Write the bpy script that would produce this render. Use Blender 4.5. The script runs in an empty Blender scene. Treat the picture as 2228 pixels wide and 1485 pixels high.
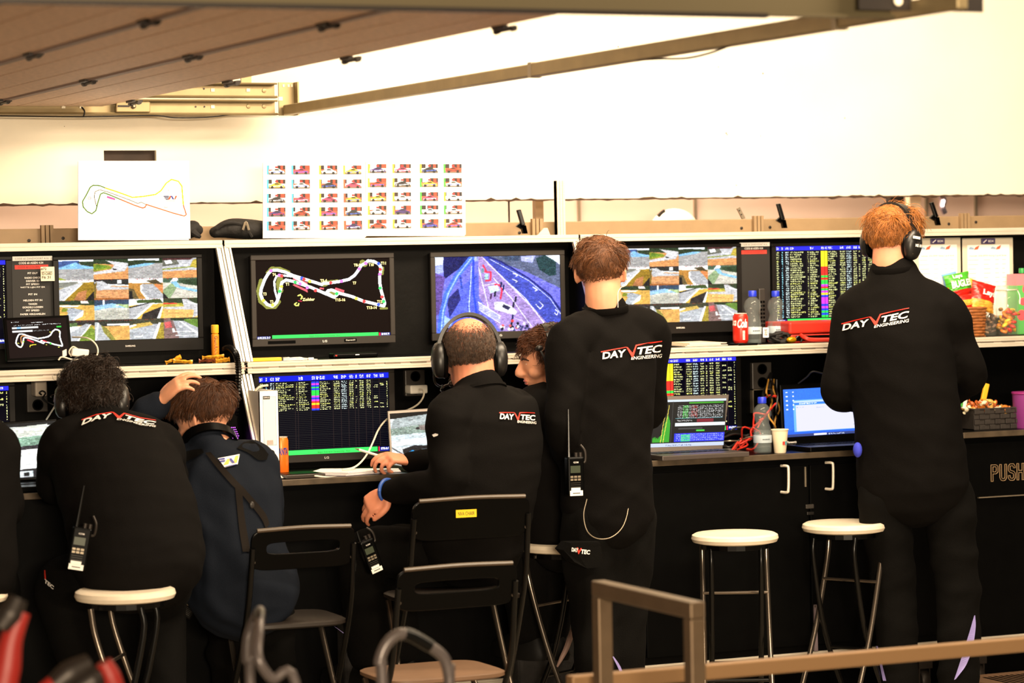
import bpy, bmesh, math, random
import numpy as np
from mathutils import Vector, Matrix
from mathutils.bvhtree import BVHTree
random.seed(7); RNG = np.random.default_rng(11)
S = bpy.context.scene; COL = S.collection

# ---------------------------------------------------------------- camera, light, exposure
F = 6188.0; YAW = math.radians(24.05); PIT = math.radians(1.72); ROL = math.radians(1.08); CH = 1.72
_fw = np.array([math.sin(YAW)*math.cos(PIT), math.cos(YAW)*math.cos(PIT), -math.sin(PIT)])
_r0 = np.array([math.cos(YAW), -math.sin(YAW), 0.0]); _u0 = np.cross(_r0, _fw)
_rt = _r0*math.cos(ROL)-_u0*math.sin(ROL); _up = _u0*math.cos(ROL)+_r0*math.sin(ROL)
cam = bpy.data.cameras.new('camera'); camo = bpy.data.objects.new('camera', cam); COL.objects.link(camo)
m = Matrix.Identity(4)
for i in range(3):
    m[i][0] = _rt[i]; m[i][1] = _up[i]; m[i][2] = -_fw[i]
m[2][3] = CH
camo.matrix_world = m
cam.sensor_width = 36; cam.lens = 36*F/2228; cam.clip_start = .1; cam.clip_end = 100
cam.dof.use_dof = True; cam.dof.focus_distance = 10.0; cam.dof.aperture_fstop = 3.2
S.camera = camo
w = bpy.data.worlds.new('world'); S.world = w; w.use_nodes = True
w.node_tree.nodes['Background'].inputs[0].default_value = (1.0, .82, .62, 1)
w.node_tree.nodes['Background'].inputs[1].default_value = .10
def area(name, loc, target, sx, sy, power, col=(1, .80, .56)):
    l = bpy.data.lights.new(name, 'AREA'); l.shape = 'RECTANGLE'; l.size = sx; l.size_y = sy
    l.energy = power; l.color = col
    o = bpy.data.objects.new(name, l); COL.objects.link(o); o.location = loc
    d = Vector(target)-Vector(loc); o.rotation_euler = d.to_track_quat('-Z', 'Y').to_euler()
area('ceiling_lamp', (4.7, 8.0, 3.25), (4.5, 9.3, 1.2), 3.0, .5, 135)
area('ceiling_lamp', (5.0, 5.2, 3.2), (4.6, 9.8, 1.6), 2.4, .5, 95)
area('front_fill_light', (0.2, -2.5, 2.1), (3.2, 10.0, 1.75), 2.0, .4, 760)  # added fill light behind the camera, brightens door underside and left wall
area('ceiling_lamp', (5.0, 11.4, 3.2), (5.0, 11.9, 1.5), 3.0, .4, 120)
vs = S.view_settings; vs.view_transform = 'Standard'; vs.look = 'None'; vs.gamma = 1; vs.use_curve_mapping = False
vs.exposure = 0.55

# ---------------------------------------------------------------- helpers
def ray(px, py): return _rt*(px-1114)/F-_up*(py-742.5)/F+_fw
def at(px, py, Y=None, Z=None):            # a pixel seen in the photograph -> the point at real depth Y (or height Z)
    d = ray(px, py); t = Y/d[1] if Y is not None else (Z-CH)/d[2]
    return d*t+np.array([0, 0, CH])
def lin(c):
    c = np.asarray(c, float)/255.0
    return np.where(c <= .04045, c/12.92, ((c+.055)/1.055)**2.4)
MATS = {}
def mat(name, rgb, rough=.5, metal=0, emit=0, noise=0, nscale=40, bump=0, bscale=120, trans=0, alpha=1, spec=.5, sss=0, attr=False, stretch=None):
    if name in MATS: return MATS[name]
    M = bpy.data.materials.new(name); M.use_nodes = True; nt = M.node_tree; b = nt.nodes['Principled BSDF']
    c = tuple(lin(rgb))+(1,)
    b.inputs['Base Color'].default_value = c; b.inputs['Roughness'].default_value = rough
    b.inputs['Metallic'].default_value = metal; b.inputs['Specular IOR Level'].default_value = spec
    if sss: b.inputs['Subsurface Weight'].default_value = sss; b.inputs['Subsurface Radius'].default_value = (.012, .005, .003); b.inputs['Subsurface Scale'].default_value = .6
    if trans: b.inputs['Transmission Weight'].default_value = trans; b.inputs['IOR'].default_value = 1.3
    if alpha < 1: b.inputs['Alpha'].default_value = alpha
    tc = nt.nodes.new('ShaderNodeTexCoord'); co = tc.outputs['Object']
    if stretch:
        mp = nt.nodes.new('ShaderNodeMapping'); mp.inputs['Scale'].default_value = stretch
        nt.links.new(co, mp.inputs[0]); co = mp.outputs[0]
    if attr:
        a = nt.nodes.new('ShaderNodeVertexColor'); a.layer_name = 'Col'
        if emit:
            nt.links.new(a.outputs[0], b.inputs['Emission Color']); b.inputs['Emission Strength'].default_value = emit
            b.inputs['Base Color'].default_value = (.004, .004, .004, 1)
        else: nt.links.new(a.outputs[0], b.inputs['Base Color'])
    elif emit:
        b.inputs['Emission Color'].default_value = c; b.inputs['Emission Strength'].default_value = emit
    if noise:
        n = nt.nodes.new('ShaderNodeTexNoise'); n.inputs['Scale'].default_value = nscale; n.inputs['Detail'].default_value = 5
        nt.links.new(co, n.inputs['Vector'])
        r = nt.nodes.new('ShaderNodeValToRGB'); r.color_ramp.elements[0].position = .3; r.color_ramp.elements[1].position = .7
        r.color_ramp.elements[0].color = tuple(x*(1-noise) for x in c[:3])+(1,)
        r.color_ramp.elements[1].color = tuple(min(1, x*(1+noise)) for x in c[:3])+(1,)
        nt.links.new(n.outputs[0], r.inputs[0]); nt.links.new(r.outputs[0], b.inputs['Base Color'])
    if bump:
        n = nt.nodes.new('ShaderNodeTexNoise'); n.inputs['Scale'].default_value = bscale; n.inputs['Detail'].default_value = 4
        nt.links.new(co, n.inputs['Vector'])
        bp = nt.nodes.new('ShaderNodeBump'); bp.inputs['Strength'].default_value = bump; bp.inputs['Distance'].default_value = .01
        nt.links.new(n.outputs[0], bp.inputs['Height']); nt.links.new(bp.outputs[0], b.inputs['Normal'])
    MATS[name] = M; return M

def nrm(v): v = np.asarray(v, float); return v/(np.linalg.norm(v)+1e-12)
def perp(t):
    a = np.array([0, 0, 1.0]) if abs(t[2]) < .9 else np.array([1.0, 0, 0])
    s = nrm(np.cross(t, a)); return s, nrm(np.cross(s, t))
def smoothpts(pts, k=5):
    pts = np.asarray(pts, float)
    if len(pts) < 3: return np.array([pts[0]+(pts[-1]-pts[0])*i/k for i in range(k+1)])
    P = np.vstack([2*pts[0]-pts[1], pts, 2*pts[-1]-pts[-2]]); out = []
    for i in range(1, len(P)-2):
        for j in range(k):
            t = j/k; a, b, c, d = P[i-1:i+3]
            out.append(.5*((2*b)+(-a+c)*t+(2*a-5*b+4*c-d)*t*t+(-a+3*b-3*c+d)*t**3))
    out.append(P[-2]); return np.array(out)

class MB:
    def __init__(s): s.v = []; s.f = []; s.n = 0
    def add(s, v, f):
        v = np.asarray(v, float).reshape(-1, 3); s.v.append(v); s.f += [tuple(i+s.n for i in q) for q in f]; s.n += len(v); return s
    def box(s, x0, x1, y0, y1, z0, z1):
        return s.add([(x0, y0, z0), (x1, y0, z0), (x1, y1, z0), (x0, y1, z0), (x0, y0, z1), (x1, y0, z1), (x1, y1, z1), (x0, y1, z1)],
                     [(0, 3, 2, 1), (4, 5, 6, 7), (0, 1, 5, 4), (1, 2, 6, 5), (2, 3, 7, 6), (3, 0, 4, 7)])
    def obox(s, c, ax, ay, az):              # centre and three half axes
        c, ax, ay, az = map(lambda q: np.asarray(q, float), (c, ax, ay, az))
        v = [c+i*ax+j*ay+k*az for k in (-1, 1) for i, j in ((-1, -1), (1, -1), (1, 1), (-1, 1))]
        f = [(0, 3, 2, 1), (4, 5, 6, 7), (0, 1, 5, 4), (1, 2, 6, 5), (2, 3, 7, 6), (3, 0, 4, 7)]
        if np.dot(np.cross(ax, ay), az) < 0: f = [q[::-1] for q in f]
        return s.add(v, f)
    def hexa(s, a, b):                       # two quads (corner lists) joined into a solid
        return s.add(list(a)+list(b), [(0, 3, 2, 1), (4, 5, 6, 7), (0, 1, 5, 4), (1, 2, 6, 5), (2, 3, 7, 6), (3, 0, 4, 7)])
    def rings(s, R, cap=True, close=True):
        k = len(R[0]); n = len(R); f = []
        for i in range(n-1):
            for j in range(k if close else k-1):
                a = i*k+j; b = i*k+(j+1) % k; f.append((a, b, b+k, a+k))
        if cap: f += [tuple(range(k))[::-1], tuple(range((n-1)*k, n*k))]
        return s.add(np.vstack(R), f)
    def tube(s, pts, r, n=8, smooth=0, cap=True):
        pts = np.asarray(pts, float)
        r = np.atleast_1d(np.asarray(r, float))
        if smooth:
            q = smoothpts(pts, smooth); r = np.interp(np.linspace(0, 1, len(q)), np.linspace(0, 1, len(r)), r) if len(r) > 1 else np.full(len(q), r[0]); pts = q
        elif len(r) == 1: r = np.full(len(pts), r[0])
        R = []; sd = None
        for i in range(len(pts)):
            t = nrm(pts[min(i+1, len(pts)-1)]-pts[max(i-1, 0)])
            if sd is None: sd, _ = perp(t)
            sd = nrm(sd-np.dot(sd, t)*t); fr = np.cross(t, sd)
            an = np.arange(n)*2*math.pi/n
            R.append(pts[i]+r[i]*(np.cos(an)[:, None]*sd+np.sin(an)[:, None]*fr))
        return s.rings(R, cap)
    def lathe(s, prof, c, axis=(0, 0, 1), n=24, sx=1.0):   # prof: (r, h)
        a = nrm(axis); u, v = perp(a); c = np.asarray(c, float); an = np.arange(n)*2*math.pi/n; R = []
        for r, h in prof: R.append(c+a*h+max(r, 1e-5)*(np.cos(an)[:, None]*u*sx+np.sin(an)[:, None]*v))
        return s.rings(R)
    def ell(s, c, ax, ay, az, nu=20, nv=12):
        c = np.asarray(c, float); R = []; an = np.arange(nu)*2*math.pi/nu
        for i in range(nv+1):
            ph = math.pi*(i/nv-.5); cr = max(math.cos(ph), .02)
            R.append(c+np.asarray(az)*math.sin(ph)+cr*(np.cos(an)[:, None]*np.asarray(ax)+np.sin(an)[:, None]*np.asarray(ay)))
        return s.rings(R)
    def loft(s, pts, ra, rb, side, n=22, k=5):             # elliptic sections, rounded ends; side = direction of ra
        pts = np.asarray(pts, float); m0 = len(pts); q = smoothpts(pts, k) if m0 > 2 else smoothpts(pts, k)
        x = np.linspace(0, 1, len(q)); x0 = np.linspace(0, 1, m0)
        def ip(a):
            a = np.asarray(a, float)
            if m0 < 3: return np.interp(x, x0, a)
            return smoothpts(np.c_[a, a*0, a*0], k)[:, 0]
        ra = ip(ra); rb = ip(rb)
        side = np.asarray(side, float)
        sd = np.tile(side, (len(q), 1)) if side.ndim == 1 else np.array([np.interp(x, x0, side[:, i]) for i in range(3)]).T
        an = np.arange(n)*2*math.pi/n; R = []
        for i in range(len(q)):
            t = nrm(q[min(i+1, len(q)-1)]-q[max(i-1, 0)]); u = nrm(sd[i]-np.dot(sd[i], t)*t); fr = np.cross(t, u)
            ring = lambda p, k_: p+k_*(ra[i]*np.cos(an)[:, None]*u+rb[i]*np.sin(an)[:, None]*fr)
            mn = min(ra[i], rb[i])
            if i == 0:
                for a in (75, 50, 25): R.append(ring(q[0]-t*mn*math.sin(math.radians(a)), math.cos(math.radians(a))))
            R.append(ring(q[i], 1))
            if i == len(q)-1:
                for a in (25, 50, 75): R.append(ring(q[i]+t*mn*math.sin(math.radians(a)), math.cos(math.radians(a))))
        return s.rings(R)
    def prism(s, poly, o, ux, uz, d):                       # 2-D outline in plane (ux, uz) at o, extruded by vector d
        o, ux, uz, d = map(lambda q: np.asarray(q, float), (o, ux, uz, d)); n = len(poly)
        a = [o+ux*p[0]+uz*p[1] for p in poly]; b = [q+d for q in a]
        f = [tuple(range(n)), tuple(range(2*n-1, n-1, -1))]+[(i, i+n, (i+1) % n+n, (i+1) % n) for i in range(n)]
        return s.add(a+b, f)

PM = {}
def thing(name, label, cat, loc=(0, 0, 0), rotz=0, group=None, kind=None):
    o = bpy.data.objects.new(name, None); COL.objects.link(o); o.location = loc; o.rotation_euler = (0, 0, rotz)
    o.empty_display_size = .05; tag(o, label, cat, group, kind)
    PM[o.name] = Matrix.Translation(Vector(loc)) @ Matrix.Rotation(rotz, 4, 'Z'); return o
def tag(o, label=None, cat=None, group=None, kind=None):
    if label: o['label'] = label
    if cat: o['category'] = cat
    if group: o['group'] = group
    if kind: o['kind'] = kind
    return o
def build(name, mb, M, parent=None, world=True, smooth=False, bevel=0, seg=2, label=None, angle=40):
    me = bpy.data.meshes.new(name); V = np.vstack(mb.v)
    loc = Vector((0, 0, 0))
    if parent is None:
        loc = Vector((float((V[:, 0].min()+V[:, 0].max())/2), float((V[:, 1].min()+V[:, 1].max())/2), float(V[:, 2].min())))
        V = V-np.array(loc)
    elif world:
        mw = PM[parent.name]; inv = np.array(mw.inverted()); V = V @ inv[:3, :3].T+inv[:3, 3]
    me.from_pydata(V.tolist(), [], mb.f); me.materials.append(M)
    if smooth:
        me.polygons.foreach_set('use_smooth', [True]*len(me.polygons))
    o = bpy.data.objects.new(name, me); COL.objects.link(o); o.parent = parent; o.location = loc
    mw = PM[parent.name] if parent else Matrix.Identity(4)
    PM[o.name] = mw @ Matrix.Translation(loc)
    if bevel:
        b = o.modifiers.new('bevel', 'BEVEL'); b.width = bevel; b.segments = seg; b.limit_method = 'ANGLE'; b.angle_limit = math.radians(35)
    if smooth and angle < 180:
        es = o.modifiers.new('split', 'EDGE_SPLIT'); es.split_angle = math.radians(angle)
    if label: o['label'] = label
    return o
def dup(root, loc, rotz=0, label=None):
    r = root.copy(); COL.objects.link(r); r.location = loc; r.rotation_euler = (0, 0, rotz)
    PM[r.name] = Matrix.Translation(Vector(loc)) @ Matrix.Rotation(rotz, 4, 'Z')
    if label: r['label'] = label
    for ch in list(root.children):
        c = ch.copy(); COL.objects.link(c); c.parent = r
        for g in list(ch.children):
            d = g.copy(); COL.objects.link(d); d.parent = c
    return r
def B(*a): return MB().box(*a)
EX = np.array([1., 0, 0]); EY = np.array([0, 1., 0]); EZ = np.array([0, 0, 1.])

# ---- text -> flat outline mesh, normalised to the unit box
_tc = {}
def text2d(s, shear=0, bold=0.0):
    key = (s, shear, bold)
    if key in _tc: return _tc[key]
    c = bpy.data.curves.new('t', 'FONT'); c.body = s; c.shear = shear; c.offset = bold; c.fill_mode = 'FRONT'; c.resolution_u = 3
    o = bpy.data.objects.new('t', c); COL.objects.link(o)
    me = o.to_mesh(); V = np.array([v.co[:2] for v in me.vertices]); Fc = [tuple(p.vertices) for p in me.polygons]
    o.to_mesh_clear(); bpy.data.objects.remove(o); bpy.data.curves.remove(c)
    lo = V.min(0); hi = V.max(0); V = (V-lo)/(hi-lo); _tc[key] = (V, Fc); return _tc[key]
def text(s, tl, ux, uz, W, Hh, M, parent, name='lettering', shear=0, bold=.01, off=None):
    V, Fc = text2d(s, shear, bold); ux = nrm(ux); uz = nrm(uz); n = np.cross(ux, uz)   # faces n
    off = .0012 if off is None else off
    P3 = np.asarray(tl, float)+V[:, :1]*W*ux+(V[:, 1:]-1)*Hh*uz+n*off
    mb = MB(); mb.add(P3, Fc); return build(name, mb, M, parent)
def pxtext(s, x0, y0, x1, y1, Y, M, parent, **k):     # text in the plane Y, filling the given pixel box
    a = at(x0, y0, Y); b = at(x1, y0, Y); c = at(x0, y1, Y)
    return text(s, a, EX, EZ, b[0]-a[0], a[2]-c[2], M, parent, **k)
def rect(x0, y0, x1, y1, Y):                          # pixel box -> X0,X1,Z0,Z1 in plane Y
    a = at(x0, (y0+y1)/2, Y); b = at(x1, (y0+y1)/2, Y); c = at((x0+x1)/2, y0, Y); d = at((x0+x1)/2, y1, Y)
    return a[0], b[0], d[2], c[2]

# ---- raster prints: numpy canvas -> coloured quads (screens, photos, flat print)
class CV:
    def __init__(s, W, Hh, bg=(0, 0, 0)):
        s.W = W; s.H = Hh; s.a = np.zeros((Hh, W, 3)); s.a[:] = bg
        s.yy, s.xx = np.mgrid[0:Hh, 0:W]; s.xx = (s.xx+.5)/W; s.yy = (s.yy+.5)/Hh
    def rect(s, x0, y0, x1, y1, c):
        s.a[int(round(y0*s.H)):int(round(y1*s.H)), int(round(x0*s.W)):int(round(x1*s.W))] = c; return s
    def mask(s, P):
        ins = np.zeros((s.H, s.W), bool); n = len(P)
        for i in range(n):
            x0, y0 = P[i]; x1, y1 = P[(i+1) % n]
            if y0 == y1: continue
            cnd = ((s.yy >= min(y0, y1)) & (s.yy < max(y0, y1))) & (s.xx < x0+(s.yy-y0)*(x1-x0)/(y1-y0)); ins ^= cnd
        return ins
    def poly(s, P, c, n=0):
        k = s.mask(P); s.a[k] = c
        if n: s.a[k] += RNG.normal(0, n, (int(k.sum()), 1))
        return s
    def line(s, P, wd, c, asp=None):
        asp = s.H/s.W if asp is None else asp; d = np.full((s.H, s.W), 9.)
        for (x0, y0), (x1, y1) in zip(P[:-1], P[1:]):
            dx, dy = x1-x0, (y1-y0)*asp; L = dx*dx+dy*dy+1e-12
            t = np.clip(((s.xx-x0)*dx+(s.yy-y0)*asp*dy)/L, 0, 1)
            d = np.minimum(d, np.hypot(s.xx-x0-t*dx, (s.yy-y0)*asp-t*dy))
        s.a[d < wd] = c; return s
    def dot(s, x, y, r, c): return s.line([(x, y), (x, y)], r, c)
    def photo(s, b=1, amp=.10):                       # soften and add tonal grain so a drawn picture reads as camera footage
        for _ in range(b): p = np.pad(s.a, ((1, 1), (1, 1), (0, 0)), 'edge'); s.a = (p[:-2, 1:-1]+p[2:, 1:-1]+p[1:-1, :-2]+p[1:-1, 2:]+2*p[1:-1, 1:-1])/6
        for k in (2, 4, 9):
            g = RNG.normal(0, 1, (s.H//k+2, s.W//(2*k)+2)); s.a *= 1+amp*np.repeat(np.repeat(g, k, 0), 2*k, 1)[:s.H, :s.W, None]/(1+.3*k)*1.6
        return s
    def noise(s, sd): s.a += RNG.normal(0, sd, (s.H, s.W, 1)); return s
    def words(s, x0, y0, x1, h, c, dens=.6):          # a row of tiny unreadable glyphs
        X0 = int(x0*s.W); X1 = int(x1*s.W); Y0 = int(round(y0*s.H)); hh = max(2, int(round(h*s.H)))
        if X1-X0 < 1: return
        g = RNG.random((hh, X1-X0)) < dens; g[:, ::5] = False
        sub = s.a[Y0:Y0+hh, X0:X1]; g = g[:sub.shape[0], :sub.shape[1]]; sub[g] = c
def raster(name, cv, tl, du, dv, M, parent, q=10):    # tl corner, full width vector, full height vector (downward)
    a = np.clip(np.round(cv.a/q)*q, 0, 255); Hh, W, _ = a.shape
    key = (a[..., 0]*65536+a[..., 1]*256+a[..., 2])
    st = np.ones((Hh, W), bool); st[:, 1:] = key[:, 1:] != key[:, :-1]
    ys, xs = np.nonzero(st); xe = np.empty_like(xs); xe[:-1] = xs[1:]; xe[-1] = W; last = np.ones(len(ys), bool); last[:-1] = ys[1:] != ys[:-1]; xe[last] = W
    tl, du, dv = (np.asarray(q_, float) for q_ in (tl, du, dv))
    mw = PM[parent.name] if parent else Matrix.Identity(4); inv = np.array(mw.inverted())
    def pt(x, y): return tl+np.outer(x/W, du)+np.outer(y/Hh, dv)
    V = np.stack([pt(xs, ys+1), pt(xe, ys+1), pt(xe, ys), pt(xs, ys)], 1).reshape(-1, 3) @ inv[:3, :3].T+inv[:3, 3]
    n = len(xs); me = bpy.data.meshes.new(name); me.vertices.add(4*n); me.vertices.foreach_set('co', V.ravel())
    me.loops.add(4*n); me.loops.foreach_set('vertex_index', np.arange(4*n, dtype=np.int32))
    me.polygons.add(n); me.polygons.foreach_set('loop_start', np.arange(0, 4*n, 4, dtype=np.int32))
    me.update(calc_edges=True)
    ca = me.color_attributes.new('Col', 'FLOAT_COLOR', 'POINT'); cc = lin(a[ys, xs]); cc = np.c_[cc, np.ones(n)].astype(np.float32)
    ca.data.foreach_set('color', np.repeat(cc, 4, 0).ravel()); me.materials.append(M)
    o = bpy.data.objects.new(name, me); COL.objects.link(o); o.parent = parent; PM[o.name] = mw; return o

# ---------------------------------------------------------------- materials
m_black_shaded = mat('black_panel_shaded', (3, 3, 3), .5, noise=.25, nscale=18, spec=.06)  # black panel darkened: weaker light low down is put into the colour
m_black = mat('black_panel', (10, 9, 8), .5, noise=.25, nscale=18, bump=.05, bscale=90, spec=.1)
m_blackg = mat('black_gloss', (4, 4, 4), .3, spec=.1)
m_bezel = mat('grey_bezel', (50, 46, 43), .4, spec=.3)
m_bezeld = mat('dark_bezel', (20, 18, 17), .35, spec=.35)
m_alu = mat('aluminium', (222, 212, 196), .35, .35, noise=.12, nscale=25, stretch=(.3, 12, 12))
m_alud = mat('aluminium_dull', (150, 138, 120), .45, .7, noise=.1, nscale=30)
m_chrome = mat('chrome_tube', (120, 110, 100), .22, .9)
m_tube = mat('black_tube', (4, 4, 4), .28, spec=.3)
m_white = mat('white_plastic', (232, 226, 214), .45)
m_paper = mat('white_paper', (244, 242, 236), .7)
m_print = mat('colour_print', (255, 255, 255), .7, attr=True)
m_screen = mat('lit_screen', (0, 0, 0), .3, emit=1.2, attr=True, spec=.05)
m_ltext = mat('lit_lettering', (255, 240, 150), .5, emit=.75)
m_lwhite = mat('lit_white', (255, 255, 255), .5, emit=.8)
m_wlet = mat('white_lettering', (235, 230, 225), .6)
m_blet = mat('black_lettering', (20, 18, 18), .6)
m_rlet = mat('red_lettering', (215, 50, 35), .6)
m_wall = mat('white_board', (240, 232, 214), .75, noise=.03, nscale=3, bump=.03, bscale=6)
m_edge = mat('torn_board_edge', (70, 50, 35), .9, noise=.4, nscale=30)
m_pink = mat('back_wall_paint', (205, 180, 168), .8, noise=.04, nscale=2)
m_tan = mat('tan_beam', (150, 124, 92), .55, .1, noise=.06, nscale=20)
m_red = mat('red_plastic', (185, 42, 28), .4)
m_redb = mat('red_label', (205, 50, 38), .6)
m_orange = mat('orange_plastic', (232, 140, 30), .45)
m_yellow = mat('yellow_plastic', (235, 175, 40), .5)
m_green = mat('green_print', (45, 150, 40), .6)
m_bluec = mat('blue_cap', (30, 50, 190), .4)
m_clear = mat('clear_plastic', (245, 248, 246), .05, trans=1.0)
m_lilac = mat('reflective_lilac', (150, 140, 205), .5)
m_cable = mat('white_cable', (225, 215, 195), .5)
m_cabled = mat('black_cable', (22, 20, 20), .5)
m_redc = mat('red_cable', (200, 45, 30), .5)
m_yelc = mat('yellow_cable', (180, 130, 50), .5)
m_brown = mat('ramp_and_seat_sheen', (120, 92, 70), .5, noise=.08, nscale=10)  # ramp brown; on the black chair seat this brown paints reflected light

# ================================================================ SETTING
m_floor = mat('concrete_floor', (150, 138, 120), .7, noise=.15, nscale=4)
m_ceil = mat('ceiling_paint', (120, 110, 98), .9)
tag(build('floor', B(-4, 12, -1, 14, -.06, 0), m_floor), 'grey concrete floor of the garage', 'floor', kind='structure')
tag(build('ceiling', B(-4, 12, 2, 14, 3.5, 3.56), m_ceil), 'plain garage ceiling above the lamps', 'ceiling', kind='structure')
wb = tag(build('wall_back', B(-4, 12, 12.0, 12.1, 0, 3.5), m_pink), 'pale pinkish wall seen through the gap behind the consoles', 'wall', kind='structure')
for px in (1262, 1515, 2018, 2126):
    x = at(px, 445, 11.98)[0]; build('panel_joint', B(x-.006, x+.006, 11.985, 12.0, 0, 3.4), m_alud, wb)
# white hanging board with a cut-out and a torn lower edge
WY = 10.30
hx0, hx1, hz0, hz1 = rect(226, 327, 340, 353, WY)
zb0 = at(0, 447, WY)[2]; zb1 = at(2228, 422, WY)[2]; zb = (zb0+zb1)/2
mb = MB(); mb.box(-.5, hx0, WY, WY+.02, zb, 3.5); mb.box(hx1, 8.6, WY, WY+.02, zb, 3.5)
mb.box(hx0, hx1, WY, WY+.02, hz1, 3.5); mb.box(hx0, hx1, WY, WY+.02, zb, hz0)
wu = tag(build('wall_upper', mb, m_wall), 'big white board wall hanging above the row of consoles', 'wall', kind='structure')
n = 420; xs = np.linspace(-.5, 8.6, n); lo = zb-.003-np.abs(RNG.normal(0, .0022, n)); hi = zb+.001+np.abs(RNG.normal(0, .0035, n))*(RNG.random(n) < .35)
mb = MB()
for i in range(n-1):
    mb.hexa([(xs[i], WY-.002, lo[i]), (xs[i+1], WY-.002, lo[i+1]), (xs[i+1], WY+.021, lo[i+1]), (xs[i], WY+.021, lo[i])],
            [(xs[i], WY-.002, hi[i]), (xs[i+1], WY-.002, hi[i+1]), (xs[i+1], WY+.021, hi[i+1]), (xs[i], WY+.021, hi[i])])
build('torn_edge', mb, m_edge, wu)
m_hole = mat('dark_hole', (46, 34, 26), .8, noise=.3, nscale=14)
build('cut_out', B(hx0-.01, hx1+.01, WY+.03, WY+.06, hz0-.01, hz1+.01), m_hole, wu, label='dark rectangular cut-out above the track map')
mb = MB()
for px, py in ((1582, 293), (1602, 403), (1580, 290), (1563, 146), (1660, 160), (1838, 257), (140, 275), (1345, 102), (1655, 296)):
    p = at(px, py, WY); r = random.uniform(.001, .003); mb.box(p[0]-r, p[0]+r, WY-.001, WY, p[2]-r, p[2]+r*1.5)
build('speck', mb, m_edge, wu)

# ================================================================ OVERHEAD DOOR, TRACKS
m_door = mat('galvanised_door', (222, 188, 160), .6, .1, noise=.16, nscale=55, bump=.12, bscale=130)
m_seam = mat('door_seam', (150, 132, 126), .6, .2)
m_rail = mat('zinc_rail', (150, 132, 96), .45, .5, noise=.1, nscale=14)
m_dark = mat('dark_steel', (46, 40, 36), .45, .5)
DZ = 2.29; DY0, DY1 = 5.86, 10.04
door = thing('overhead_door', 'opened galvanised sectional door lying flat overhead', 'garage door', (2.2, 8, DZ))
xs = [2.88, 2.415, 1.967, 1.51, 1.05, .59, .13]
for i in range(len(xs)-1):
    a, b = xs[i+1]+.006, xs[i]-.006
    mb = MB(); g = [a, a+.30*(b-a), a+.67*(b-a), b]
    for j in range(3): mb.box(g[j]+.0015, g[j+1]-.0015, DY0, DY1, DZ, DZ+.04)
    p = build('panel', mb, m_door, door, bevel=.003, seg=1)
    build('seam_strip', B(xs[i+1]-.012, xs[i+1]+.012, DY0, DY1, DZ-.006, DZ+.03), m_seam, p)
    if i < 4:
        for y in (6.46, 7.53, 8.59, 9.66):
            y += .0 if i else .0
            h = MB(); h.box(xs[i]-.022, xs[i]-.008, y-.035, y+.035, DZ-.008, DZ); h.box(xs[i]+.008, xs[i]+.02, y-.03, y+.03, DZ-.008, DZ)
            h.tube([(xs[i], y-.04, DZ-.010), (xs[i], y+.04, DZ-.010)], .005, 8)
            h.tube([(xs[i], y+.04, DZ-.010), (xs[i], y+.06, DZ-.010)], .008, 8); h.tube([(xs[i], y-.06, DZ-.010), (xs[i], y-.04, DZ-.010)], .008, 8)
            build('hinge', h, m_dark, p)
# far double track against the wall
TY = 10.12
tr = thing('door_track', 'pair of zinc door rails with punched holes along the white wall', 'rail', (3, TY, 2.26))
for zl, zh in ((2.263, 2.319), (2.327, 2.383)):
    mb = MB(); mb.box(-.5, 3.56, TY, TY+.004, zl, zh); mb.box(-.5, 3.56, TY-.03, TY, zl, zl+.006); mb.box(-.5, 3.56, TY-.03, TY, zh-.005, zh)
    mb.tube([(-.5, TY-.03, zl+.004), (3.56, TY-.03, zl+.004)], .005, 6); mb.tube([(-.5, TY-.03, zh-.003), (3.56, TY-.03, zh-.003)], .004, 6)
    build('rail_channel', mb, m_rail, tr)
m_holew = mat('punched_hole', (245, 235, 210), .8)
for px, py in ((138, 232), (177, 232), (463, 196), (540, 196), (463, 232)):
    p = at(px, py, TY-.002); build('punched_hole', B(p[0]-.007, p[0]+.007, TY-.003, TY-.001, p[2]-.006, p[2]+.006), m_holew, tr)
for px, py in ((575, 197), (541, 231), (575, 231)):
    p = at(px, py, TY-.002); build('rivet', MB().lathe([(.009, 0), (.008, .003), (.002, .004)], (p[0], TY, p[2]), (0, -1, 0), 14), m_rail, tr, smooth=True)
for px, py in ((426, 232), (445, 232), (444, 193)):
    p = at(px, py, TY-.002); build('bolt_hole', MB().lathe([(.0035, 0), (.0035, .002)], (p[0], TY, p[2]), (0, -1, 0), 10), m_dark, tr)
mb = MB(); a = at(245, 222, TY); b = at(320, 246, TY); mb.box(a[0], b[0], TY-.045, TY-.028, b[2], a[2])
cl = build('clamp', mb, m_rail, tr, bevel=.004)
build('slot', B(a[0]+.006, a[0]+.05, TY-.047, TY-.045, 2.29, 2.297), m_dark, cl); build('bolt', MB().lathe([(.009, 0), (.009, .006), (.004, .012)], (a[0]+.065, TY-.045, 2.293), (0, -1, 0), 10), m_alud, cl)
mb = MB(); mb.box(3.57, 3.63, TY-.02, TY-.012, 2.262, 2.386); mb.box(3.63, 3.636, TY-.06, TY-.012, 2.262, 2.386); mb.box(3.55, 3.57, TY-.02, TY, 2.265, 2.27)
eb = build('end_bracket', mb, m_rail, tr)
for dx, dz in ((.015, .107), (.035, .107), (.015, .02), (.048, .107)): build('punched_hole', B(3.57+dx, 3.578+dx, TY-.022, TY-.0195, 2.262+dz, 2.272+dz), m_holew, eb)
build('punched_hole', B(3.568, 3.584, TY-.023, TY-.0195, 2.318, 2.332), m_holew, eb)
build('bolt', MB().lathe([(.012, 0), (.012, .01), (.006, .02)], (3.6, TY-.02, 2.29), (0, -1, 0), 8), m_alud, eb)
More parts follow.
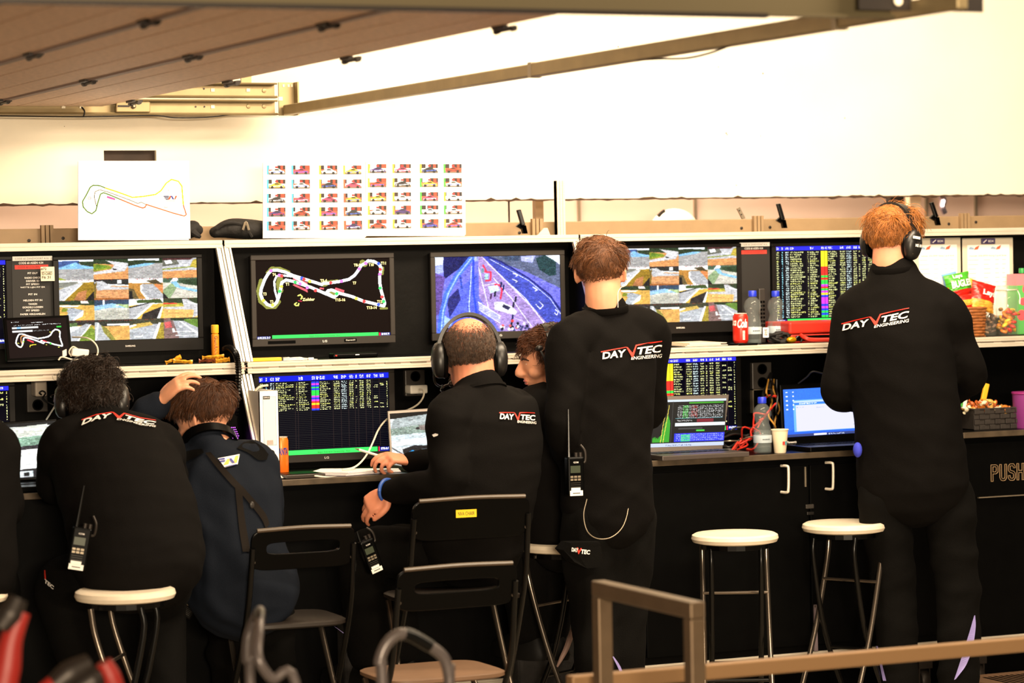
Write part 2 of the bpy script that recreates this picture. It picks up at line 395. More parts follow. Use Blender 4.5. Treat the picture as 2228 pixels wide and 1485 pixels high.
mb = MB(); mb.tube([at(0, 252, TY-.03), at(180, 254, TY-.03), at(330, 251, TY-.03), at(380, 256, TY-.03), at(450, 255, TY-.03), at(510, 248, TY-.03)], .0025, 6, 5)
build('cable', mb, m_cabled, tr, smooth=True)
mb = MB(); mb.tube([at(178, 233, TY-.02), at(184, 242, TY-.035), at(182, 253, TY-.035)], .003, 6, 4); build('cable_tie', mb, m_cabled, tr)
mb = MB(); a = at(525, 176, TY+.05); mb.box(a[0], a[0]+.04, TY+.05, TY+.06, 2.38, 2.42); build('hanger', mb, m_rail, tr)
# cross tube joining the rail ends
cr = thing('cross_tube', 'long square zinc tube slanting across the white wall', 'rail', (3.6, 8, 2.25))
for y0, y1, w in ((5.5, 6.05, .0), (6.05, 7.85, .002), (7.85, 10.09, .0)):
    mb = MB(); mb.box(3.58-w, 3.61+w, y0+.004, y1-.004, 2.262-w, 2.30+w); build('tube_section', mb, m_rail, cr, bevel=.004)
mb = MB()
for y in (6.05, 7.85): mb.box(3.577, 3.613, y-.012, y+.012, 2.258, 2.304)
build('joint_sleeve', mb, m_alud, cr)
mb = MB(); mb.tube([(3.59, 7.15, 2.262), (3.59, 7.0, 2.255), (3.59, 6.85, 2.246), (3.59, 6.72, 2.25), (3.59, 6.6, 2.262)], .003, 6, 5); build('cable', mb, m_cabled, cr, smooth=True)
# near track across the very top
nt_ = thing('near_track', 'out of focus zinc rail crossing the top edge of the picture', 'rail', (2.5, 5.78, 2.24))
mb = MB(); mb.box(-.5, 3.55, 5.74, 5.745, 2.268, 2.33); mb.box(-.5, 3.55, 5.72, 5.745, 2.258, 2.266); build('rail_channel', mb, mat('dull_zinc', (92, 82, 58), .5, .4), nt_)
mb = MB(); mb.box(-.5, 3.2, 5.7, 5.72, 2.252, 2.262); build('rail_lip', mb, m_dark, nt_)
mb = MB(); mb.box(3.44, 3.78, 5.70, 5.706, 2.275, 2.38); bk = build('end_bracket', mb, m_dark, nt_)
for i in range(4): build('punched_hole', MB().lathe([(.011, 0), (.011, .003)], (3.545+i*.048, 5.70, 2.297+i*.002), (0, -1, 0), 14), m_holew, bk)

# ================================================================ FRAME BEHIND THE CONSOLES
fr = thing('back_frame', 'tan aluminium beam with jointed posts behind the consoles', 'frame', (4.5, 10.0, 1.7))
BY = 9.95
bz0 = 1.70; bz1 = at(1500, 478, BY)[2]
edges = [1.0, at(100, 500, BY)[0], at(1165, 485, BY)[0], at(1646, 480, BY)[0], at(2095, 475, BY)[0], 7.6]
for a, b in zip(edges[:-1], edges[1:]): build('beam', B(a+.006, b-.006, BY, BY+.04, bz0, bz1), m_tan, fr, bevel=.003)
for e in edges[1:-1]:
    mb = MB()
    for k in (-.016, 0, .016): mb.box(e+k-.006, e+k+.006, BY-.02, BY-.002, bz0, bz1+.012)
    build('joint_post', mb, m_tan, fr)
for px, py in ((63, 523), (137, 518), (1130, 506), (1613, 496), (1675, 494), (2064, 487), (2123, 483)):
    p = at(px, py, BY); build('screw', MB().lathe([(.006, 0), (.006, .003), (.003, .004)], (p[0], BY, p[2]), (0, -1, 0), 10), m_dark, fr)
mb = MB(); a = at(1207, 393, 9.9); b = at(1227, 393, 9.9); zt = a[2]
for k in range(3): mb.box(a[0]+k*.012, a[0]+k*.012+.009, 9.88, 9.91, 1.70, zt)
mb.box(a[0], a[0]+.033, 9.885, 9.91, 1.70, zt)
build('upright', mb, m_alu, fr, label='tall aluminium slotted upright')
mb = MB(); a = at(1165, 433, 10.42); mb.box(a[0], a[0]+.035, 10.42, 10.45, 1.0, 2.3); build('upright', mb, m_tan, fr)
mb = MB(); a = at(1178, 440, 10.04); mb.box(a[0]+.02, a[0]+.026, 10.40, 10.405, 1.0, 2.3); build('cable', mb, m_dark, fr)
mb = MB(); mb.prism([(0, 0), (.085, 0), (.065, .05), (.05, .05)], (at(1158, 508, 9.9)[0], 9.9, 1.775), EX, EZ, (0, .006, 0)); build('gusset', mb, m_alu, fr)
def latch(px0, py0, px1, py1, which):
    t = thing('latch_lever', 'black lever '+which, 'lever', tuple(at(px1, py1, 9.9)), group='black levers on the tan beam')
    p0 = at(px0, py0, 9.86); p1 = at(px1-4, py1-18, 9.84); p2 = at(px1, py1, 9.88)
    mb = MB(); d1 = nrm(p1-p0); s = nrm(np.cross(d1, EY))
    mb.obox((p0+p1)/2, d1*np.linalg.norm(p1-p0)/2, s*.008, EY*.008); build('handle', mb, m_blackg, t, bevel=.003)
    d2 = p2-p1; mb = MB(); mb.obox((p1+p2)/2, d2/2, EX*.009, EY*.01); build('foot', mb, m_blackg, t, bevel=.002)
    mb = MB(); q = p0+(p1-p0)*.75; mb.prism([(0, 0), (-.022, -.018), (.0, -.03)], q, EX, EZ, (0, .012, 0)); build('spur', mb, m_blackg, t)
latch(1128, 456, 1142, 508, 'left of the tall slotted upright')
latch(1693, 443, 1707, 496, 'midway between the two men standing')
latch(2026, 440, 2041, 490, 'right of the ginger man\'s head')
t = thing('flat_bar', 'short drilled flat bar sticking up behind the beam', 'bar', tuple(at(1612, 475, 10.0)))
p0 = at(1606, 452, 10.02); p1 = at(1618, 476, 10.02); mb = MB(); d = p1-p0; mb.obox((p0+p1)/2, d/2, np.cross(nrm(d), EY)*.007, EY*.004); build('bar', mb, m_alud, t)
for k in (.25, .6): q = p0+d*k; build('drill_hole', MB().lathe([(.003, 0), (.003, .002)], (q[0]-.003, 10.016, q[2]), (0, -1, 0), 8), m_dark, t)
# things standing beyond the gap
t = thing('white_helmet', 'blurred white rounded helmet top beyond the gap', 'helmet', tuple(at(1467, 500, 11.3)))
c = at(1467, 500, 11.3); mb = MB(); mb.ell(c, EX*.105, EY*.12, EZ*.095, 24, 14); build('shell', mb, m_white, t, smooth=True, angle=180)
mb = MB(); mb.tube([at(1432, 470, 11.2), at(1440, 462, 11.2), at(1446, 458, 11.2)], .008, 6); build('vent', mb, m_dark, t); build('stand', B(c[0]-.02, c[0]+.02, c[1]-.02, c[1]+.02, .02, c[2]-.05), m_dark, t); build('stand_base', B(c[0]-.15, c[0]+.15, c[1]-.15, c[1]+.15, 0, .02), m_dark, t)
t = thing('foil_strip', 'crumpled silver strip hanging behind the ginger man', 'strip', tuple(at(2048, 425, 10.6)))
mb = MB(); mb.tube([at(2047, 424, 10.7), at(2052, 436, 10.7), at(2050, 450, 10.7), at(2056, 464, 10.7)], [.013, .016, .014, .012], 6, 3); build('hanging_wire', MB().tube([at(2047, 424, 10.7), at(2047, 424, 10.7)*np.array([1, 1, 0])+EZ*3.5], .002, 6), m_dark, t); build('foil', mb, mat('foil', (190, 180, 200), .25, .9), t, smooth=True)
t = thing('dark_post', 'dark post behind the top of the ginger hair', 'post', tuple(at(1945, 430, 10.6)))
x = at(1947, 440, 10.7)[0]; build('shaft', B(x-.035, x+.035, 10.68, 10.72, 1.2, 2.4), m_dark, t, bevel=.004); build('base_plate', B(x-.1, x+.1, 10.6, 10.8, 0, .02), m_dark, t); build('stem', B(x-.02, x+.02, 10.69, 10.71, .02, 1.21), m_dark, t)
t = thing('pale_post', 'pale upright seen right of the ginger head', 'post', tuple(at(2000, 440, 11)))
x = at(1992, 445, 11)[0]; build('shaft', B(x-.03, x+.03, 11, 11.04, 0, 2.6), mat('pale_paint', (225, 205, 180), .7), t, bevel=.004); build('base_plate', B(x-.08, x+.08, 10.95, 11.1, 0, .015), m_dark, t)

# ================================================================ CONSOLE MODULES
JX = [1.79, 3.20, 4.605, 6.015, 7.42]
PY = 9.75; TF = 9.68; SF = 9.46; DF = 9.25; CF = 9.29        # panel, top front, shelf front, desk front, cabinet front
ZT = 1.792; ZS = 1.366; ZD = .965; ZB = .19
def alu_rail(mb, x0, x1, y, z0, z1, nsl=3):                  # a grooved aluminium edge strip facing the viewer
    h = (z1-z0)/nsl
    for k in range(nsl): mb.box(x0, x1, y-(.006 if k % 2 == 0 else .003), y+.02, z0+k*h+.0012, z0+(k+1)*h-.0012)
    mb.box(x0, x1, y, y+.02, z0, z1); return mb
names = ['leftmost', 'middle', 'right', 'far right']
what = ['behind the curly man in headset and the navy jacket', 'holding the two grey-framed screens behind the bald man', 'behind the standing man with the earpiece', 'holding the clipboards behind the ginger man']
what2 = ['under the curly man and the navy jacket', 'at the bald man\'s knees', 'with two handled doors', 'with PUSH on its drawer']
CASE = []; DESK = []
for i in range(4):
    x0, x1 = JX[i]+.004, JX[i+1]-.004
    c = thing('console_case', names[i]+' upper black console case '+what[i], 'console', ((x0+x1)/2, 9.6, ZS), group='upper console cases')
    build('back_panel', B(x0, x1, PY, PY+.03, ZS-.02, ZT-.02), m_black, c)
    build('top_board', B(x0, x1, TF+.004, 9.9, ZT-.016, ZT-.004), m_black, c)
    mb = MB(); alu_rail(mb, x0, x1, TF, ZT-.024, ZT+.004, 2); build('top_rail', mb, m_alu, c)
    build('shelf', B(x0+.01, x1-.01, SF+.01, PY, ZS-.012, ZS), m_black, c)
    mb = MB(); alu_rail(mb, x0+.002, x1-.002, SF, ZS-.018, ZS, 2); build('shelf_rail', mb, m_alu, c)
    mb = MB(); alu_rail(mb, x0+.002, x1-.002, SF, ZS-.040, ZS-.021, 2); build('lower_rail', mb, m_alu, c)
    mb = MB()
    for k in range(14):
        xx = x0+.05+k*(x1-x0-.1)/13; mb.box(xx-.03, xx+.03, SF-.004, SF+.004, ZS-.0225, ZS-.0185)
    tag(build('piano_hinge', mb, m_alud, c), kind='stuff')
    for s, xx in ((-1, x0), (1, x1)):
        a, b = (xx, xx+.009) if s < 0 else (xx-.009, xx)
        q = lambda xv: [(xv, TF+.01, ZT-.025), (xv, PY, ZT-.025), (xv, PY, ZS), (xv, SF+.015, ZS)]
        mb = MB(); mb.hexa(q(a), q(b)); build('side_panel', mb, m_black, c)
        d = np.array([0, SF-TF, ZS-ZT+.02]); L = np.linalg.norm(d); d = d/L; nv = nrm(np.cross(EX, d))
        mid = np.array([(a+b)/2, (TF+SF)/2+.004, (ZT+ZS-.02)/2]); mb = MB()
        for k in (-.009, 0, .009): mb.obox(mid+EX*(k-s*.006), EX*.0035, d*L/2, nv*(.007 if k else .004))
        build('edge_rail', mb, m_alu, c)
    CASE.append(c)
    dk = thing('desk_case', names[i]+' black lower console cabinet '+what2[i], 'cabinet', ((x0+x1)/2, 9.5, 0), group='lower console cabinets')
    build('back_panel', B(x0, x1, PY, PY+.03, ZD-.02, ZS-.04), m_black_shaded, dk)
    zd = ZD+(.045 if i == 3 else 0)
    build('worktop', B(x0, x1, DF+.008, PY, zd-.02, zd), m_blackg, dk)
    build('worktop_edge', B(x0, x1, DF, DF+.008, zd-.022, zd), mat('worn_edge', (84, 72, 58), .4, .3, noise=.3, nscale=20), dk, bevel=.002)
    for s, xx in ((-1, x0), (1, x1)):
        a, b = (xx, xx+.009) if s < 0 else (xx-.009, xx)
        q = lambda xv: [(xv, SF+.012, ZS-.042), (xv, PY, ZS-.042), (xv, PY, zd), (xv, DF+.015, zd)]
        mb = MB(); mb.hexa(q(a), q(b)); build('side_panel', mb, m_black_shaded, dk)
        d = np.array([0, DF-SF, zd-ZS+.045]); L = np.linalg.norm(d); d = d/L; nv = nrm(np.cross(EX, d))
        mid = np.array([(a+b)/2, (DF+SF)/2+.004, (zd+ZS-.043)/2]); mb = MB()
        for k in (-.008, .004): mb.obox(mid+EX*(k-s*.004), EX*.004, d*L/2, nv*.006)
        if not (i == 3 and s < 0): build('edge_rail', mb, m_alu, dk)
    build('carcass', B(x0, x1, CF, PY+.03, ZB+.02, zd-.022), m_black_shaded, dk)
    mb = MB(); alu_rail(mb, x0, x1, CF-.012, ZB+.0, ZB+.022, 3); build('base_rail', mb, m_alu, dk)
    for s, xx in ((-1, x0), (1, x1)):
        mb = MB(); a = xx if s < 0 else xx-.014
        mb.box(a, a+.006, CF-.008, CF, ZB+.03, zd-.03); mb.box(a+.008, a+.014, CF-.008, CF, ZB+.03, zd-.03)
        build('corner_rail', mb, m_alud, dk)
        mb = MB(); xr = xx+.022 if s < 0 else xx-.022
        for k in range(12): mb.lathe([(.0045, 0), (.004, .003), (.001, .004)], (xr, CF, ZB+.05+k*.058), (0, -1, 0), 8)
        if s < 0: tag(build('rivet_row', mb, m_chrome, dk), kind='stuff')
    build('under_shade_block', B(x0, x1, 9.55, 9.75, .005, ZB+.02), m_black_shaded, dk)  # added black block, stands in for the shade under the cabinet
    for xx in (x0+.12, x1-.12):
        mb = MB(); mb.lathe([(.045, -.018), (.05, -.012), (.05, .012), (.045, .018)], (xx, CF+.09, .05), EX, 18); mb.box(xx-.03, xx+.03, CF+.05, CF+.13, .1, ZB-.004); mb.box(xx-.026, xx-.02, CF+.06, CF+.12, .04, .11); mb.box(xx+.02, xx+.026, CF+.06, CF+.12, .04, .11)
        build('caster', mb, m_dark, dk, smooth=True)
    DESK.append(dk)
# doors, handles and latch of the right cabinet; drawer of the far right one
dk = DESK[2]; xm = at(1757, 1040, CF)[0]
for a, b, hpx, py0, py1 in ((4.66, xm-.004, 1711, 1013, 1070), (xm+.004, 5.98, 1808, 1006, 1063)):
    d = build('door', B(a, b, CF-.012, CF, ZB+.05, ZD-.05), m_black_shaded, dk, bevel=.002)
    p = at(hpx, py0, CF-.03); q = at(hpx, py1, CF-.03)
    mb = MB(); mb.tube([(p[0]-.014, CF-.014, p[2]), (p[0]-.004, CF-.04, p[2]), (p[0], CF-.045, p[2]-.012), (q[0], CF-.045, q[2]+.012), (q[0]-.004, CF-.04, q[2]), (q[0]-.014, CF-.014, q[2])], .0052, 10, 4); build('handle', mb, m_alu, d, smooth=True)
p = at(1750, 1015, CF-.013); q = at(1758, 1058, CF-.013); build('lock_plate', B(p[0], p[0]+.006, CF-.016, CF-.012, q[2], p[2]), m_alud, dk)
p = at(1752, 1097, CF-.013); build('latch', B(p[0], p[0]+.034, CF-.02, CF-.012, p[2]-.016, p[2]), m_bezel, dk, bevel=.002); build('latch', B(p[0]+.004, p[0]+.034, CF-.02, CF-.012, p[2]-.04, p[2]-.028), m_bezeld, dk, bevel=.002)
dk = DESK[3]; d = build('drawer_front', B(6.03, 7.40, CF-.014, CF, at(2190, 1076, CF)[2], ZD+.0), m_black_shaded, dk, bevel=.002)
z = at(2190, 1076, CF)[2]; build('drawer_gap', B(6.10, 7.40, CF-.016, CF-.004, z-.005, z-.001), m_alud, dk)
# engraved outline lettering PUSH: ring outlines
a = at(2156, 1011, CF-.016); b = at(2156, 1047, CF-.016); hh = a[2]-b[2]; sc = hh
glyph = {'P': [[(0, 0), (0, 1), (.36, 1), (.5, .9), (.5, .55), (.36, .45), (.14, .45), (.14, 0), (0, 0)], [(.14, .88), (.32, .88), (.37, .82), (.37, .62), (.32, .57), (.14, .57), (.14, .88)]],
 'U': [[(0, 1), (0, .2), (.1, .03), (.25, 0), (.4, .03), (.5, .2), (.5, 1), (.37, 1), (.37, .22), (.3, .13), (.2, .13), (.13, .22), (.13, 1), (0, 1)]],
 'S': [[(.5, .75), (.5, .85), (.38, 1), (.12, 1), (0, .86), (0, .62), (.1, .5), (.36, .4), (.37, .18), (.3, .12), (.2, .12), (.13, .2), (.13, .3), (0, .3), (0, .14), (.12, 0), (.38, 0), (.5, .14), (.5, .42), (.4, .54), (.14, .63), (.13, .84), (.2, .88), (.3, .88), (.37, .82), (.37, .75), (.5, .75)]],
 'H': [[(0, 0), (0, 1), (.13, 1), (.13, .57), (.37, .57), (.37, 1), (.5, 1), (.5, 0), (.37, 0), (.37, .45), (.13, .45), (.13, 0), (0, 0)]]}
mb = MB()
for k, ch in enumerate('PUSH'):
    for lp in glyph[ch]:
        for p, q in zip(lp[:-1], lp[1:]):
            P0 = a+EX*(k*.62+p[0])*sc+EZ*(p[1]-1)*sc; P1 = a+EX*(k*.62+q[0])*sc+EZ*(q[1]-1)*sc
            mb.obox((P0+P1)/2, (P1-P0)/2+nrm(P1-P0)*.0008, EY*.001, nrm(np.cross(P1-P0, EY))*.0007)
build('lettering', mb, mat('tan_engraving', (170, 140, 105), .6), d, label='outlined letters reading PUSH')
# black strip screws at the left cabinet edge of the middle desk
for px, py in ((596, 1142), (603, 1432), (595, 1071)):
    p = at(px, py, CF-.002); build('screw', MB().lathe([(.006, 0), (.005, .003)], (p[0], CF, p[2]), (0, -1, 0), 10), m_chrome, DESK[1])
p = at(581, 1080, CF); q = at(584, 1148, CF); mb = MB(); mb.box(p[0]-.004, p[0]+.004, CF-.014, CF-.008, q[2], p[2])
build('hinge_plate', mb, m_chrome, DESK[1])

# ================================================================ SCREEN PICTURES
def tile(c, x0, y0, w, h, bg, shapes):
    c.rect(x0, y0, x0+w, y0+h, bg)
    for P, col in shapes:
        P2 = [(x0+w*min(max(p[0], 0), 1), y0+h*min(max(p[1], 0), 1)) for p in P]
        c.poly(P2, col, 7)
GR = (150, 148, 146); TR = (40, 52, 34); GS = (120, 130, 40); OR_ = (196, 136, 84); SK = (235, 238, 245); DK = (30, 28, 28); BL = (120, 170, 210); SN = (196, 150, 80); WT = (240, 240, 238); OL = (140, 110, 35)
T16 = [
 (GR, [([(0, 0), (1, 0), (1, .15), (0, .2)], SK), ([(0, .06), (.6, .04), (.6, .22), (0, .4)], (60, 80, 130)), ([(.55, .1), (1, .1), (1, .35), (.7, .3)], TR), ([(0, .38), (.5, .12), (.62, .25), (1, .36), (1, .46), (0, .44)], BL), ([(0, .86), (.25, 1), (0, 1)], GS)]),
 (OR_, [([(0, 0), (1, 0), (1, .3), (0, .2)], TR), ([(.35, .05), (1, .2), (1, .35), (.9, .6), (0, .75), (0, .62), (.5, .5), (.6, .3)], (190, 188, 190)), ([(0, .2), (.45, .3), (.55, .45), (0, .6)], GS), ([(.1, .25), (.4, .35), (.3, .45), (0, .45)], (90, 120, 40)), ([(.55, .45), (.68, .5), (.66, .55), (.55, .52)], DK)]),
 (GR, [([(0, 0), (1, 0), (1, .2), (0, .1)], SK), ([(0, .1), (.3, .06), (1, .12), (1, .22), (.5, .22), (0, .36)], TR), ([(0, .36), (.5, .22), (.8, .22), (.6, .34), (0, .46)], BL), ([(.9, .0), (1, .0), (1, .2), (.9, .2)], TR)]),
 (OR_, [([(0, 0), (1, 0), (1, .6), (0, .66)], (175, 175, 178)), ([(0, .1), (.4, .05), (.5, .3), (0, .42)], (90, 90, 80)), ([(.05, .12), (.25, .08), (.3, .25), (.1, .3)], WT), ([(.9, .1), (1, .05), (1, .5), (.8, .45)], (170, 150, 60)), ([(.62, .32), (.74, .3), (.74, .38), (.62, .4)], WT), ([(0, .0), (.9, .0), (.8, .1), (0, .08)], (70, 40, 40)), ([(.0, .52), (.9, .42), (.9, .46), (0, .58)], GS)]),
 (OL, [([(0, 0), (1, 0), (1, .1), (0, .2)], WT), ([(0, .1), (.55, .08), (.5, .3), (0, .4)], (120, 120, 110)), ([(0, .45), (.55, .15), (.72, .14), (.15, 1), (0, 1)], (180, 180, 182)), ([(.62, .2), (.68, .2), (.15, 1), (.08, 1)], WT), ([(.55, .6), (.8, .5), (.75, 1), (.4, 1)], (170, 112, 70)), ([(1, .55), (1, 1), (.75, 1)], DK)]),
 ((194, 138, 92), [([(0, 0), (1, 0), (1, .3), (0, .3)], (40, 40, 38)), ([(0, .1), (.25, .06), (.5, .35), (1, .4), (1, .5), (.1, .52)], (180, 180, 182)), ([(.68, .04), (.8, .03), (.8, .22), (.68, .22)], WT), ([(.4, .22), (1, .28), (1, .34), (.4, .3)], WT), ([(0, .25), (.08, .1), (.05, 1), (0, 1)], (110, 90, 40)), ([(0, .9), (1, .94), (1, 1), (0, 1)], (150, 90, 45))]),
 ((170, 120, 55), [([(0, 0), (1, 0), (1, .22), (0, .2)], WT), ([(.5, .1), (.8, .04), (1, .3), (.7, .25)], (70, 60, 40)), ([(.38, .25), (.7, .25), (.85, .5), (1, .8), (1, 1), (.55, 1), (.35, .6)], (160, 160, 162)), ([(.34, .3), (.4, .3), (.38, .6), (.58, 1), (.5, 1), (.33, .6)], WT), ([(0, .45), (.15, .5), (.3, 1), (0, 1)], (95, 80, 50)), ([(.8, .25), (1, .35), (1, .7), (.75, .35)], (205, 125, 75)), ([(.02, .6), (.1, .6), (.12, 1), (.02, 1)], DK)]),
 ((190, 185, 170), [([(0, 0), (1, 0), (1, .3), (0, .2)], (70, 90, 70)), ([(.3, .0), (.45, .0), (.45, .12), (.2, .2)], SK), ([(.45, .1), (1, .05), (1, .4), (.6, .3)], (45, 60, 40)), ([(.25, .2), (.4, .15), (.5, .4), (1, .6), (1, .72), (.55, .55), (.25, .35)], (130, 180, 215)), ([(.2, .3), (.28, .25), (.4, .5), (.2, 1), (0, .9), (0, .6)], (130, 150, 110)), ([(0, .7), (.15, 1), (0, 1)], DK)]),
 ((200, 155, 75), [([(0, 0), (1, 0), (1, .25), (0, .2)], TR), ([(.6, .02), (.8, .02), (.85, .16), (.62, .16)], (230, 210, 200)), ([(0, .22), (.6, .25), (.5, .32), (0, .3)], WT), ([(.1, .35), (.4, .36), (.7, .5), (.66, .75), (.35, 1), (.1, 1), (.25, .6)], (160, 165, 170)), ([(.66, .5), (.7, .52), (.66, .78), (.4, 1), (.35, 1)], WT), ([(.1, .35), (.25, .4), (.2, .55), (.05, .55)], GS)]),
 ((185, 182, 172), [([(0, 0), (1, 0), (1, .25), (0, .3)], (50, 65, 85)), ([(.25, .0), (.3, .0), (.3, .3), (.25, .3)], WT), ([(0, .3), (.5, .18), (.95, .3), (.9, .42), (.45, .4), (0, .52)], (140, 180, 215)), ([(.6, .22), (.98, .25), (1, .4), (.95, .45)], (150, 170, 120)), ([(0, .55), (1, .5), (1, 1), (0, 1)], (170, 168, 155)), ([(.62, .28), (.7, .28), (.7, .34), (.62, .34)], WT)]),
 ((205, 165, 70), [([(0, 0), (1, 0), (1, .25), (0, .3)], SK), ([(.2, .06), (.9, .02), (1, .22), (.2, .2)], (60, 75, 40)), ([(0, .1), (.22, .08), (.25, .28), (0, .34)], WT), ([(0, .4), (.6, .2), (.75, .2), (.2, 1), (0, 1)], (170, 170, 172)), ([(.68, .2), (.75, .2), (.2, 1), (.1, 1)], WT), ([(0, .4), (.6, .18), (.6, .22), (0, .46)], DK), ([(.4, .75), (.95, .4), (.8, 1), (.35, 1)], (45, 40, 38)), ([(.95, .4), (1, .4), (.9, 1), (.8, 1)], WT)]),
 ((210, 165, 95), [([(0, 0), (1, 0), (1, .35), (0, .3)], (50, 60, 40)), ([(0, .2), (.55, .25), (.6, .4), (0, .5)], (160, 150, 60)), ([(.55, .05), (.7, .05), (1, .35), (1, .9), (.85, 1), (.9, .6), (0, .52), (0, .44), (.6, .42)], (180, 178, 180)), ([(.7, .15), (1, .3), (1, .36), (.7, .22)], WT), ([(0, .22), (.4, .24), (.4, .3), (0, .3)], (200, 60, 50))]),
 ((165, 140, 60), [([(0, 0), (1, 0), (1, .25), (0, .2)], (50, 45, 40)), ([(.1, .15), (.5, .1), (.5, .4), (.1, .5)], (80, 100, 60)), ([(.75, .15), (.9, .2), (.5, 1), (0, 1), (.0, .8)], (160, 162, 165)), ([(.85, .2), (.9, .2), (.55, 1), (.48, 1)], WT), ([(.6, .8), (.9, .3), (1, .5), (1, 1), (.55, 1)], (110, 130, 50)), ([(.2, .3), (.6, .28), (.3, .6), (.15, .6)], WT)]),
 ((205, 155, 85), [([(0, 0), (1, 0), (1, .3), (0, .3)], (50, 50, 42)), ([(.35, .2), (1, .18), (1, .3), (.35, .28)], WT), ([(.0, .1), (.1, .1), (.5, .9), (.5, 1), (0, 1)], (170, 172, 175)), ([(.18, .25), (.35, .4), (.6, 1), (.45, 1), (.25, .6)], (130, 125, 60)), ([(.08, .15), (.12, .15), (.05, 1), (0, 1)], WT)]),
 ((165, 168, 172), [([(0, 0), (1, 0), (1, .25), (0, .3)], (60, 60, 45)), ([(.1, .25), (.6, .15), (.7, .3), (0, .5)], (190, 160, 80)), ([(0, .3), (.2, .25), (.2, .32), (0, .42)], WT), ([(.85, .2), (.92, .2), (.75, 1), (.66, 1)], WT), ([(.92, .2), (1, .2), (1, 1), (.76, 1)], (150, 130, 50)), ([(.12, .78), (.16, .85), (.34, .85), (.38, .75), (.4, .78), (.36, .9), (.14, .9)], WT)]),
 ((160, 162, 166), [([(0, 0), (.25, 0), (.45, 1), (0, 1)], (120, 95, 90)), ([(.02, .2), (.2, .15), (.25, .45), (.05, .5)], (200, 90, 90)), ([(.2, .0), (1, 0), (1, .2), (.2, .1)], TR), ([(.6, .05), (1, .05), (1, .5), (.6, .15)], (90, 120, 50)), ([(.5, .15), (1, .75), (1, .85), (.45, .15)], WT), ([(.24, .5), (.3, .5), (.34, .7), (.26, .72)], WT), ([(.45, .4), (.52, .4), (.53, .48), (.46, .48)], WT), ([(.3, .66), (.95, .68), (.96, .7), (.3, .69)], WT), ([(.34, .85), (1, .87), (1, .9), (.34, .88)], WT)]),
]
def feeds():
    c = CV(296, 178, DK)
    for k, (bg, sh) in enumerate(T16): tile(c, (k % 4)/4, (k//4)/4, .25, .25, bg, sh)
    for r in range(1, 4): c.words(.0, r/4, .98, .008, (150, 40, 35), .18)
    c.photo(1, .055); c.noise(5); return c
TRK = [(1050, 632), (960, 590), (850, 538), (700, 482), (640, 468), (605, 490), (590, 560), (575, 620), (555, 668), (520, 698), (480, 682), (440, 640), (422, 590), (430, 540), (460, 460), (490, 410), (520, 382), (570, 380), (640, 400), (700, 430), (800, 465), (945, 516), (960, 505), (1000, 505), (1100, 492), (1180, 475), (1230, 440), (1260, 400), (1290, 352), (1322, 335), (1350, 312), (1400, 320), (1445, 345), (1462, 380), (1450, 440), (1446, 500), (1458, 580), (1475, 650), (1488, 700), (1478, 722), (1420, 705), (1300, 672), (1200, 628), (1100, 598), (1030, 566), (998, 572), (985, 590), (1050, 632), (1078, 605)]
PITL = [(850, 540), (700, 440), (600, 425), (562, 432), (540, 480), (545, 560), (562, 630)]
def nz(P, x0=383, y0=290, x1=1530, y1=985): return [((x-x0)/(x1-x0), (y-y0)/(y1-y0)) for x, y in P]
def trackmap(full=True):
    c = CV(300, 182, (6, 5, 5))
    OV = (130, 128, 62)
    for P, wd in (([(485, 400), (520, 362), (590, 365), (665, 400)], .012), ([(430, 470), (405, 560), (420, 650), (480, 705), (540, 705), (575, 660)], .016), ([(590, 460), (580, 500), (590, 560)], .022), ([(1300, 325), (1320, 345)], .02), ([(1475, 380), (1470, 430)], .012), ([(1450, 742), (1505, 742)], .008), ([(960, 500), (1080, 490)], .014), ([(1030, 590), (1050, 600)], .018), ([(960, 525), (985, 520)], .01)):
        c.line(nz(P), wd, OV)
    for P in ([(695, 515), (825, 585), (820, 560), (710, 505)], [(1065, 545), (1140, 572), (1132, 592), (1055, 562)], [(700, 450), (825, 495), (822, 510), (700, 465)], [(925, 540), (965, 548), (960, 560), (925, 555)]): c.poly(nz(P), (215, 90, 95))
    W = (245, 245, 245); c.line(nz(PITL), .0075, W); c.line(nz(TRK), .0115, W)
    for x, y, k in ((515, 383, 3), (585, 425, 3), (600, 525, 1), (718, 490, 0), (760, 505, 3), (820, 540, 3), (775, 455, 4), (793, 465, 2), (842, 485, 1), (1022, 502, 2), (1115, 490, 3), (1272, 384, 3), (1328, 335, 3), (1440, 340, 4), (1455, 392, 2), (1450, 435, 3), (1450, 560, 0), (1465, 640, 2), (1478, 680, 0), (1432, 706, 4), (1308, 675, 2), (1240, 648, 1), (1072, 600, 0), (890, 568, 2), (585, 568, 0), (445, 645, 1), (522, 688, 1), (605, 432, 2)):
        c.dot(*nz([(x, y)])[0], .0125, [(60, 215, 100), (225, 215, 80), (220, 70, 70), (215, 120, 225), (60, 90, 225)][k])
    Y = (225, 220, 110); c.line(nz([(740, 610), (760, 602), (775, 620), (765, 640)]), .005, Y); c.line(nz([(745, 680), (740, 697), (720, 697), (710, 685), (725, 672)]), .005, Y); c.line(nz([(745, 655), (770, 660)]), .004, (170, 30, 60))
    c.rect(0, .965, .10, 1, (20, 30, 110)); c.words(.005, .97, .10, .025, (230, 230, 240), .7); c.rect(.115, .955, .91, 1, (60, 200, 90)); c.rect(.912, .96, .925, 1, (200, 30, 60)); c.rect(.925, .96, 1, 1, (20, 30, 110)); c.words(.93, .968, .995, .028, (235, 235, 240), .7)
    return c
CLS = [(240, 225, 40), (225, 50, 35), (50, 205, 70), (200, 60, 215), (45, 60, 225), (40, 195, 160)]
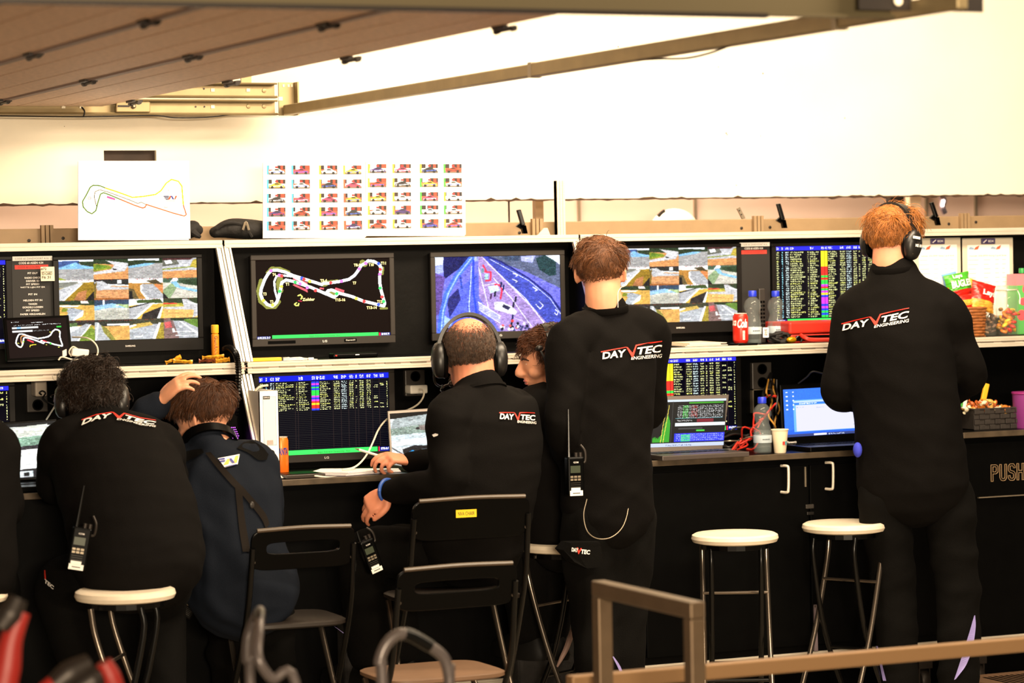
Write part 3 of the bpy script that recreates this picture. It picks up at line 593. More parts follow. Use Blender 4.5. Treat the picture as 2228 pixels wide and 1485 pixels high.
def timing(rows, cls, W=290, Hh=172, fr=1.0, foot=True, bright=True, seed=0):
    c = CV(W, Hh, (5, 5, 6)); hd = .055 if bright else .07
    c.rect(0, 0, 1, hd, (35, 45, 225) if bright else (25, 30, 190))
    cols = [(.005, .03), (.05, .065), (.085, .115), (.125, .27), (.28, .29), (.30, .385), (.40, .43), (.435, .46), (.465, .55), (.57, .62), (.63, .675), (.69, .73), (.74, .755), (.77, .805), (.825, .865), (.88, .915), (.93, .965), (.98, .99)]
    for a, b in cols:
        if b-a > .012: c.words(a, hd*.25, min(b, a+.04), hd*.55, (220, 225, 255), .6)
    bot = .93 if foot else 1.0; h = (bot-hd-.01)/(rows if fr == 1 else rows/fr)
    for r in range(rows):
        y = hd+.012+r*h; k = cls[r % len(cls)] if len(cls) != rows else cls[r]
        Yc = (228, 228, 160) if random.random() < .8 else (240, 236, 130); Wc = (225, 235, 245)
        for j, (a, b) in enumerate(cols):
            if j in (6, 7): c.rect(a, y-.002, b, y+h-.002, CLS[k]); continue
            if j in (12, 15, 16) and random.random() < .45 or (j == 16 and random.random() < .4): continue
            wd = (b-a)*random.uniform(.55, 1) if j in (3, 5, 8) else (b-a)
            c.words(a, y+h*.15, a+wd, h*.6, Wc if j in (2, 10) else ((150, 220, 235) if j == 1 else Yc), .5)
    for a in (.075, .12, .275, .295, .395, .565, .625, .685, .735, .76, .82, .87, .925):
        x = int(a*W); k = c.a[int(hd*Hh):int(bot*Hh), x].sum(-1) < 60; c.a[int(hd*Hh):int(bot*Hh), x][k] = (38, 34, 32)
    if fr < 1:
        for y in np.arange(hd+.012, bot, h): c.a[min(int(y*Hh), Hh-1)][c.a[min(int(y*Hh), Hh-1)].sum(-1) < 60] = (30, 26, 26)
    if foot:
        c.rect(0, .945, .09, 1, (20, 30, 130)); c.words(.01, .955, .085, .03, (230, 230, 240), .7); c.rect(.095, .94, .905, 1, (60, 215, 90)); c.rect(.91, .94, .922, 1, (215, 40, 60)); c.rect(.922, .945, 1, 1, (20, 30, 130)); c.words(.93, .955, .99, .03, (235, 235, 240), .7)
    return c
def pitlane():
    c = CV(290, 178, (105, 105, 215)); X = lambda P: [((x-183)/(1272-183), (y-265)/(930-265)) for x, y in P]
    c.poly(X([(183, 265), (600, 265), (560, 300), (183, 420)]), (150, 160, 235)); c.poly(X([(250, 265), (480, 265), (430, 340), (260, 460)]), (24, 26, 80), 10)
    c.poly(X([(183, 265), (260, 265), (250, 330), (183, 340)]), (220, 235, 255))
    c.poly(X([(560, 265), (1272, 265), (1272, 560), (1000, 420), (700, 300)]), (84, 92, 120), 12)       # verge
    c.poly(X([(930, 270), (1060, 262), (1030, 330), (930, 310)]), (160, 165, 230)); c.poly(X([(1060, 290), (1140, 262), (1240, 310), (1240, 440), (1180, 450), (1090, 390)]), (32, 58, 62), 12)
    c.poly(X([(1140, 262), (1272, 262), (1272, 350), (1220, 310)]), (235, 240, 255)); c.poly(X([(760, 270), (920, 265), (910, 310), (800, 305)]), (60, 74, 100), 12)
    c.poly(X([(590, 265), (640, 265), (760, 315), (1000, 470), (1180, 620), (1272, 730), (1272, 930), (1190, 930), (1000, 690), (780, 460)]), (62, 72, 168), 5)   # track
    c.line(X([(640, 267), (760, 315), (1000, 470), (1180, 620), (1272, 760)]), .006, (30, 34, 110)); c.line(X([(660, 290), (1000, 490), (1180, 650), (1272, 790)]), .0025, (220, 225, 250))
    c.poly(X([(560, 270), (595, 265), (790, 470), (1010, 700), (1200, 930), (740, 930), (560, 620)]), (152, 128, 190), 6)   # pit lane
    c.line(X([(590, 270), (790, 480), (1010, 715), (1170, 930)]), .004, (215, 205, 235)); c.line(X([(640, 330), (960, 640), (1150, 900)]), .003, (235, 230, 245))
    c.line(X([(560, 360), (650, 770)]), .0035, (235, 230, 245)); c.line(X([(690, 460), (840, 640), (1010, 890)]), .0035, (235, 230, 245)); c.line(X([(585, 520), (700, 505)]), .003, (235, 230, 245))
    for P in ([(860, 420), (900, 435), (885, 445)], [(850, 470), (895, 490), (880, 500)], [(1030, 545), (1070, 570), (1050, 580)], [(1085, 675), (1120, 710), (1090, 740), (1055, 700)], [(1225, 750), (1250, 770), (1240, 800), (1220, 780)]): c.line(X(P), .0035, (235, 235, 250))
    c.poly(X([(183, 400), (270, 440), (240, 600), (240, 740), (183, 780)]), (92, 70, 140), 8)            # face at left
    c.poly(X([(330, 600), (560, 400), (560, 930), (240, 930)]), (84, 96, 222), 5); c.poly(X([(240, 760), (330, 830), (310, 870), (240, 930)]), (150, 180, 250))
    c.poly(X([(280, 640), (380, 540), (400, 640), (300, 800)]), (40, 42, 110), 12)
    c.line(X([(215, 930), (235, 760), (280, 590), (370, 430), (500, 275)]), .022, (70, 105, 225)); c.line(X([(225, 930), (245, 740), (295, 580), (380, 425), (500, 275)]), .006, (140, 170, 250))
    c.line(X([(400, 430), (410, 540)]), .008, (50, 70, 170)); c.line(X([(470, 800), (480, 500), (520, 300)]), .004, (40, 60, 190)); c.line(X([(545, 860), (510, 560), (515, 300)]), .008, (44, 70, 220)); c.line(X([(490, 930), (470, 700), (500, 350)]), .004, (180, 200, 255))
    c.poly(X([(550, 660), (740, 790), (740, 850), (555, 730)]), (170, 170, 225), 8); c.line(X([(550, 665), (740, 795)]), .003, (240, 240, 255)); c.line(X([(555, 735), (735, 855)]), .003, (240, 240, 255))
    for P in ([(600, 345), (625, 395), (600, 400)], [(610, 400), (665, 405), (660, 475), (620, 480)], [(700, 515), (740, 520), (760, 560), (745, 640)]): c.line(X(P), .007, (225, 50, 80))
    c.poly(X([(635, 530), (720, 520), (740, 570), (660, 590)]), (190, 225, 215), 20); c.poly(X([(580, 370), (610, 370), (605, 410), (580, 410)]), (120, 150, 170), 20); c.poly(X([(610, 420), (640, 420), (640, 470), (612, 470)]), (150, 190, 190), 20)
    c.poly(X([(690, 670), (760, 670), (840, 710), (890, 760), (870, 790), (800, 770), (690, 735)]), (225, 222, 232), 14); c.poly(X([(770, 690), (830, 720), (810, 745), (760, 715)]), (40, 40, 70))
    for x, y in ((755, 500), (775, 525), (880, 630), (860, 680), (700, 580), (665, 600), (850, 790), (840, 850)): c.line(X([(x, y), (x-5, y+35)]), .007, random.choice([(26, 26, 46), (30, 34, 80), (70, 40, 80)]))
    for k in range(26): c.dot(*X([(random.uniform(740, 990), random.uniform(860, 925))])[0], .011, random.choice([(24, 24, 50), (235, 235, 245), (60, 60, 110), (210, 90, 90), (20, 20, 40)]))
    c.line(X([(860, 815), (950, 850), (1000, 870)]), .0025, (200, 190, 210)); c.dot(*X([(845, 840)])[0], .012, (220, 60, 60))
    c.photo(1, .07); c.noise(6); return c
def onboard(kind):
    if kind == 0:     # left laptop: pale cabin seen down onto the dashboard
        c = CV(120, 110, (232, 236, 232)); c.rect(0, 0, 1, .06, (30, 30, 30)); c.poly([(.1, .1), (.9, .04), (.9, .22), (.2, .3)], (205, 208, 196), 8); c.poly([(0, .3), (.7, .25), (1, .25), (1, .48), (0, .5)], (120, 150, 130), 18); c.poly([(.25, .3), (.45, .28), (.42, .5), (.28, .5)], (40, 40, 40), 8); c.poly([(.25, .44), (1, .4), (1, .48), (.28, .55)], (45, 42, 46), 16); c.poly([(0, .5), (.9, .48), (.9, .75), (.1, .8)], (236, 238, 232), 6); c.line([(.3, .72), (.45, .55)], .008, (70, 90, 80)); c.poly([(.1, .78), (1, .74), (1, .82), (.15, .86)], (220, 224, 222), 6); c.poly([(.2, .86), (.95, .82), (1, 1), (.2, 1)], (42, 40, 42), 6); c.rect(.52, .87, .68, .98, (215, 225, 228)); c.rect(.57, .9, .63, .96, (30, 30, 30)); c.dot(.78, .92, .025, (215, 60, 60)); c.dot(.4, .93, .03, WT); return c.photo(1, .07).noise(4)
    c = CV(130, 130, (205, 212, 212)); c.rect(0, 0, 1, .1, (14, 12, 12)); c.poly([(.05, .1), (1, .0), (1, .3), (0, .28)], (150, 158, 158), 10); c.poly([(.5, .05), (1, .02), (1, .12), (.55, .15)], (210, 215, 222), 6); c.poly([(.0, .28), (.35, .24), (1, .2), (1, .36), (.0, .4)], (120, 135, 125), 22); c.line([(.36, .3), (.95, .24)], .02, (40, 36, 36)); c.poly([(.38, .25), (.92, .2), (.9, .3), (.4, .34)], (115, 105, 100), 16); c.poly([(.55, .1), (.72, .1), (.68, .3), (.58, .3)], (45, 38, 36)); c.poly([(0, .4), (1, .36), (1, .62), (.0, .62)], (185, 198, 202), 6); c.poly([(0, .5), (1, .44), (1, .56), (0, .6)], (225, 230, 230), 5); c.poly([(.14, .66), (.3, .6), (.5, .62), (.56, .72), (1, .66), (1, 1), (.2, 1)], (28, 26, 28), 6); c.poly([(.4, .68), (.54, .67), (.55, .8), (.42, .8)], (120, 140, 150), 8); c.line([(.2, .85), (.2, .76), (.28, .7)], .018, (40, 150, 220)); c.poly([(.25, .78), (.36, .72), (.4, .9), (.38, 1), (.28, 1)], (225, 228, 230), 8); c.line([(0, .62), (.2, .8)], .008, (50, 48, 48))
    for x in (.6, .66, .74): c.rect(x, .8, x+.04, .9, (220, 222, 225))
    return c.photo(1, .07).noise(4)

# ================================================================ MONITORS
def monitor(label, x0, x1, z0, z1, Y, bez, cv, bm, logo=None, group='wall monitors', sc=(1, 1, 1, 1)):
    t = thing('monitor', label, 'monitor', ((x0+x1)/2, Y, z0), group=group)
    L, R, Tp, Bt = [b for b in bez]
    build('housing', B(x0+.004, x1-.004, Y+.004, Y+.032, z0+.004, z1-.004), m_bezeld, t, bevel=.003)
    f = MB(); f.box(x0, x1, Y-.006, Y+.004, z1-Tp, z1); f.box(x0, x1, Y-.006, Y+.004, z0, z0+Bt); f.box(x0, x0+L, Y-.006, Y+.004, z0+Bt, z1-Tp); f.box(x1-R, x1, Y-.006, Y+.004, z0+Bt, z1-Tp)
    bz = build('bezel', f, bm, t, bevel=.002, seg=1)
    build('panel_glass', B(x0+L, x1-R, Y+.001, Y+.0035, z0+Bt, z1-Tp), m_blackg, t)
    raster('screen_image', cv, (x0+L, Y, z1-Tp), (x1-R-x0-L, 0, 0), (0, 0, -(z1-Tp-z0-Bt)), m_screen, t)
    if logo:
        s, w, h = logo; text(s, ((x0+x1)/2-w/2, Y-.006, z0+Bt/2+h/2), EX, EZ, w, h, m_wlet, bz, bold=.01)
    return t
MY = PY-.034
feed = feeds()
def mrect(x0, y0, x1, y1): return rect(x0, y0, x1, y1, MY)
a, b, z0, z1 = mrect(116, 555, 441, 766)
monitor('black framed monitor with sixteen track camera views above the curly man', a, b, z0, z1, MY, (.021, .02, .013, .045), feed, m_bezeld, ('SAMSUNG', .036, .006))
wS, hS = b-a, z1-z0
a, b, z0, z1 = mrect(1400, 531, 1613, 718)
monitor('black framed monitor with sixteen track camera views beside the standing man', b-wS, b, z1-hS, z1, MY, (.021, .02, .013, .045), feed, m_bezeld, ('SAMSUNG', .036, .006))
a, b, z0, z1 = mrect(546, 552, 858, 750)
lg = monitor('grey framed monitor showing a white race track outline on black', a, b, z0, z1, MY, (.019, .019, .019, .028), trackmap(), m_bezel, ('LG', .017, .008))
SX0, SX1, SZ0, SZ1 = a+.019, b-.019, z0+.028, z1-.019
for s, x, y in (('T1', 635, 493), ('T2', 500, 645), ('T3', 443, 575), ('T4', 525, 405), ('T5-6', 932, 468), ('T7', 1212, 496), ('T8-9', 1224, 336), ('T10', 1353, 336), ('T11', 1460, 324), ('T12', 1420, 668), ('T13-14', 1328, 720), ('T15-16', 1055, 643), ('Zolder', 776, 632)):
    u, v = nz([(x, y)])[0]; k = len(s)
    text(s, (SX0+u*(SX1-SX0), MY-.0004, SZ1-v*(SZ1-SZ0)), EX, EZ, .0066*k*(1.2 if s == 'Zolder' else 1), .0105, m_ltext, lg, name='turn_label', bold=.02, off=.0004)
text('Belgian Endurance Championship - Race', (SX0+.20, MY-.0004, SZ0+.0075), EX, EZ, .12, .0055, mat('dark_green_lettering', (25, 110, 50), .6), lg, bold=.01, off=.0004)
for px0, px1, s in ((583, 643, '- ------- -- ------- ---'), (749, 776, 'Dayvtec01')):
    p0 = at(px0, 742, MY-.006); p1 = at(px1, 742, MY-.006); st = build('sticker', B(p0[0], p1[0], MY-.0072, MY-.006, z0+.009, z0+.020), m_blackg, lg)
    if s[0] == 'D': text(s, (p0[0]+.006, MY-.0072, z0+.0175), EX, EZ, .036, .006, m_wlet, st)
a, b, z0, z1 = mrect(937, 546, 1229, 737)
monitor('grey framed monitor showing a pit lane camera in blue tones', a, b, z0, z1, MY, (.019, .019, .019, .028), pitlane(), m_bezel, ('LG', .017, .008))
a, b, z0, z1 = mrect(553, 803, 859, 1003)
mlow = monitor('grey framed monitor with a half filled timing table behind the white binder', a, b, z0, z1, MY, (.02, .022, .019, .028), timing(16, [4, 3, 4, 2, 4, 2, 2, 2, 3, 4, 3, 1, 0, 1, 1, 4], fr=.43, bright=False), m_bezel, ('LG', .017, .008))
text('Belgian Endurance Championship - Race', (a+.24, MY-.0004, z0+.0375), EX, EZ, .125, .008, mat('dark_green_lettering', (25, 110, 50), .6), mlow, bold=.01, off=.0006)
C3 = [0]*7+[1]*4+[2, 1, 2, 2, 3, 1, 2, 3, 0, 4, 3, 3, 3, 4, 3, 4, 2, 4, 2]
a, b, z0, z1 = mrect(1680, 527, 1900, 710)
monitor('dark framed monitor with a full timing table left of the ginger man', a, a+wS, z1-hS*.985, z1, MY, (.018, .02, .014, .022), timing(30, C3), m_bezeld)
a, b, z0, z1 = mrect(1400, 770, 1612, 950)
monitor('dark monitor with a bright yellow timing table behind the grey laptop', b-wS, b, z1-hS*.93, z1, MY, (.018, .02, .016, .02), timing(26, [0]*7+[1]*4+[2, 1, 2, 0, 0, 2, 2, 4, 2, 1, 0, 3, 3, 2, 1]), m_bezeld)
a, b, z0, z1 = mrect(0, 557, 27, 760)
monitor('monitor with a timing table cut by the left edge beside the code sheet', b-wS, b, z0, z1, MY, (.02, .022, .014, .022), timing(30, C3), m_bezeld)
a, b, z0, z1 = mrect(0, 828, 33, 950)
monitor('low monitor with a timing table cut by the left edge above the laptop', b-wS, b, z1-hS*.95, z1, MY, (.02, .022, .018, .022), timing(24, [4, 2, 1]), m_bezeld)

# code sheets between the monitors
def code_sheet(label, x0, y0, x1, y1, px, lines):
    t = thing('code_sheet', label, 'sign', tuple(at((x0+x1)/2, y1, MY)), group='code sheets between the monitors')
    a, b, z0, z1 = mrect(x0, y0, x1, y1); bd = build('board', B(a, b, MY+.008, MY+.03, z0, z1), mat('sheet_black', (20, 18, 17), .6), t)
    w = b-a; Yf = MY+.008
    zt = z1; h = .0155
    build('white_strip', B(a+.03*w, b-.0*w, Yf-.0012, Yf, zt-h, zt), m_paper, t); text('CODE 60 ZANDVOORT 4:16', (a+.09*w, Yf-.0012, zt-.0045), EX, EZ, .82*w, .0075, mat('pale_grey_lettering', (165, 160, 155), .6), t)
    text('CODE 60 ASSEN 4:34', (a+.18*w, Yf, zt-h-.0035), EX, EZ, .6*w, .008, m_wlet, t, bold=.02)
    build('red_strip', B(a+.08*w, b-.1*w, Yf-.0012, Yf, zt-h*2.9, zt-h*1.95), m_redb, t); text('CODE 60 ZOLDER 4:21', (a+.16*w, Yf-.0012, zt-h*2.15), EX, EZ, .64*w, .0075, mat('dark_red_lettering', (150, 30, 25), .6), t)
    for s, py in lines:
        p = at(px, py, Yf); wd = .0052*len(s); text(s, (p[0]-wd/2, Yf, p[2]), EX, EZ, wd, .0062, m_wlet, t, bold=.02)
    return t, a, b
t, a, b = code_sheet('black code sheet with white and red strips left of the camera monitor', 27, 557, 116, 692, 71, [('PIT OUT', 592), ('RADIO CHECK', 602), ('DRIVER ID', 609), ('PIT SPEED', 616), ('WITTE LIJN PIT EX', 623), ('PIT IN', 638), ('MELDEN PIT IN', 651), ('TANKEN', 659), ('GORDELS LOSSEN', 666), ('PIT SPEED', 673), ('PAPIER VERZAMELEN', 681)])
code_sheet('black code sheet with white and red strips behind the bottles', 1611, 527, 1678, 715, 1645, [])
nt = thing('paper_note', 'small handwritten note stuck beside the left camera monitor', 'note', tuple(at(102, 610, MY)))
a, b, z0, z1 = rect(87, 580, 117, 611, MY-.002); build('paper', B(a, b, MY-.012, MY-.0105, z0, z1), mat('note_paper', (232, 222, 196), .8), nt)
for s, x, y, wd in (('#72', 88, 582, .02), ('SD-CARD', 90, 592, .037), ('F6 31', 91, 600, .03)):
    p = at(x, y, MY-.012); text(s, (p[0]+.001, MY-.012, p[2]), EX, EZ, wd, .0095, m_blet, nt)
build('ruled_line', B(a+.002, b-.008, MY-.0128, MY-.012, (z0+z1)/2+.007, (z0+z1)/2+.0082), m_blet, nt)

# ================================================================ POSTERS ON THE TOP RAIL
def sheet(name, label, cat, corners, Y0, Y1, cv, thick=.004, res=None):
    (x0, y0), (x1, y1) = corners; p = [at(x0, y0, Y1), at(x1, y0, Y1), at(x1, y1, Y0), at(x0, y1, Y0)]
    t = thing(name, label, cat, tuple((p[2]+p[3])/2))
    n = nrm(np.cross(p[1]-p[0], p[0]-p[3])); n = n if n[1] < 0 else -n
    mb = MB(); mb.hexa([p[3]-n*.0, p[2], p[1], p[0]], [q-n*thick for q in (p[3], p[2], p[1], p[0])]); build('board', mb, m_paper, t)
    raster('print', cv, p[0]+n*.0008, p[1]-p[0], p[3]-p[0], m_print, t); return t
c = CV(300, 215, (250, 249, 246)); k = lambda P: [((x-503)/(1222-503), (y-1040)/(1560-1040)) for x, y in P]
GN = (50, 105, 8); YE = (205, 172, 0); ORN = (170, 66, 8)
c.line(k([(680, 1222), (640, 1205), (600, 1202), (580, 1215), (555, 1265), (530, 1310), (535, 1345), (560, 1375), (590, 1390), (615, 1370), (630, 1310), (645, 1262), (665, 1252), (700, 1265), (775, 1298)]), .0052, GN)
c.line(k([(680, 1222), (740, 1242), (850, 1284), (920, 1278), (1000, 1265), (1035, 1240), (1070, 1190), (1105, 1165), (1150, 1178), (1172, 1210), (1180, 1340)]), .0058, YE)
c.line(k([(1180, 1340), (1198, 1400), (1185, 1410), (1120, 1392), (1000, 1352), (940, 1332), (930, 1350), (915, 1355), (860, 1335), (775, 1298)]), .0052, ORN)
c.line(k([(620, 1345), (605, 1280), (610, 1245), (640, 1232), (700, 1250), (830, 1300), (885, 1325), (905, 1316), (935, 1330)]), .003, (40, 36, 34))
c.poly(k([(687, 1272), (740, 1290), (737, 1302), (685, 1286)]), (190, 60, 150))
for i, y in enumerate((1275, 1285, 1295)): c.poly(k([(1048+i*7, y), (1085, y), (1088, y+6), (1053+i*7, y+6)]), (15, 18, 70))
c.poly(k([(1080, 1300), (1092, 1275), (1104, 1275), (1092, 1300)]), (200, 60, 10)); c.poly(k([(1098, 1275), (1108, 1275), (1122, 1300), (1110, 1300)]), (12, 16, 130)); c.poly(k([(1118, 1300), (1130, 1275), (1140, 1275), (1128, 1300)]), (200, 60, 10))
c.line(k([(1070, 1308), (1125, 1308)]), .002, (180, 120, 100))
for x, y in ((575, 1287), (1075, 1237), (1066, 1348)): c.line(k([(x-9, y-6), (x+9, y-6), (x+9, y+6), (x-9, y+6), (x-9, y-6)]), .0012, (50, 50, 50))
for x, y in ((600, 1217), (543, 1320), (588, 1372), (845, 1271), (872, 1293), (1030, 1265), (1062, 1178), (1096, 1198), (1142, 1382), (1178, 1390), (1110, 1405)): c.dot(*k([(x, y)])[0], .002, (70, 70, 70))
c.line(k([(785, 1316), (800, 1322)]), .001, (50, 50, 50)); c.line(k([(815, 1328), (838, 1338)]), .001, (50, 50, 50))
sheet('track_map_poster', 'white board with a thin coloured race track map', 'poster', ((170, 350), (411, 522)), 9.72, 9.86, c)
def carpics(x0, y0, x1, y1, cols, rows, sd):
    rr = random.Random(sd); W = int((x1-x0)); Hh = int((y1-y0)); c = CV(W, Hh, (250, 249, 244))
    for r, py in enumerate(rows):
        for q, px in enumerate(cols):
            X0 = (px-x0)/W; Y0 = (py-y0)/Hh; w = 40/W; h = 20/Hh
            st = [(70, 190, 235), (235, 170, 50), (240, 225, 50), (60, 180, 60), (220, 80, 50)][0 if q < 2 and sd == 1 and r < 5 else rr.choice([1, 4, 4, 1]) if sd == 1 else (rr.choice([2, 2, 1]) if q < 2 else rr.choice([3, 3, 2]))]
            c.rect(X0, Y0, X0+4/W, Y0+h, st); xb = X0+4/W
            c.rect(xb, Y0, X0+w, Y0+h*.45, (36, 30, 34)); c.rect(xb+10/W*rr.random(), Y0, xb+(12+8*rr.random())/W, Y0+h*.45, (240, 240, 240)); c.rect(xb+26/W, Y0, X0+w-6*rr.random()/W, Y0+h*.45, (222, 60, 44)); c.rect(xb+14/W, Y0+h*.1, xb+20/W, Y0+h*.3, (200, 40, 40))
            c.rect(xb, Y0+h*.45, X0+w, Y0+h*.75, (225, 80, 60) if rr.random() < .6 else (235, 225, 215)); c.rect(xb, Y0+h*.75, X0+w, Y0+h, (96, 86, 84))
            bc = rr.choice([(240, 240, 240), (240, 240, 240), (225, 60, 45), (235, 180, 50), (60, 40, 110), (40, 40, 46), (215, 60, 100), (235, 235, 230)])
            f = lambda P: [(xb+px_*35/W, Y0+py_*h) for px_, py_ in P]
            c.poly(f([(.05, .86), (.04, .62), (.2, .55), (.34, .38), (.62, .36), (.78, .55), (.95, .62), (.97, .86)]), bc); c.poly(f([(.33, .54), (.4, .42), (.6, .42), (.7, .54)]), (30, 28, 32)); c.poly(f([(.1, .7), (.9, .66), (.9, .74), (.1, .8)]), rr.choice([(220, 60, 50), (40, 40, 50), (240, 240, 240), (60, 90, 200)]))
            for wx in (.22, .78): c.dot(xb+wx*35/W, Y0+.84*h, 3.0/W, (18, 16, 16))
            c.words(X0+4/W, Y0+h+3/Hh, X0+18/W, .006, (215, 212, 208), .5)
    return c
rowsL = (360, 391, 422, 452, 482); sheet('car_photo_poster', 'white sheet of small race car photos left half of the pair', 'poster', ((572, 354), (794, 518)), 9.72, 9.82, carpics(572, 354, 794, 518, (580, 633, 693, 746), rowsL, 1))
sheet('car_photo_poster', 'white sheet of small race car photos right half of the pair', 'poster', ((796, 352), (1011, 513)), 9.72, 9.82, carpics(796, 352, 1011, 513, (800, 853, 912, 964), (357, 388, 419, 448, 478), 2))
# black gloves / bag on top of the console
m_blackf = mat('black_fabric', (24, 21, 20), .8, noise=.4, nscale=25, bump=.5, bscale=40)
t = thing('black_bag', 'black crumpled bag lying behind the car photos', 'bag', tuple(at(520, 520, 9.8)))
mb = MB(); mb.loft([at(468, 505, 9.8), at(500, 497, 9.8), at(540, 498, 9.8), at(585, 500, 9.82)], [.02, .035, .036, .03], [.03, .05, .05, .04], EZ); build('body', mb, m_blackf, t, smooth=True, angle=180)
mb = MB(); mb.tube([at(470, 497, 9.76), at(495, 484, 9.75), at(530, 490, 9.75), at(548, 515, 9.76)], .006, 6, 5); build('strap', mb, m_blackf, t, smooth=True)
mb = MB(); mb.tube([at(528, 500, 9.74), at(535, 483, 9.74), at(541, 500, 9.74)], .005, 6, 4); build('buckle', mb, m_alud, t)
t = thing('black_glove', 'small black glove poking out beside the track map', 'glove', tuple(at(422, 520, 9.8)))
mb = MB(); mb.loft([at(405, 505, 9.9), at(420, 497, 9.9), at(430, 500, 9.9)], [.028, .03, .02], [.03, .03, .02], EZ); build('body', mb, m_blackf, t, smooth=True, angle=180)
mb = MB(); mb.tube([at(420, 505, 9.86), at(430, 512, 9.85), at(436, 516, 9.85)], [.014, .011, .006], 8, 3); build('finger', mb, m_blackf, t, smooth=True)

# ================================================================ THINGS ON THE SHELVES
def X(px, py, Y): return at(px, py, Y)[0]
m_clear = mat('clear_bottle', (150, 158, 158), .05, alpha=.16, spec=1.0)
m_water = mat('water', (150, 165, 165), .05, alpha=.16, spec=.8)
m_blab = mat('bottle_label', (190, 205, 215), .5, alpha=.75)
def bottle(label, x, y, z, s=1.0, fill=.1, lab=True):
    t = thing('water_bottle', label, 'bottle', (x, y, z), group='clear water bottles with blue caps')
    pr = [(.024, 0), (.030, .004), (.031, .03), (.0305, .075), (.029, .09), (.024, .108), (.0225, .115), (.026, .125), (.031, .142), (.031, .152), (.026, .168), (.017, .178), (.0125, .182), (.0125, .192)]
    k = lambda P: [(r*s*1.08, h*s) for r, h in P]
    build('bottle_wall', MB().lathe(k(pr), (0, 0, 0), n=28), m_clear, t, world=False, smooth=True, angle=60)
    build('water_fill', MB().lathe(k([(.022, .003), (.0285, .007), (.0285, fill)]), (0, 0, 0), n=24), m_water, t, world=False, smooth=True)
    build('cap', MB().lathe(k([(.0145, .184), (.015, .186), (.015, .204), (.013, .207), (.004, .2075)]), (0, 0, 0), n=20), m_bluec, t, world=False, smooth=True)
    if lab:
        lb = build('paper_label', MB().lathe(k([(.0314, .04), (.0316, .041), (.0316, .066), (.0314, .067)]), (0, 0, 0), n=28), m_blab, t, world=False, smooth=True)
        mb = MB()
        for i in range(5): a_ = math.radians(-115+i*10); mb.obox((.0322*s*1.08*math.cos(a_), .0322*s*1.08*math.sin(a_), .053*s), (-.0016*math.sin(a_), .0016*math.cos(a_), 0), (.0004, .0004, 0), (0, 0, .002))
        build('small_print', mb, m_blet, lb, world=False)
    return t
bottle('empty clear bottle beside the red can', X(1638, 700, 9.53), 9.53, ZS, .99, .02)
bottle('clear bottle standing before the timing monitor', X(1688, 690, 9.60), 9.60, ZS, .97, .04)
bottle('half full clear water bottle beside the paper cup on the desk', X(1659, 940, 9.32), 9.32, ZD, 1.02, .085)
# red can
cx = X(1611, 700, 9.50)
t = thing('soda_can', 'red soda can with white script on the shelf', 'can', (cx, 9.50, ZS+.008))
m_canred = mat('can_red', (205, 38, 24), .35, .2)
build('can_body', MB().lathe([(.024, 0), (.028, .006), (.0295, .012), (.0295, .098), (.026, .106), (.0235, .110)], (0, 0, 0), n=28), m_canred, t, world=False, smooth=True)
build('lid', MB().lathe([(.0235, .110), (.025, .112), (.0235, .113), (.022, .1105), (.003, .1105)], (0, 0, 0), n=28), m_alu, t, world=False, smooth=True)
def wraptext(s, parent, R, a0, a1, z0, z1, M, shear=0, bold=.02, name='lettering'):
    V, Fc = text2d(s, shear, bold); an = a0+(a1-a0)*V[:, 0]; mb = MB(); mb.add(np.c_[R*np.cos(an), R*np.sin(an), z0+(z1-z0)*V[:, 1]], Fc); return build(name, mb, M, parent, world=False)
RD = math.radians
wraptext('Coca', t, .0300, RD(-205), RD(-150), .066, .096, m_wlet, .3, .03); wraptext('Cola', t, .0300, RD(-142), RD(-62), .058, .092, m_wlet, .35, .035)
mb = MB()
for k in range(9): a_ = RD(-95); mb.obox((.0298*math.cos(a_), .0298*math.sin(a_), .014+k*.004), (.005, 0, 0), (0, .0006, 0), (0, 0, .0011))
build('nutrition_panel', mb, m_wlet, t, world=False)
t = thing('black_phone', 'black phone lying under the red can', 'phone', (cx, 9.49, ZS)); build('slab', B(cx-.035, cx+.05, 9.455, 9.53, ZS, ZS+.008), m_blackg, t, bevel=.003); build('camera_bump', B(cx-.03, cx-.01, 9.458, 9.475, ZS+.0079, ZS+.0095), m_bezel, t, bevel=.001)
t = thing('remote_control', 'dark slim remote standing upright between two bottles', 'remote', (X(1656, 700, 9.66), 9.66, ZS))
x = X(1656, 660, 9.66); rb = build('remote_body', B(x-.014, x+.014, 9.65, 9.665, ZS, X(0, 0, 9)*0+at(1656, 627, 9.66)[2]), m_bezel, t, bevel=.004)
for i in range(8):
    for j in range(2): build('button', B(x-.009+j*.011, x-.002+j*.011, 9.647, 9.651, ZS+.05+i*.015, ZS+.058+i*.015), m_blackg, t)
t = thing('paper_stack', 'loose white papers on the shelf beside the standing man', 'papers', (X(1530, 735, 9.56), 9.56, ZS))
for i, (p0, p1) in enumerate(((1480, 1575), (1487, 1560), (1495, 1573))):
    a, b = X(p0, 735, 9.53), X(p1, 735, 9.53); mb = MB(); z = ZS+.001+i*.004
    mb.hexa([(a, 9.49+i*.01, z), (b, 9.50, z), (b-.01, 9.70, z+.002), (a+.01, 9.69, z+.002)], [(a, 9.49+i*.01, z+.003), (b, 9.50, z+.003), (b-.01, 9.70, z+.005), (a+.01, 9.69, z+.005)]); build('sheet', mb, mat('cream_paper', (222, 205, 182), .8), t)
t = thing('lanyard', 'black lanyard heap with white tag beside the red case', 'lanyard', (X(1695, 725, 9.52), 9.52, ZS))
mb = MB()
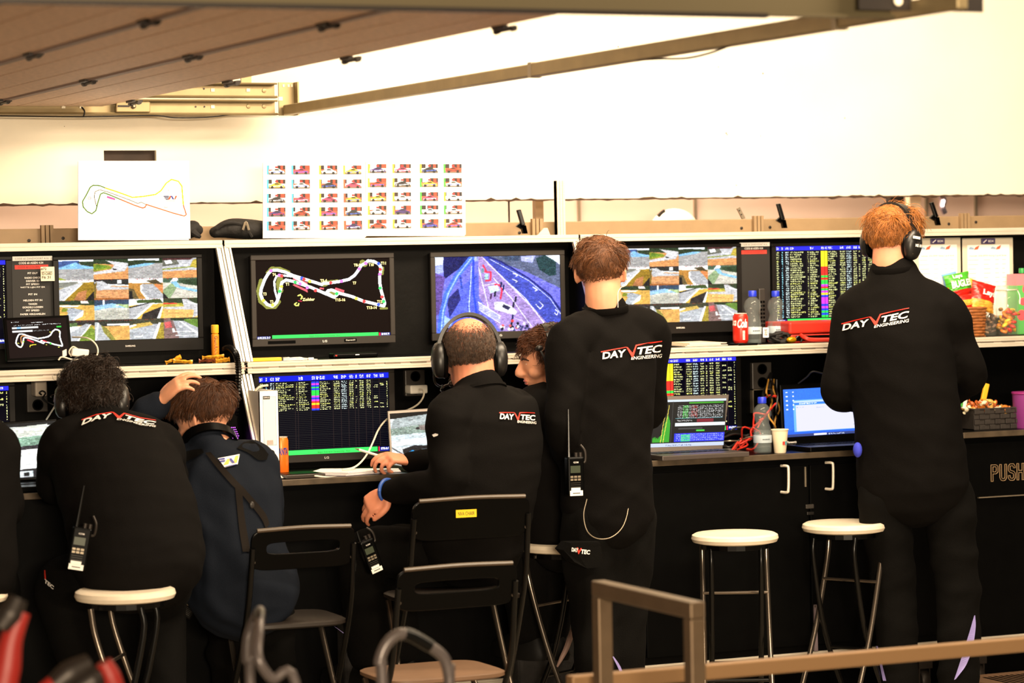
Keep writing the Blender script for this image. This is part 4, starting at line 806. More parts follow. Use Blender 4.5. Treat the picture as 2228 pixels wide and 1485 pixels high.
for i in range(7):
    c = np.array([X(1690+random.uniform(-14, 16), 722, 9.53), 9.53, ZS+.02+random.uniform(0, .012)]); an = np.linspace(0, 2*math.pi, 12)
    r1, r2 = random.uniform(.02, .04), random.uniform(.01, .02); th = random.uniform(-.5, .5)
    mb.tube(np.array([c+EX*r1*np.cos(q)+EZ*(r2*np.sin(q)+th*r1*.2*np.cos(q))+EY*.02*np.sin(q*2+i) for q in an]), .005, 6, 2)
build('strap_loop', mb, m_blackf, t, smooth=True); a, b, z0, z1 = rect(1660, 712, 1672, 736, 9.50); tg = build('name_tag', B(a, b, 9.498, 9.501, z0+.004, z1), m_paper, t); text('ORDE', (a+.004, 9.498, z1-.006), EX, EZ, .014, .025, m_blet, tg)
t = thing('gold_glasses', 'yellow tinted glasses lying beside the lanyard', 'glasses', (X(1726, 728, 9.5), 9.5, ZS))
mb = MB(); c = at(1722, 727, 9.5); c[2] = ZS+.014; mb.ell(c, EX*.022, EY*.012, EZ*.012, 14, 8); build('lens', mb, mat('gold_lens', (200, 150, 20), .15, .6), t, smooth=True); c2 = c+EX*.03; mb = MB(); mb.tube([c+EX*.015, c+EX*.03+EZ*.012, c+EX*.045, c+EX*.04-EZ*.01], .004, 6, 3); build('frame', mb, m_tube, t, smooth=True)
t = thing('tool_case', 'red plastic tool case lying below the timing monitor', 'case', (X(1760, 720, 9.58), 9.58, ZS))
a = X(1712, 710, 9.52); b = X(1850, 710, 9.52); z0 = ZS; z1 = at(1750, 699, 9.52)[2]
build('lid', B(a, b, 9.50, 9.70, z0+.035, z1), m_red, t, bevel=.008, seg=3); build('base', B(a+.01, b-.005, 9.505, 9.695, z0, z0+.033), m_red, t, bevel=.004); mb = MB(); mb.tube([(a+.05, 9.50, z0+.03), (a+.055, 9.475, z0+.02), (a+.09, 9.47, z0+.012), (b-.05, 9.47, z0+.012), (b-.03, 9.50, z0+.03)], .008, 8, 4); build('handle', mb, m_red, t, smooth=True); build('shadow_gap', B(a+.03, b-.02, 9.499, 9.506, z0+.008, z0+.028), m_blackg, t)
# left shelf: tablet, charger, wrappers, guarana shot
def slab(name, corners, Y0, Y1, thick, M, t, bev=.004):   # pixel corners TL,TR,BR,BL; Y1 at top, Y0 at the bottom
    p = [at(*corners[0], Y1), at(*corners[1], Y1), at(*corners[2], Y0), at(*corners[3], Y0)]
    n = nrm(np.cross(p[1]-p[0], p[0]-p[3])); n = n if n[1] < 0 else -n
    mb = MB(); mb.hexa([p[3], p[2], p[1], p[0]], [q-n*thick for q in (p[3], p[2], p[1], p[0])]); o = build(name, mb, M, t, bevel=bev)
    return o, p, n
t = thing('tablet', 'black tablet with a small track map leaning on the left shelf', 'tablet', tuple(at(85, 785, 9.5)))
o, p, n = slab('casing', ((6, 691), (150, 684), (159, 782), (14, 787)), 9.50, 9.60, .009, m_blackg, t)
c = CV(150, 100, (16, 14, 14)); k2 = lambda P: [((x-25)/(620-25), (y-780)/(1170-780)) for x, y in P]
M_ = lambda P: [(95+(x-410)*(560-95)/(1490-410), 905+(y-330)*(1072-905)/(725-330)) for x, y in P]
c.words(.07, .05, .2, .02, (200, 200, 200), .4); c.words(.4, .08, .6, .025, (220, 220, 220), .5); c.words(.1, .14, .9, .022, (210, 210, 210), .35); c.rect(.08, .19, .52, .235, (190, 190, 190)); c.rect(.16, .19, .225, .235, (120, 170, 225)); c.rect(.83, .21, .91, .25, (50, 170, 60)); c.rect(.08, .285, .42, .33, (200, 200, 200)); c.words(.43, .29, .7, .03, (120, 120, 120), .4)
c.line(k2(M_(PITL)), .008, (200, 140, 90)); c.line(k2(M_(TRK)), .012, (240, 240, 240))
c.line(k2([(220, 990), (270, 1015)]), .012, (220, 60, 70)); c.line(k2([(370, 1005), (405, 1018)]), .01, (220, 60, 70)); c.dot(*k2([(442, 1038)])[0], .016, (60, 215, 60)); c.dot(*k2([(175, 1005)])[0], .014, (150, 210, 60)); c.line(k2([(235, 1060), (240, 1045), (295, 1040)]), .007, (225, 205, 60))
for x, y in ((115, 1015), (145, 1045), (330, 970), (440, 915), (390, 1045), (510, 1075), (530, 920)): c.words(k2([(x, y)])[0][0], k2([(x, y)])[0][1], k2([(x, y)])[0][0]+.035, .02, (225, 215, 90), .7)
ins = .012; u = nrm(p[1]-p[0]); v = nrm(p[3]-p[0]); raster('screen_image', c, p[0]+u*ins+v*ins+n*.0008, (p[1]-p[0])-2*ins*u, (p[3]-p[0])-2*ins*v, m_screen, t)
t = thing('phone_charger', 'white power adapter with coiled cable beside the tablet', 'charger', tuple(at(180, 785, 9.5)))
q = at(173, 767, 9.49); mb = MB(); mb.obox(q, EX*.03+EZ*-.004, EY*.014, EZ*.014+EX*.002); build('adapter', mb, m_white, t, bevel=.005, seg=3); mb = MB(); mb.obox(at(140, 768, 9.46), EX*.007+EZ*.003, EY*.004, EZ*.011); build('tag', mb, m_white, t)
mb = MB(); mb.tube([at(158, 733, 9.6), at(190, 735, 9.52), at(208, 748, 9.5), at(213, 765, 9.49), at(205, 780, 9.45), at(185, 797, 9.42), at(160, 822, 9.42), at(140, 850, 9.45), at(115, 890, 9.5), at(101, 912, 9.55)], .0028, 8, 6); mb.tube([at(155, 775, 9.49), at(150, 765, 9.48), at(158, 754, 9.48), at(168, 758, 9.48)], .0025, 6, 5); mb.tube([at(127, 783, 9.46), at(135, 776, 9.46), at(160, 782, 9.46), at(190, 780, 9.46), at(220, 779, 9.5)], .003, 6, 5); mb.tube([at(190, 774, 9.47), at(172, 783, 9.44), at(163, 800, 9.43), at(150, 815, 9.43)], .0022, 6, 5)
build('cable', mb, m_cable, t, smooth=True); mb = MB(); mb.tube([at(185, 772, 9.48), at(165, 778, 9.45), at(152, 790, 9.43), at(148, 812, 9.43), at(146, 830, 9.45)], .0025, 6, 5); build('black_lead', mb, m_cabled, t, smooth=True)
t = thing('black_puck', 'black rounded case lying behind the white adapter', 'case', tuple(at(220, 778, 9.56))); a = X(198, 772, 9.56); mb = MB(); mb.loft([(a, 9.56, ZS+.014), (a+.04, 9.56, ZS+.014), (a+.085, 9.56, ZS+.012)], [.02, .024, .015], [.014, .014, .01], EY); build('shell', mb, m_blackg, t, smooth=True, angle=180); build('zip', B(a-.01, a+.09, 9.534, 9.537, ZS+.012, ZS+.014), m_bezel, t)
def wrapper(label, px, py, cols, sd):
    rr = random.Random(sd); t = thing('candy_wrapper', label, 'wrapper', tuple(at(px, py+8, 9.5)), group='candy wrappers on the shelf'); base = X(px, py, 9.5)
    for i, (dx, dz, L, Hh, ang, M) in enumerate(cols):
        c = np.array([base+dx, 9.5-.008*i, ZS+dz]); d = np.array([math.cos(ang), 0, math.sin(ang)]); up = np.array([-d[2], 0, d[0]]); mb = MB()
        n_ = 8; R = []
        for j in range(n_+1):
            s = j/n_*2-1; h_ = Hh*(1.1 if abs(s) > .85 else rr.uniform(.45, 1)); wd = .003 if abs(s) > .85 else .007*rr.uniform(.6, 1.2)
            cc = c+d*L*s; R.append(np.array([cc+up*h_, cc-EY*wd+up*h_*.3, cc-up*h_*.9, cc+EY*wd]))
        mb.rings(R); build('wrapper_piece', mb, M, t)
m_foil = mat('caramel_wrapper', (226, 150, 40), .3, .1, noise=.5, nscale=90); m_foilb = mat('brown_wrapper', (130, 66, 40), .35, .1, noise=.3, nscale=60)
wrapper('torn orange candy wrapper left of the guarana shot', 384, 770, [(-.012, .016, .03, .008, .35, m_foil), (.02, .009, .035, .008, -.1, m_foil)], 3)
wrapper('pair of orange and brown wrappers under the guarana shot', 462, 770, [(-.02, .009, .03, .008, 0, m_foilb), (.0, .022, .04, .007, .05, m_foil), (.032, .009, .026, .009, .1, m_foil)], 4)
x = X(468, 740, 9.54); zt = at(468, 706, 9.54)[2]; hz = zt-ZS
t = thing('guarana_shot', 'slim orange guarana shot bottle with yellow cap', 'bottle', (x, 9.54, ZS))
build('tube', MB().lathe([(.0125, 0), (.0135, .003), (.0135, hz*.74), (.009, hz*.77)], (0, 0, 0), n=20), m_orange, t, world=False, smooth=True); build('cap', MB().lathe([(.0125, hz*.775), (.0135, hz*.79), (.0135, hz*.98), (.011, hz)], (0, 0, 0), n=20), m_yellow, t, world=False, smooth=True)
V, Fc = text2d('GUARANA', 0, .02); mb = MB(); an = RD(-90)+((V[:, 1]-.5)*RD(60)); mb.add(np.c_[.0139*np.cos(an), .0139*np.sin(an), hz*.70-V[:, 0]*hz*.58], [f[::1] for f in Fc]); build('lettering', mb, mat('brown_lettering', (130, 60, 20), .6), t, world=False)
t = thing('corrugated_hose', 'black corrugated cable hose bent over the shelf end', 'hose', tuple(at(515, 900, 9.4)))
hp = smoothpts([at(488, 760, 9.55), at(500, 757, 9.50), at(512, 768, 9.45), at(518, 790, 9.43), at(519, 830, 9.43), at(516, 880, 9.45), at(514, 930, 9.5)], 14); mb = MB(); mb.tube(hp, [(.0125 if i % 2 else .0095) for i in range(len(hp))], 10); build('hose', mb, m_tube, t); mb = MB(); mb.tube([hp[-2], hp[-1]+(hp[-1]-hp[-2])*6], .014, 10); build('end_sleeve', mb, m_bezeld, t)
# middle shelf
t = thing('yellow_marker', 'flat yellow ruler lying at the left end of the middle shelf', 'ruler', tuple(at(575, 768, 9.5))); a, b = X(540, 766, 9.5), X(609, 766, 9.5); build('strip', B(a, b, 9.48, 9.51, ZS, ZS+.013), m_yellow, t, bevel=.002); build('end_cap', B(b, b+.006, 9.483, 9.507, ZS+.001, ZS+.012), m_bezel, t)
t = thing('crumpled_paper', 'crumpled pale paper beside the yellow ruler', 'paper', tuple(at(650, 766, 9.52))); mb = MB(); a = X(606, 766, 9.52); b = X(687, 766, 9.52); n_ = 14; R = []
for i in range(n_+1): xx = a+(b-a)*i/n_; h_ = .014*math.sin(math.pi*min(1, i/n_*1.1+.05))**.5*random.uniform(.7, 1.1)*(1-.5*i/n_)+.002; R.append(np.array([(xx, 9.50, ZS), (xx, 9.50+.01*random.random(), ZS+h_), (xx, 9.56, ZS+h_*.8), (xx, 9.57, ZS)]))
mb.rings(R); build('sheet', mb, mat('grey_paper', (200, 196, 190), .8), t); a2 = X(668, 764, 9.51); build('fold', B(a2, a2+.02, 9.497, 9.50, ZS, ZS+.008), m_paper, t)
t = thing('remote_control', 'black remote lying flat below the track map monitor', 'remote', tuple(at(765, 760, 9.55))); a, b = X(718, 757, 9.56), X(816, 757, 9.56); build('remote_body', B(a, b, 9.53, 9.58, ZS, ZS+.018), m_blackg, t, bevel=.006, seg=3); build('logo', B(a+.085, a+.1, 9.528, 9.531, ZS+.01, ZS+.013), m_wlet, t); build('power_button', B(a+.008, a+.015, 9.528, 9.532, ZS+.008, ZS+.013), m_red, t)

# ================================================================ LOWER DESKS
# sockets and chargers
def socket(label, x0, y0, x1, y1, Y=PY):
    t = thing('wall_socket', label, 'socket', tuple(at((x0+x1)/2, y1, Y))); a, b, z0, z1 = rect(x0, y0, x1, y1, Y-.02)
    build('frame', B(a, b, Y-.02, Y, z0, z1), mat('socket_grey', (58, 53, 49), .4), t, bevel=.003); h = (z1-z0)/2
    for k in range(2): build('outlet', MB().lathe([(h*.40, 0), (h*.40, .004), (h*.3, .004), (h*.28, -.004)], ((a+b)/2, Y-.02, z0+h*(.5+k)), (0, -1, 0), 20), m_blackg, t, smooth=True)
    return t
socket('grey double wall socket with white charger behind the bald man', 882, 804, 925, 861); socket('grey double wall socket left of the blue laptop', 1637, 788, 1679, 846); socket('dark double wall socket at the left edge behind the curly man', 59, 834, 104, 896)
t = thing('plug_charger', 'white square plug charger with a curved white cable', 'charger', tuple(at(915, 855, 9.68))); a, b, z0, z1 = rect(891, 837, 929, 856, 9.68); build('adapter', B(a, b, 9.67, 9.728, z0, z1), m_white, t, bevel=.006, seg=3); mb = MB(); mb.tube([at(912, 846, 9.665), at(922, 850, 9.64), at(920, 865, 9.63), at(908, 880, 9.62), at(888, 891, 9.62), at(860, 900, 9.66), at(838, 915, 9.62), at(823, 935, 9.58), at(812, 960, 9.5), at(800, 985, 9.45), at(785, 1005, 9.4), at(768, 1017, 9.36), at(745, 1021, 9.34)], .0034, 8, 6); build('cable', mb, m_cable, t, smooth=True)
t = thing('plug_charger', 'grey white power brick plugged in above the left laptop', 'charger', tuple(at(88, 862, 9.66))); a, b, z0, z1 = rect(75, 824, 101, 862, 9.68); build('adapter', B(a, b, 9.67, 9.73, z0, z1), mat('warm_white', (190, 176, 160), .5), t, bevel=.006, seg=3); mb = MB(); mb.tube([at(90, 858, 9.66), at(86, 854, 9.65), at(92, 850, 9.65), at(99, 855, 9.65), at(94, 866, 9.64), at(110, 878, 9.62), at(125, 884, 9.62)], .003, 6, 5); build('cable', mb, m_cabled, t, smooth=True)
# binder, can
t = thing('ring_binder', 'white lever arch binder standing at the desk corner', 'binder', tuple(at(585, 1038, 9.30)))
yb = 9.31; a, b, z0, z1 = rect(565, 850, 608, 1040, yb); build('spine', B(a, b, yb, yb+.004, ZD, z1), m_paper, t); build('cover', B(a, a+.003, yb, yb+.28, ZD, z1), mat('binder_grey', (205, 198, 188), .6), t); build('cover', B(b-.003, b, yb, yb+.28, ZD, z1), m_paper, t); build('pages', B(a+.008, b-.008, yb+.02, yb+.26, ZD+.004, z1-.015), m_paper, t)
lp = rect(573, 862, 601, 968, yb); lb = build('label', B(lp[0], lp[1], yb-.0008, yb, lp[2], lp[3]), mat('label_cream', (232, 222, 212), .7), t); e = .0012
mb = MB(); mb.box(lp[0], lp[1], yb-.0014, yb-.0008, lp[3]-e, lp[3]); mb.box(lp[0], lp[1], yb-.0014, yb-.0008, lp[2], lp[2]+e); mb.box(lp[0], lp[0]+e, yb-.0014, yb-.0008, lp[2], lp[3]); mb.box(lp[1]-e, lp[1], yb-.0014, yb-.0008, lp[2], lp[3]); build('label_border', mb, mat('label_line', (140, 170, 190), .7), lb)
q = rect(572, 861, 587, 868, yb); build('stamp', B(q[0], q[1], yb-.0014, yb-.0008, q[2], q[3]), m_blet, lb); text('OFFICE', (q[0]+.002, yb-.0015, q[3]-.003), EX, EZ, q[1]-q[0]-.004, .005, m_wlet, lb, off=.0002)
q = rect(581, 957, 596, 967, yb); mb = MB()
for k in range(9): mb.box(q[0]+k*.0026, q[0]+k*.0026+.0013, yb-.0014, yb-.0008, q[2], q[3])
build('barcode', mb, mat('barcode_brown', (150, 120, 110), .7), lb); p = at(590, 986, yb); build('finger_hole', MB().lathe([(.013, 0), (.013, .002), (.010, .0022)], (p[0], yb, p[2]), (0, -1, 0), 20), m_blackg, t); a2 = X(585, 845, yb+.05); mb = MB(); mb.tube([(a+.015, yb+.1, z1-.01), (a+.03, yb+.08, z1+.012), (b-.01, yb+.08, z1+.016)], .004, 6, 4); build('lever', mb, m_alu, t, smooth=True)
p = at(612, 1000, 9.42); t = thing('soda_can', 'orange soda can half hidden by the binder', 'can', (p[0], 9.42, ZD)); build('can_body', MB().lathe([(.022, 0), (.026, .005), (.026, .125), (.0225, .135)], (0, 0, 0), n=24), mat('can_orange', (236, 110, 25), .35, .2), t, world=False, smooth=True); build('lid', MB().lathe([(.0225, .135), (.024, .138), (.021, .1365), (.003, .136)], (0, 0, 0), n=20), m_alu, t, world=False, smooth=True); wraptext('FANTA', t, .0265, RD(-140), RD(-50), .075, .1, mat('navy_lettering', (30, 40, 120), .5), .1, .04)
# phone, cable, notebook, pen
t = thing('power_bank', 'flat black power bank with white plug on the desk edge', 'power bank', tuple(at(660, 1038, 9.3))); a, b = X(616, 1033, 9.30), X(702, 1033, 9.30); build('slab', B(a, b, 9.27, 9.40, ZD, ZD+.014), mat('phone_brown', (52, 44, 38), .35), t, bevel=.003); build('screen_glass', B(a+.006, b-.02, 9.285, 9.39, ZD+.014, ZD+.0155), m_blackg, t); mb = MB(); mb.tube([at(680, 1034, 9.275), at(695, 1036, 9.268), at(715, 1038, 9.268), at(736, 1037, 9.30)], .0035, 8, 5); build('cable', mb, m_cable, t, smooth=True)
t = thing('earbud', 'tiny white earbud lying at the binder foot', 'earbud', tuple(at(610, 1037, 9.28))); c = at(610, 1034, 9.285); c[2] = ZD+.007; mb = MB(); mb.ell(c, EX*.006, EY*.006, EZ*.006, 10, 6); mb.tube([c, c+EX*.012+EY*.01-EZ*.003], .003, 6); build('bud', mb, m_white, t, smooth=True)
t = thing('notebook', 'open white notepad under the hand holding the pen', 'notebook', tuple(at(770, 1032, 9.3))); xa, xm_, xb = X(678, 1028, 9.35), X(745, 1030, 9.3), X(868, 1026, 9.35)
for i in range(4):
    z = ZD+.001+i*.0032; mb = MB(); j = i*.003; A = [(xa+j, 9.38, z), (xm_+j, 9.268, z), (xb-j, 9.33, z), (xa+.10-j, 9.50, z)]; mb.hexa(A, [(p_[0], p_[1], z+.0026) for p_ in A]); build('page_block', mb, m_paper if i % 2 else mat('page_lilac', (205, 196, 205), .8), t)
t = thing('pen', 'white ballpoint pen held in the bald man\'s fingers', 'pen', tuple(at(790, 982, 9.28))); p0, p1 = at(772, 975, 9.30), at(818, 989, 9.26); d = nrm(p1-p0); mb = MB(); mb.tube([p0+d*.016, p1+d*.03], .0045, 10); build('barrel', mb, m_white, t, smooth=True); mb = MB(); mb.tube([p0, p0+d*.017], [.0012, .0042], 8); build('tip', mb, m_alud, t, smooth=True)
# laptops
def laptop(label, cor, Y0, Y1, cv, M, base, ins=(.01, .01, .012, .022), deckM=None, logo=None):
    t = thing('laptop', label, 'laptop', tuple(at((cor[2][0]+cor[3][0])/2, cor[2][1], Y0))); t['group'] = 'laptops on the desks'
    o, p, n = slab('screen_lid', cor, Y0, Y1, .008, M, t, .003); u = nrm(p[1]-p[0]); v = nrm(p[3]-p[0]); l, r, tp, bt = ins
    raster('screen_image', cv, p[0]+u*l+v*tp+n*.001, (p[1]-p[0])-(l+r)*u, (p[3]-p[0])-(tp+bt)*v, m_screen, t)
    W = np.linalg.norm(p[2]-p[3]); f = np.array([-n[0], n[1], 0])*0+np.cross(nrm(p[2]-p[3]), EZ)*-1; f = f if f[1] < 0 else -f
    q0 = p[3].copy(); q1 = p[2].copy(); q0[2] = q1[2] = base+.018; mb = MB(); A = [q0, q1, q1+f*.21, q0+f*.21]; mb.hexa([a_-EZ*.018 for a_ in A][::-1], A[::-1]); dkm = build('base', mb, deckM or M, t, bevel=.003)
    mb = MB()
    for i in range(5):
        for j in range(13): c_ = q0+(q1-q0)*(.08+.84*(j+.5)/13)+f*(.03+i*.018); mb.obox(c_+EZ*.001, nrm(q1-q0)*.009, f*.007, EZ*.0012)
    kb = build('key_block', mb, m_blackg, t)
    if logo: text(logo[0], p[3]+u*logo[1]-v*logo[3]*1.6+n*.001, u, -v, logo[2], logo[3], m_wlet, o)
    return t, p, u, v, n
laptop('laptop with a pale car cabin view at the left desk', ((-60, 922), (124, 909), (128, 1040), (-52, 1052)), 9.50, 9.58, onboard(0), m_blackg, ZD, (.008, .008, .01, .006))
laptop('silver edged laptop with a steering wheel view before the bald man', ((843, 893), (1010, 882), (1018, 1015), (851, 1024)), 9.47, 9.55, onboard(1), mat('laptop_silver', (120, 112, 106), .35, .6), ZD, (.008, .008, .012, .006))
c = CV(190, 130, (22, 22, 24)); c.rect(0, 0, 1, .05, (185, 190, 205)); c.rect(.55, .06, .97, .09, (60, 140, 40)); c.rect(.36, .04, .362, 1, (60, 60, 60))
for r in range(8): c.words(.42, .13+r*.035, .97, .02, (190, 190, 190), .35); c.words(.48, .13+r*.035, .55, .02, (90, 190, 90), .6); c.words(.58, .13+r*.035, .66, .02, (170, 60, 60), .4)
c.rect(.40, .40, .97, .41, (90, 150, 160)); c.rect(.66, .42, .86, .49, (110, 30, 35)); c.words(.42, .44, .6, .03, (190, 190, 190), .4)
c.rect(.40, .50, 1, .57, (205, 206, 212)); c.rect(.66, .655, .76, .685, (70, 190, 60)); c.rect(.44, .61, .73, .64, (60, 60, 64)); c.rect(.40, .72, 1, .90, (35, 50, 215))
for r in range(4): c.words(.42, .735+r*.04, .99, .025, (150, 165, 235), .45); c.rect(.48, .75+r*.04, .59, .775+r*.04, (60, 200, 70))
c.rect(0, .92, 1, 1, (170, 178, 205)); c.words(.3, .95, .62, .03, (60, 70, 120), .5)
c.words(.03, .1, .16, .02, (200, 200, 200), .5); c.rect(.09, .15, .095, .9, (90, 150, 160))
for r in range(7): c.words(.03, .2+r*.1, .08, .02, (180, 180, 180), .6)
for x in np.arange(.14, .34, .005): hh_ = (.07+.05*random.random()) if x < .22 else (.1+.5*math.exp(-((x-.31)/.05)**2)*random.uniform(.8, 1)); c.rect(x, .90-hh_, x+.005, .90, (50, 140, 45))
c.line([(.24, .9), (.26, .5), (.29, .12)], .003, (215, 205, 80)); c.line([(.27, .9), (.30, .4), (.315, .12)], .003, (215, 205, 80))
laptop('dark grey laptop with graphs and tables beside the standing man', ((1395, 862), (1587, 857), (1572, 982), (1385, 990)), 9.42, 9.52, c, mat('laptop_grey', (74, 66, 62), .4, .3), ZD, (.01, .012, .018, .03))
c = CV(170, 110, (40, 92, 215)); c.poly([(.0, 0), (1, 0), (1, .4), (0, .9)], (48, 105, 228), 2); c.rect(.12, .24, .96, .90, (96, 160, 230)); c.rect(.125, .25, .96, .29, (170, 190, 235)); c.rect(.125, .29, .96, .34, (50, 110, 200)); c.rect(.145, .345, .95, .895, (188, 186, 214)); c.words(.15, .38, .25, .015, (140, 150, 170), .4); c.words(.4, .40, .5, .015, (140, 150, 170), .4); c.words(.86, .80, .92, .03, (90, 90, 120), .5)
c.words(.19, .30, .42, .028, (220, 235, 250), .6); c.rect(0, .95, 1, 1, (50, 60, 110)); c.rect(.36, .955, .52, .995, (215, 220, 235)); c.words(.54, .96, .75, .025, (200, 210, 230), .5)
for r in range(5):
    for x in (.03, .11): c.rect(x, .05+r*.09, x+.022, .075+r*.09, (220, 230, 245))
tp, p, u, v, n = laptop('black rugged laptop with a blue desktop beside the ginger man', ((1697, 836), (1880, 826), (1884, 958), (1703, 968)), 9.47, 9.55, c, m_blackg, ZD, (.012, .01, .022, .03), logo=('Panasonic', .02, .04, .009))
mb = MB(); mb.tube([p[0]+u*.08+v*.0, at(1755, 820, 9.52), at(1768, 808, 9.5), at(1790, 812, 9.5)], .003, 6, 5); build('antenna_lead', mb, m_cabled, tp, smooth=True)
# paper cup
x = X(1697, 960, 9.31); z1 = at(1697, 933, 9.31)[2]; hz = z1-ZD; t = thing('paper_cup', 'cream paper cup on the desk edge', 'cup', (x, 9.31, ZD)); m_cup = mat('cup_cream', (226, 208, 178), .6)
build('cup_wall', MB().lathe([(.0215, 0), (.0225, .003), (.0315, hz-.004), (.0305, hz-.004), (.0215, .006)], (0, 0, 0), n=28), m_cup, t, world=False, smooth=True); build('rim', MB().lathe([(.0315, hz-.005), (.0338, hz-.003), (.0335, hz), (.0315, hz)], (0, 0, 0), n=28), m_cup, t, world=False, smooth=True)
for a0, M in ((-88, m_redb), (-68, mat('teal_print', (70, 130, 140), .6))):
    a_ = RD(a0); mb = MB(); mb.obox((.0268*math.cos(a_), .0268*math.sin(a_), hz*.42), (.0046, 0, 0), (0, .0012, 0), (0, 0, .0065)); build('logo_square', mb, M, t, world=False)
# cable bundle between the laptops
t = thing('cable_bundle', 'tangle of red black and yellow cables behind the water bottle', 'cables', tuple(at(1620, 985, 9.5)))
def wig(x0, y0, x1, y1, n_, sp, Y, M, r, nm, sd):
    rr = random.Random(sd); P = []
    for i in range(n_+1): s = i/n_; P.append(at(x0+(x1-x0)*s+rr.uniform(-sp, sp)*(0 < i < n_), y0+(y1-y0)*s+rr.uniform(-sp, sp)*(0 < i < n_), Y+rr.uniform(-.05, .05)))
    P = np.array(P); P[:, 2] = np.maximum(P[:, 2], ZD+.006); mb = MB(); mb.tube(P, r, 6, 5); build(nm, mb, M, t, smooth=True)
for i in range(5): wig(1592+i*6, 980, 1640+i*12, 925-i*12, 6, 16, 9.5, m_redc, .0035, 'red_cable', 30+i)
for i in range(5): wig(1570, 945+i*8, 1650+i*6, 935+i*9, 5, 14, 9.52, m_cabled, .0042, 'black_cable', 50+i)
for i in range(4): wig(1672+i*6, 825, 1684+i*4, 950, 6, 9, 9.6, m_yelc if i % 2 == 0 else m_cabled, .0036, 'hanging_cable', 70+i)
wig(1570, 960, 1650, 950, 4, 4, 9.48, m_alud, .003, 'grey_cable', 90); wig(1660, 870, 1690, 862, 3, 6, 9.62, m_redc, .005, 'red_connector', 93); wig(1678, 812, 1660, 870, 4, 4, 9.66, m_cabled, .006, 'plug_lead', 95)
a, b, z0, z1 = rect(1635, 846, 1679, 897, PY-.01); t = thing('cable_duct', 'open aluminium cable opening under the socket', 'duct', ((a+b)/2, PY, z0)); mb = MB(); mb.box(a, b, PY-.02, PY, z1-.003, z1); mb.box(a, a+.005, PY-.02, PY, z0, z1); mb.box(b-.003, b, PY-.02, PY, z0, z1); build('frame', mb, m_alud, t); build('opening', B(a+.005, b-.003, PY-.006, PY, z0, z1-.003), m_blackg, t)
# gaming computer behind the navy jacket
t = thing('desktop_computer', 'black desktop computer glowing purple behind the navy jacket', 'computer', tuple(at(490, 1000, 9.6))); a, b, z0, z1 = rect(405, 858, 528, 1010, 9.48); a0 = a; build('tower', B(a, b, 9.46, 9.72, ZD, z1), m_blackg, t, bevel=.025, seg=5); mb = MB(); q = rect(488, 925, 522, 1000, 9.455); nx = 9
for i in range(nx):
    for j in range(16):
        xx = q[0]+(q[1]-q[0])*(i+.5*(j % 2))/nx; zz = q[2]+(q[3]-q[2])*j/16
        if ((xx-(q[0]+q[1])/2)/((q[1]-q[0])/2))**2 < 1-((zz-(q[2]+q[3])/2)/((q[3]-q[2])/2))**2*.9: mb.lathe([(.0022, 0), (.002, .001)], (xx, 9.4585, zz), (0, -1, 0), 6)
build('purple_light', mb, mat('purple_glow', (190, 90, 245), .5, emit=1.1), t); p = at(416, 918, 9.458); mb = MB(); mb.obox((p[0], 9.459, p[2]-.03), EX*.002, EY*.001, EZ*.01); build('badge', mb, m_wlet, t); V, Fc = text2d('Trust', 0, .01); mb = MB(); mb.add(np.c_[p[0]-.004+V[:, 1]*.008, np.full(len(V), 9.4575), p[2]-V[:, 0]*.02+.012], Fc); build('lettering', mb, mat('dull_lettering', (120, 110, 105), .6), t)
# clipboards on the far right panel
def clip(label, x0, x1):
    t = thing('clipboard', label, 'clipboard', tuple(at((x0+x1)/2, 705, MY)), group='clipboards with race calendars'); a, b, z0, z1 = rect(x0, 517, x1, 660, MY+.01); Yf = MY+.012
    build('board', B(a, b, Yf, Yf+.008, z0-.06, z1), mat('board_beige', (205, 196, 176), .5), t, bevel=.0035, seg=2); build('page', B(a+.022, b-.02, Yf-.002, Yf, z0-.05, z1-.028), m_paper, t)
    cp = build('clip', B((a+b)/2-.035, (a+b)/2+.03, Yf-.008, Yf, z1-.025, z1-.002), mat('clip_purple', (62, 50, 96), .4), t, bevel=.002); text('BDK', ((a+b)/2-.005, Yf-.008, z1-.009), EX, EZ, .028, .009, m_wlet, cp); mb = MB(); mb.prism([(-.03, -.018), (-.012, -.006), (-.012, -.01), (-.026, -.021)], ((a+b)/2, Yf-.0085, z1), EX, EZ, (0, -.0004, 0)); build('swoosh', mb, m_wlet, cp)
    pt = z1-.028; w_ = b-a-.042
    for k in range(2):
        xx = a+.028+k*w_*.52; mb = MB(); mb.prism([(0, -.012), (.008, -.007), (.024, -.012), (.024, -.019), (0, -.018)], (xx, Yf-.0022, pt), EX, EZ, (0, -.0004, 0)); build('blue_mark', mb, mat('logo_blue', (140, 165, 195), .6), t); mb = MB(); mb.prism([(.03, -.010), (.05, -.002), (.043, -.018), (.024, -.02)], (xx, Yf-.0022, pt), EX, EZ, (0, -.0004, 0)); build('red_mark', mb, mat('logo_red', (225, 90, 60), .6), t)
    text('Kalender 2026 BMW Racing Cup & Series', (a+.03, Yf-.002, pt-.040), EX, EZ, w_*.88, .009, mat('grey_lettering', (130, 122, 115), .7), t, shear=.2, bold=0); mb = MB()
    for r in range(8):
        for xo, l in ((.01, .28), (.38, .16), (.65, .12), (.82, .1)): mb.box(a+.022+xo*w_, a+.022+(xo+l*random.uniform(.6, 1))*w_, Yf-.0026, Yf-.002, pt-.062-r*.018, pt-.0595-r*.018)
    build('table_rows', mb, mat('pale_rows', (190, 183, 175), .7), t)
clip('calendar clipboard right beside the ginger man\'s headset', 1990, 2092); clip('calendar clipboard above the jar of sweets', 2096, 2206)
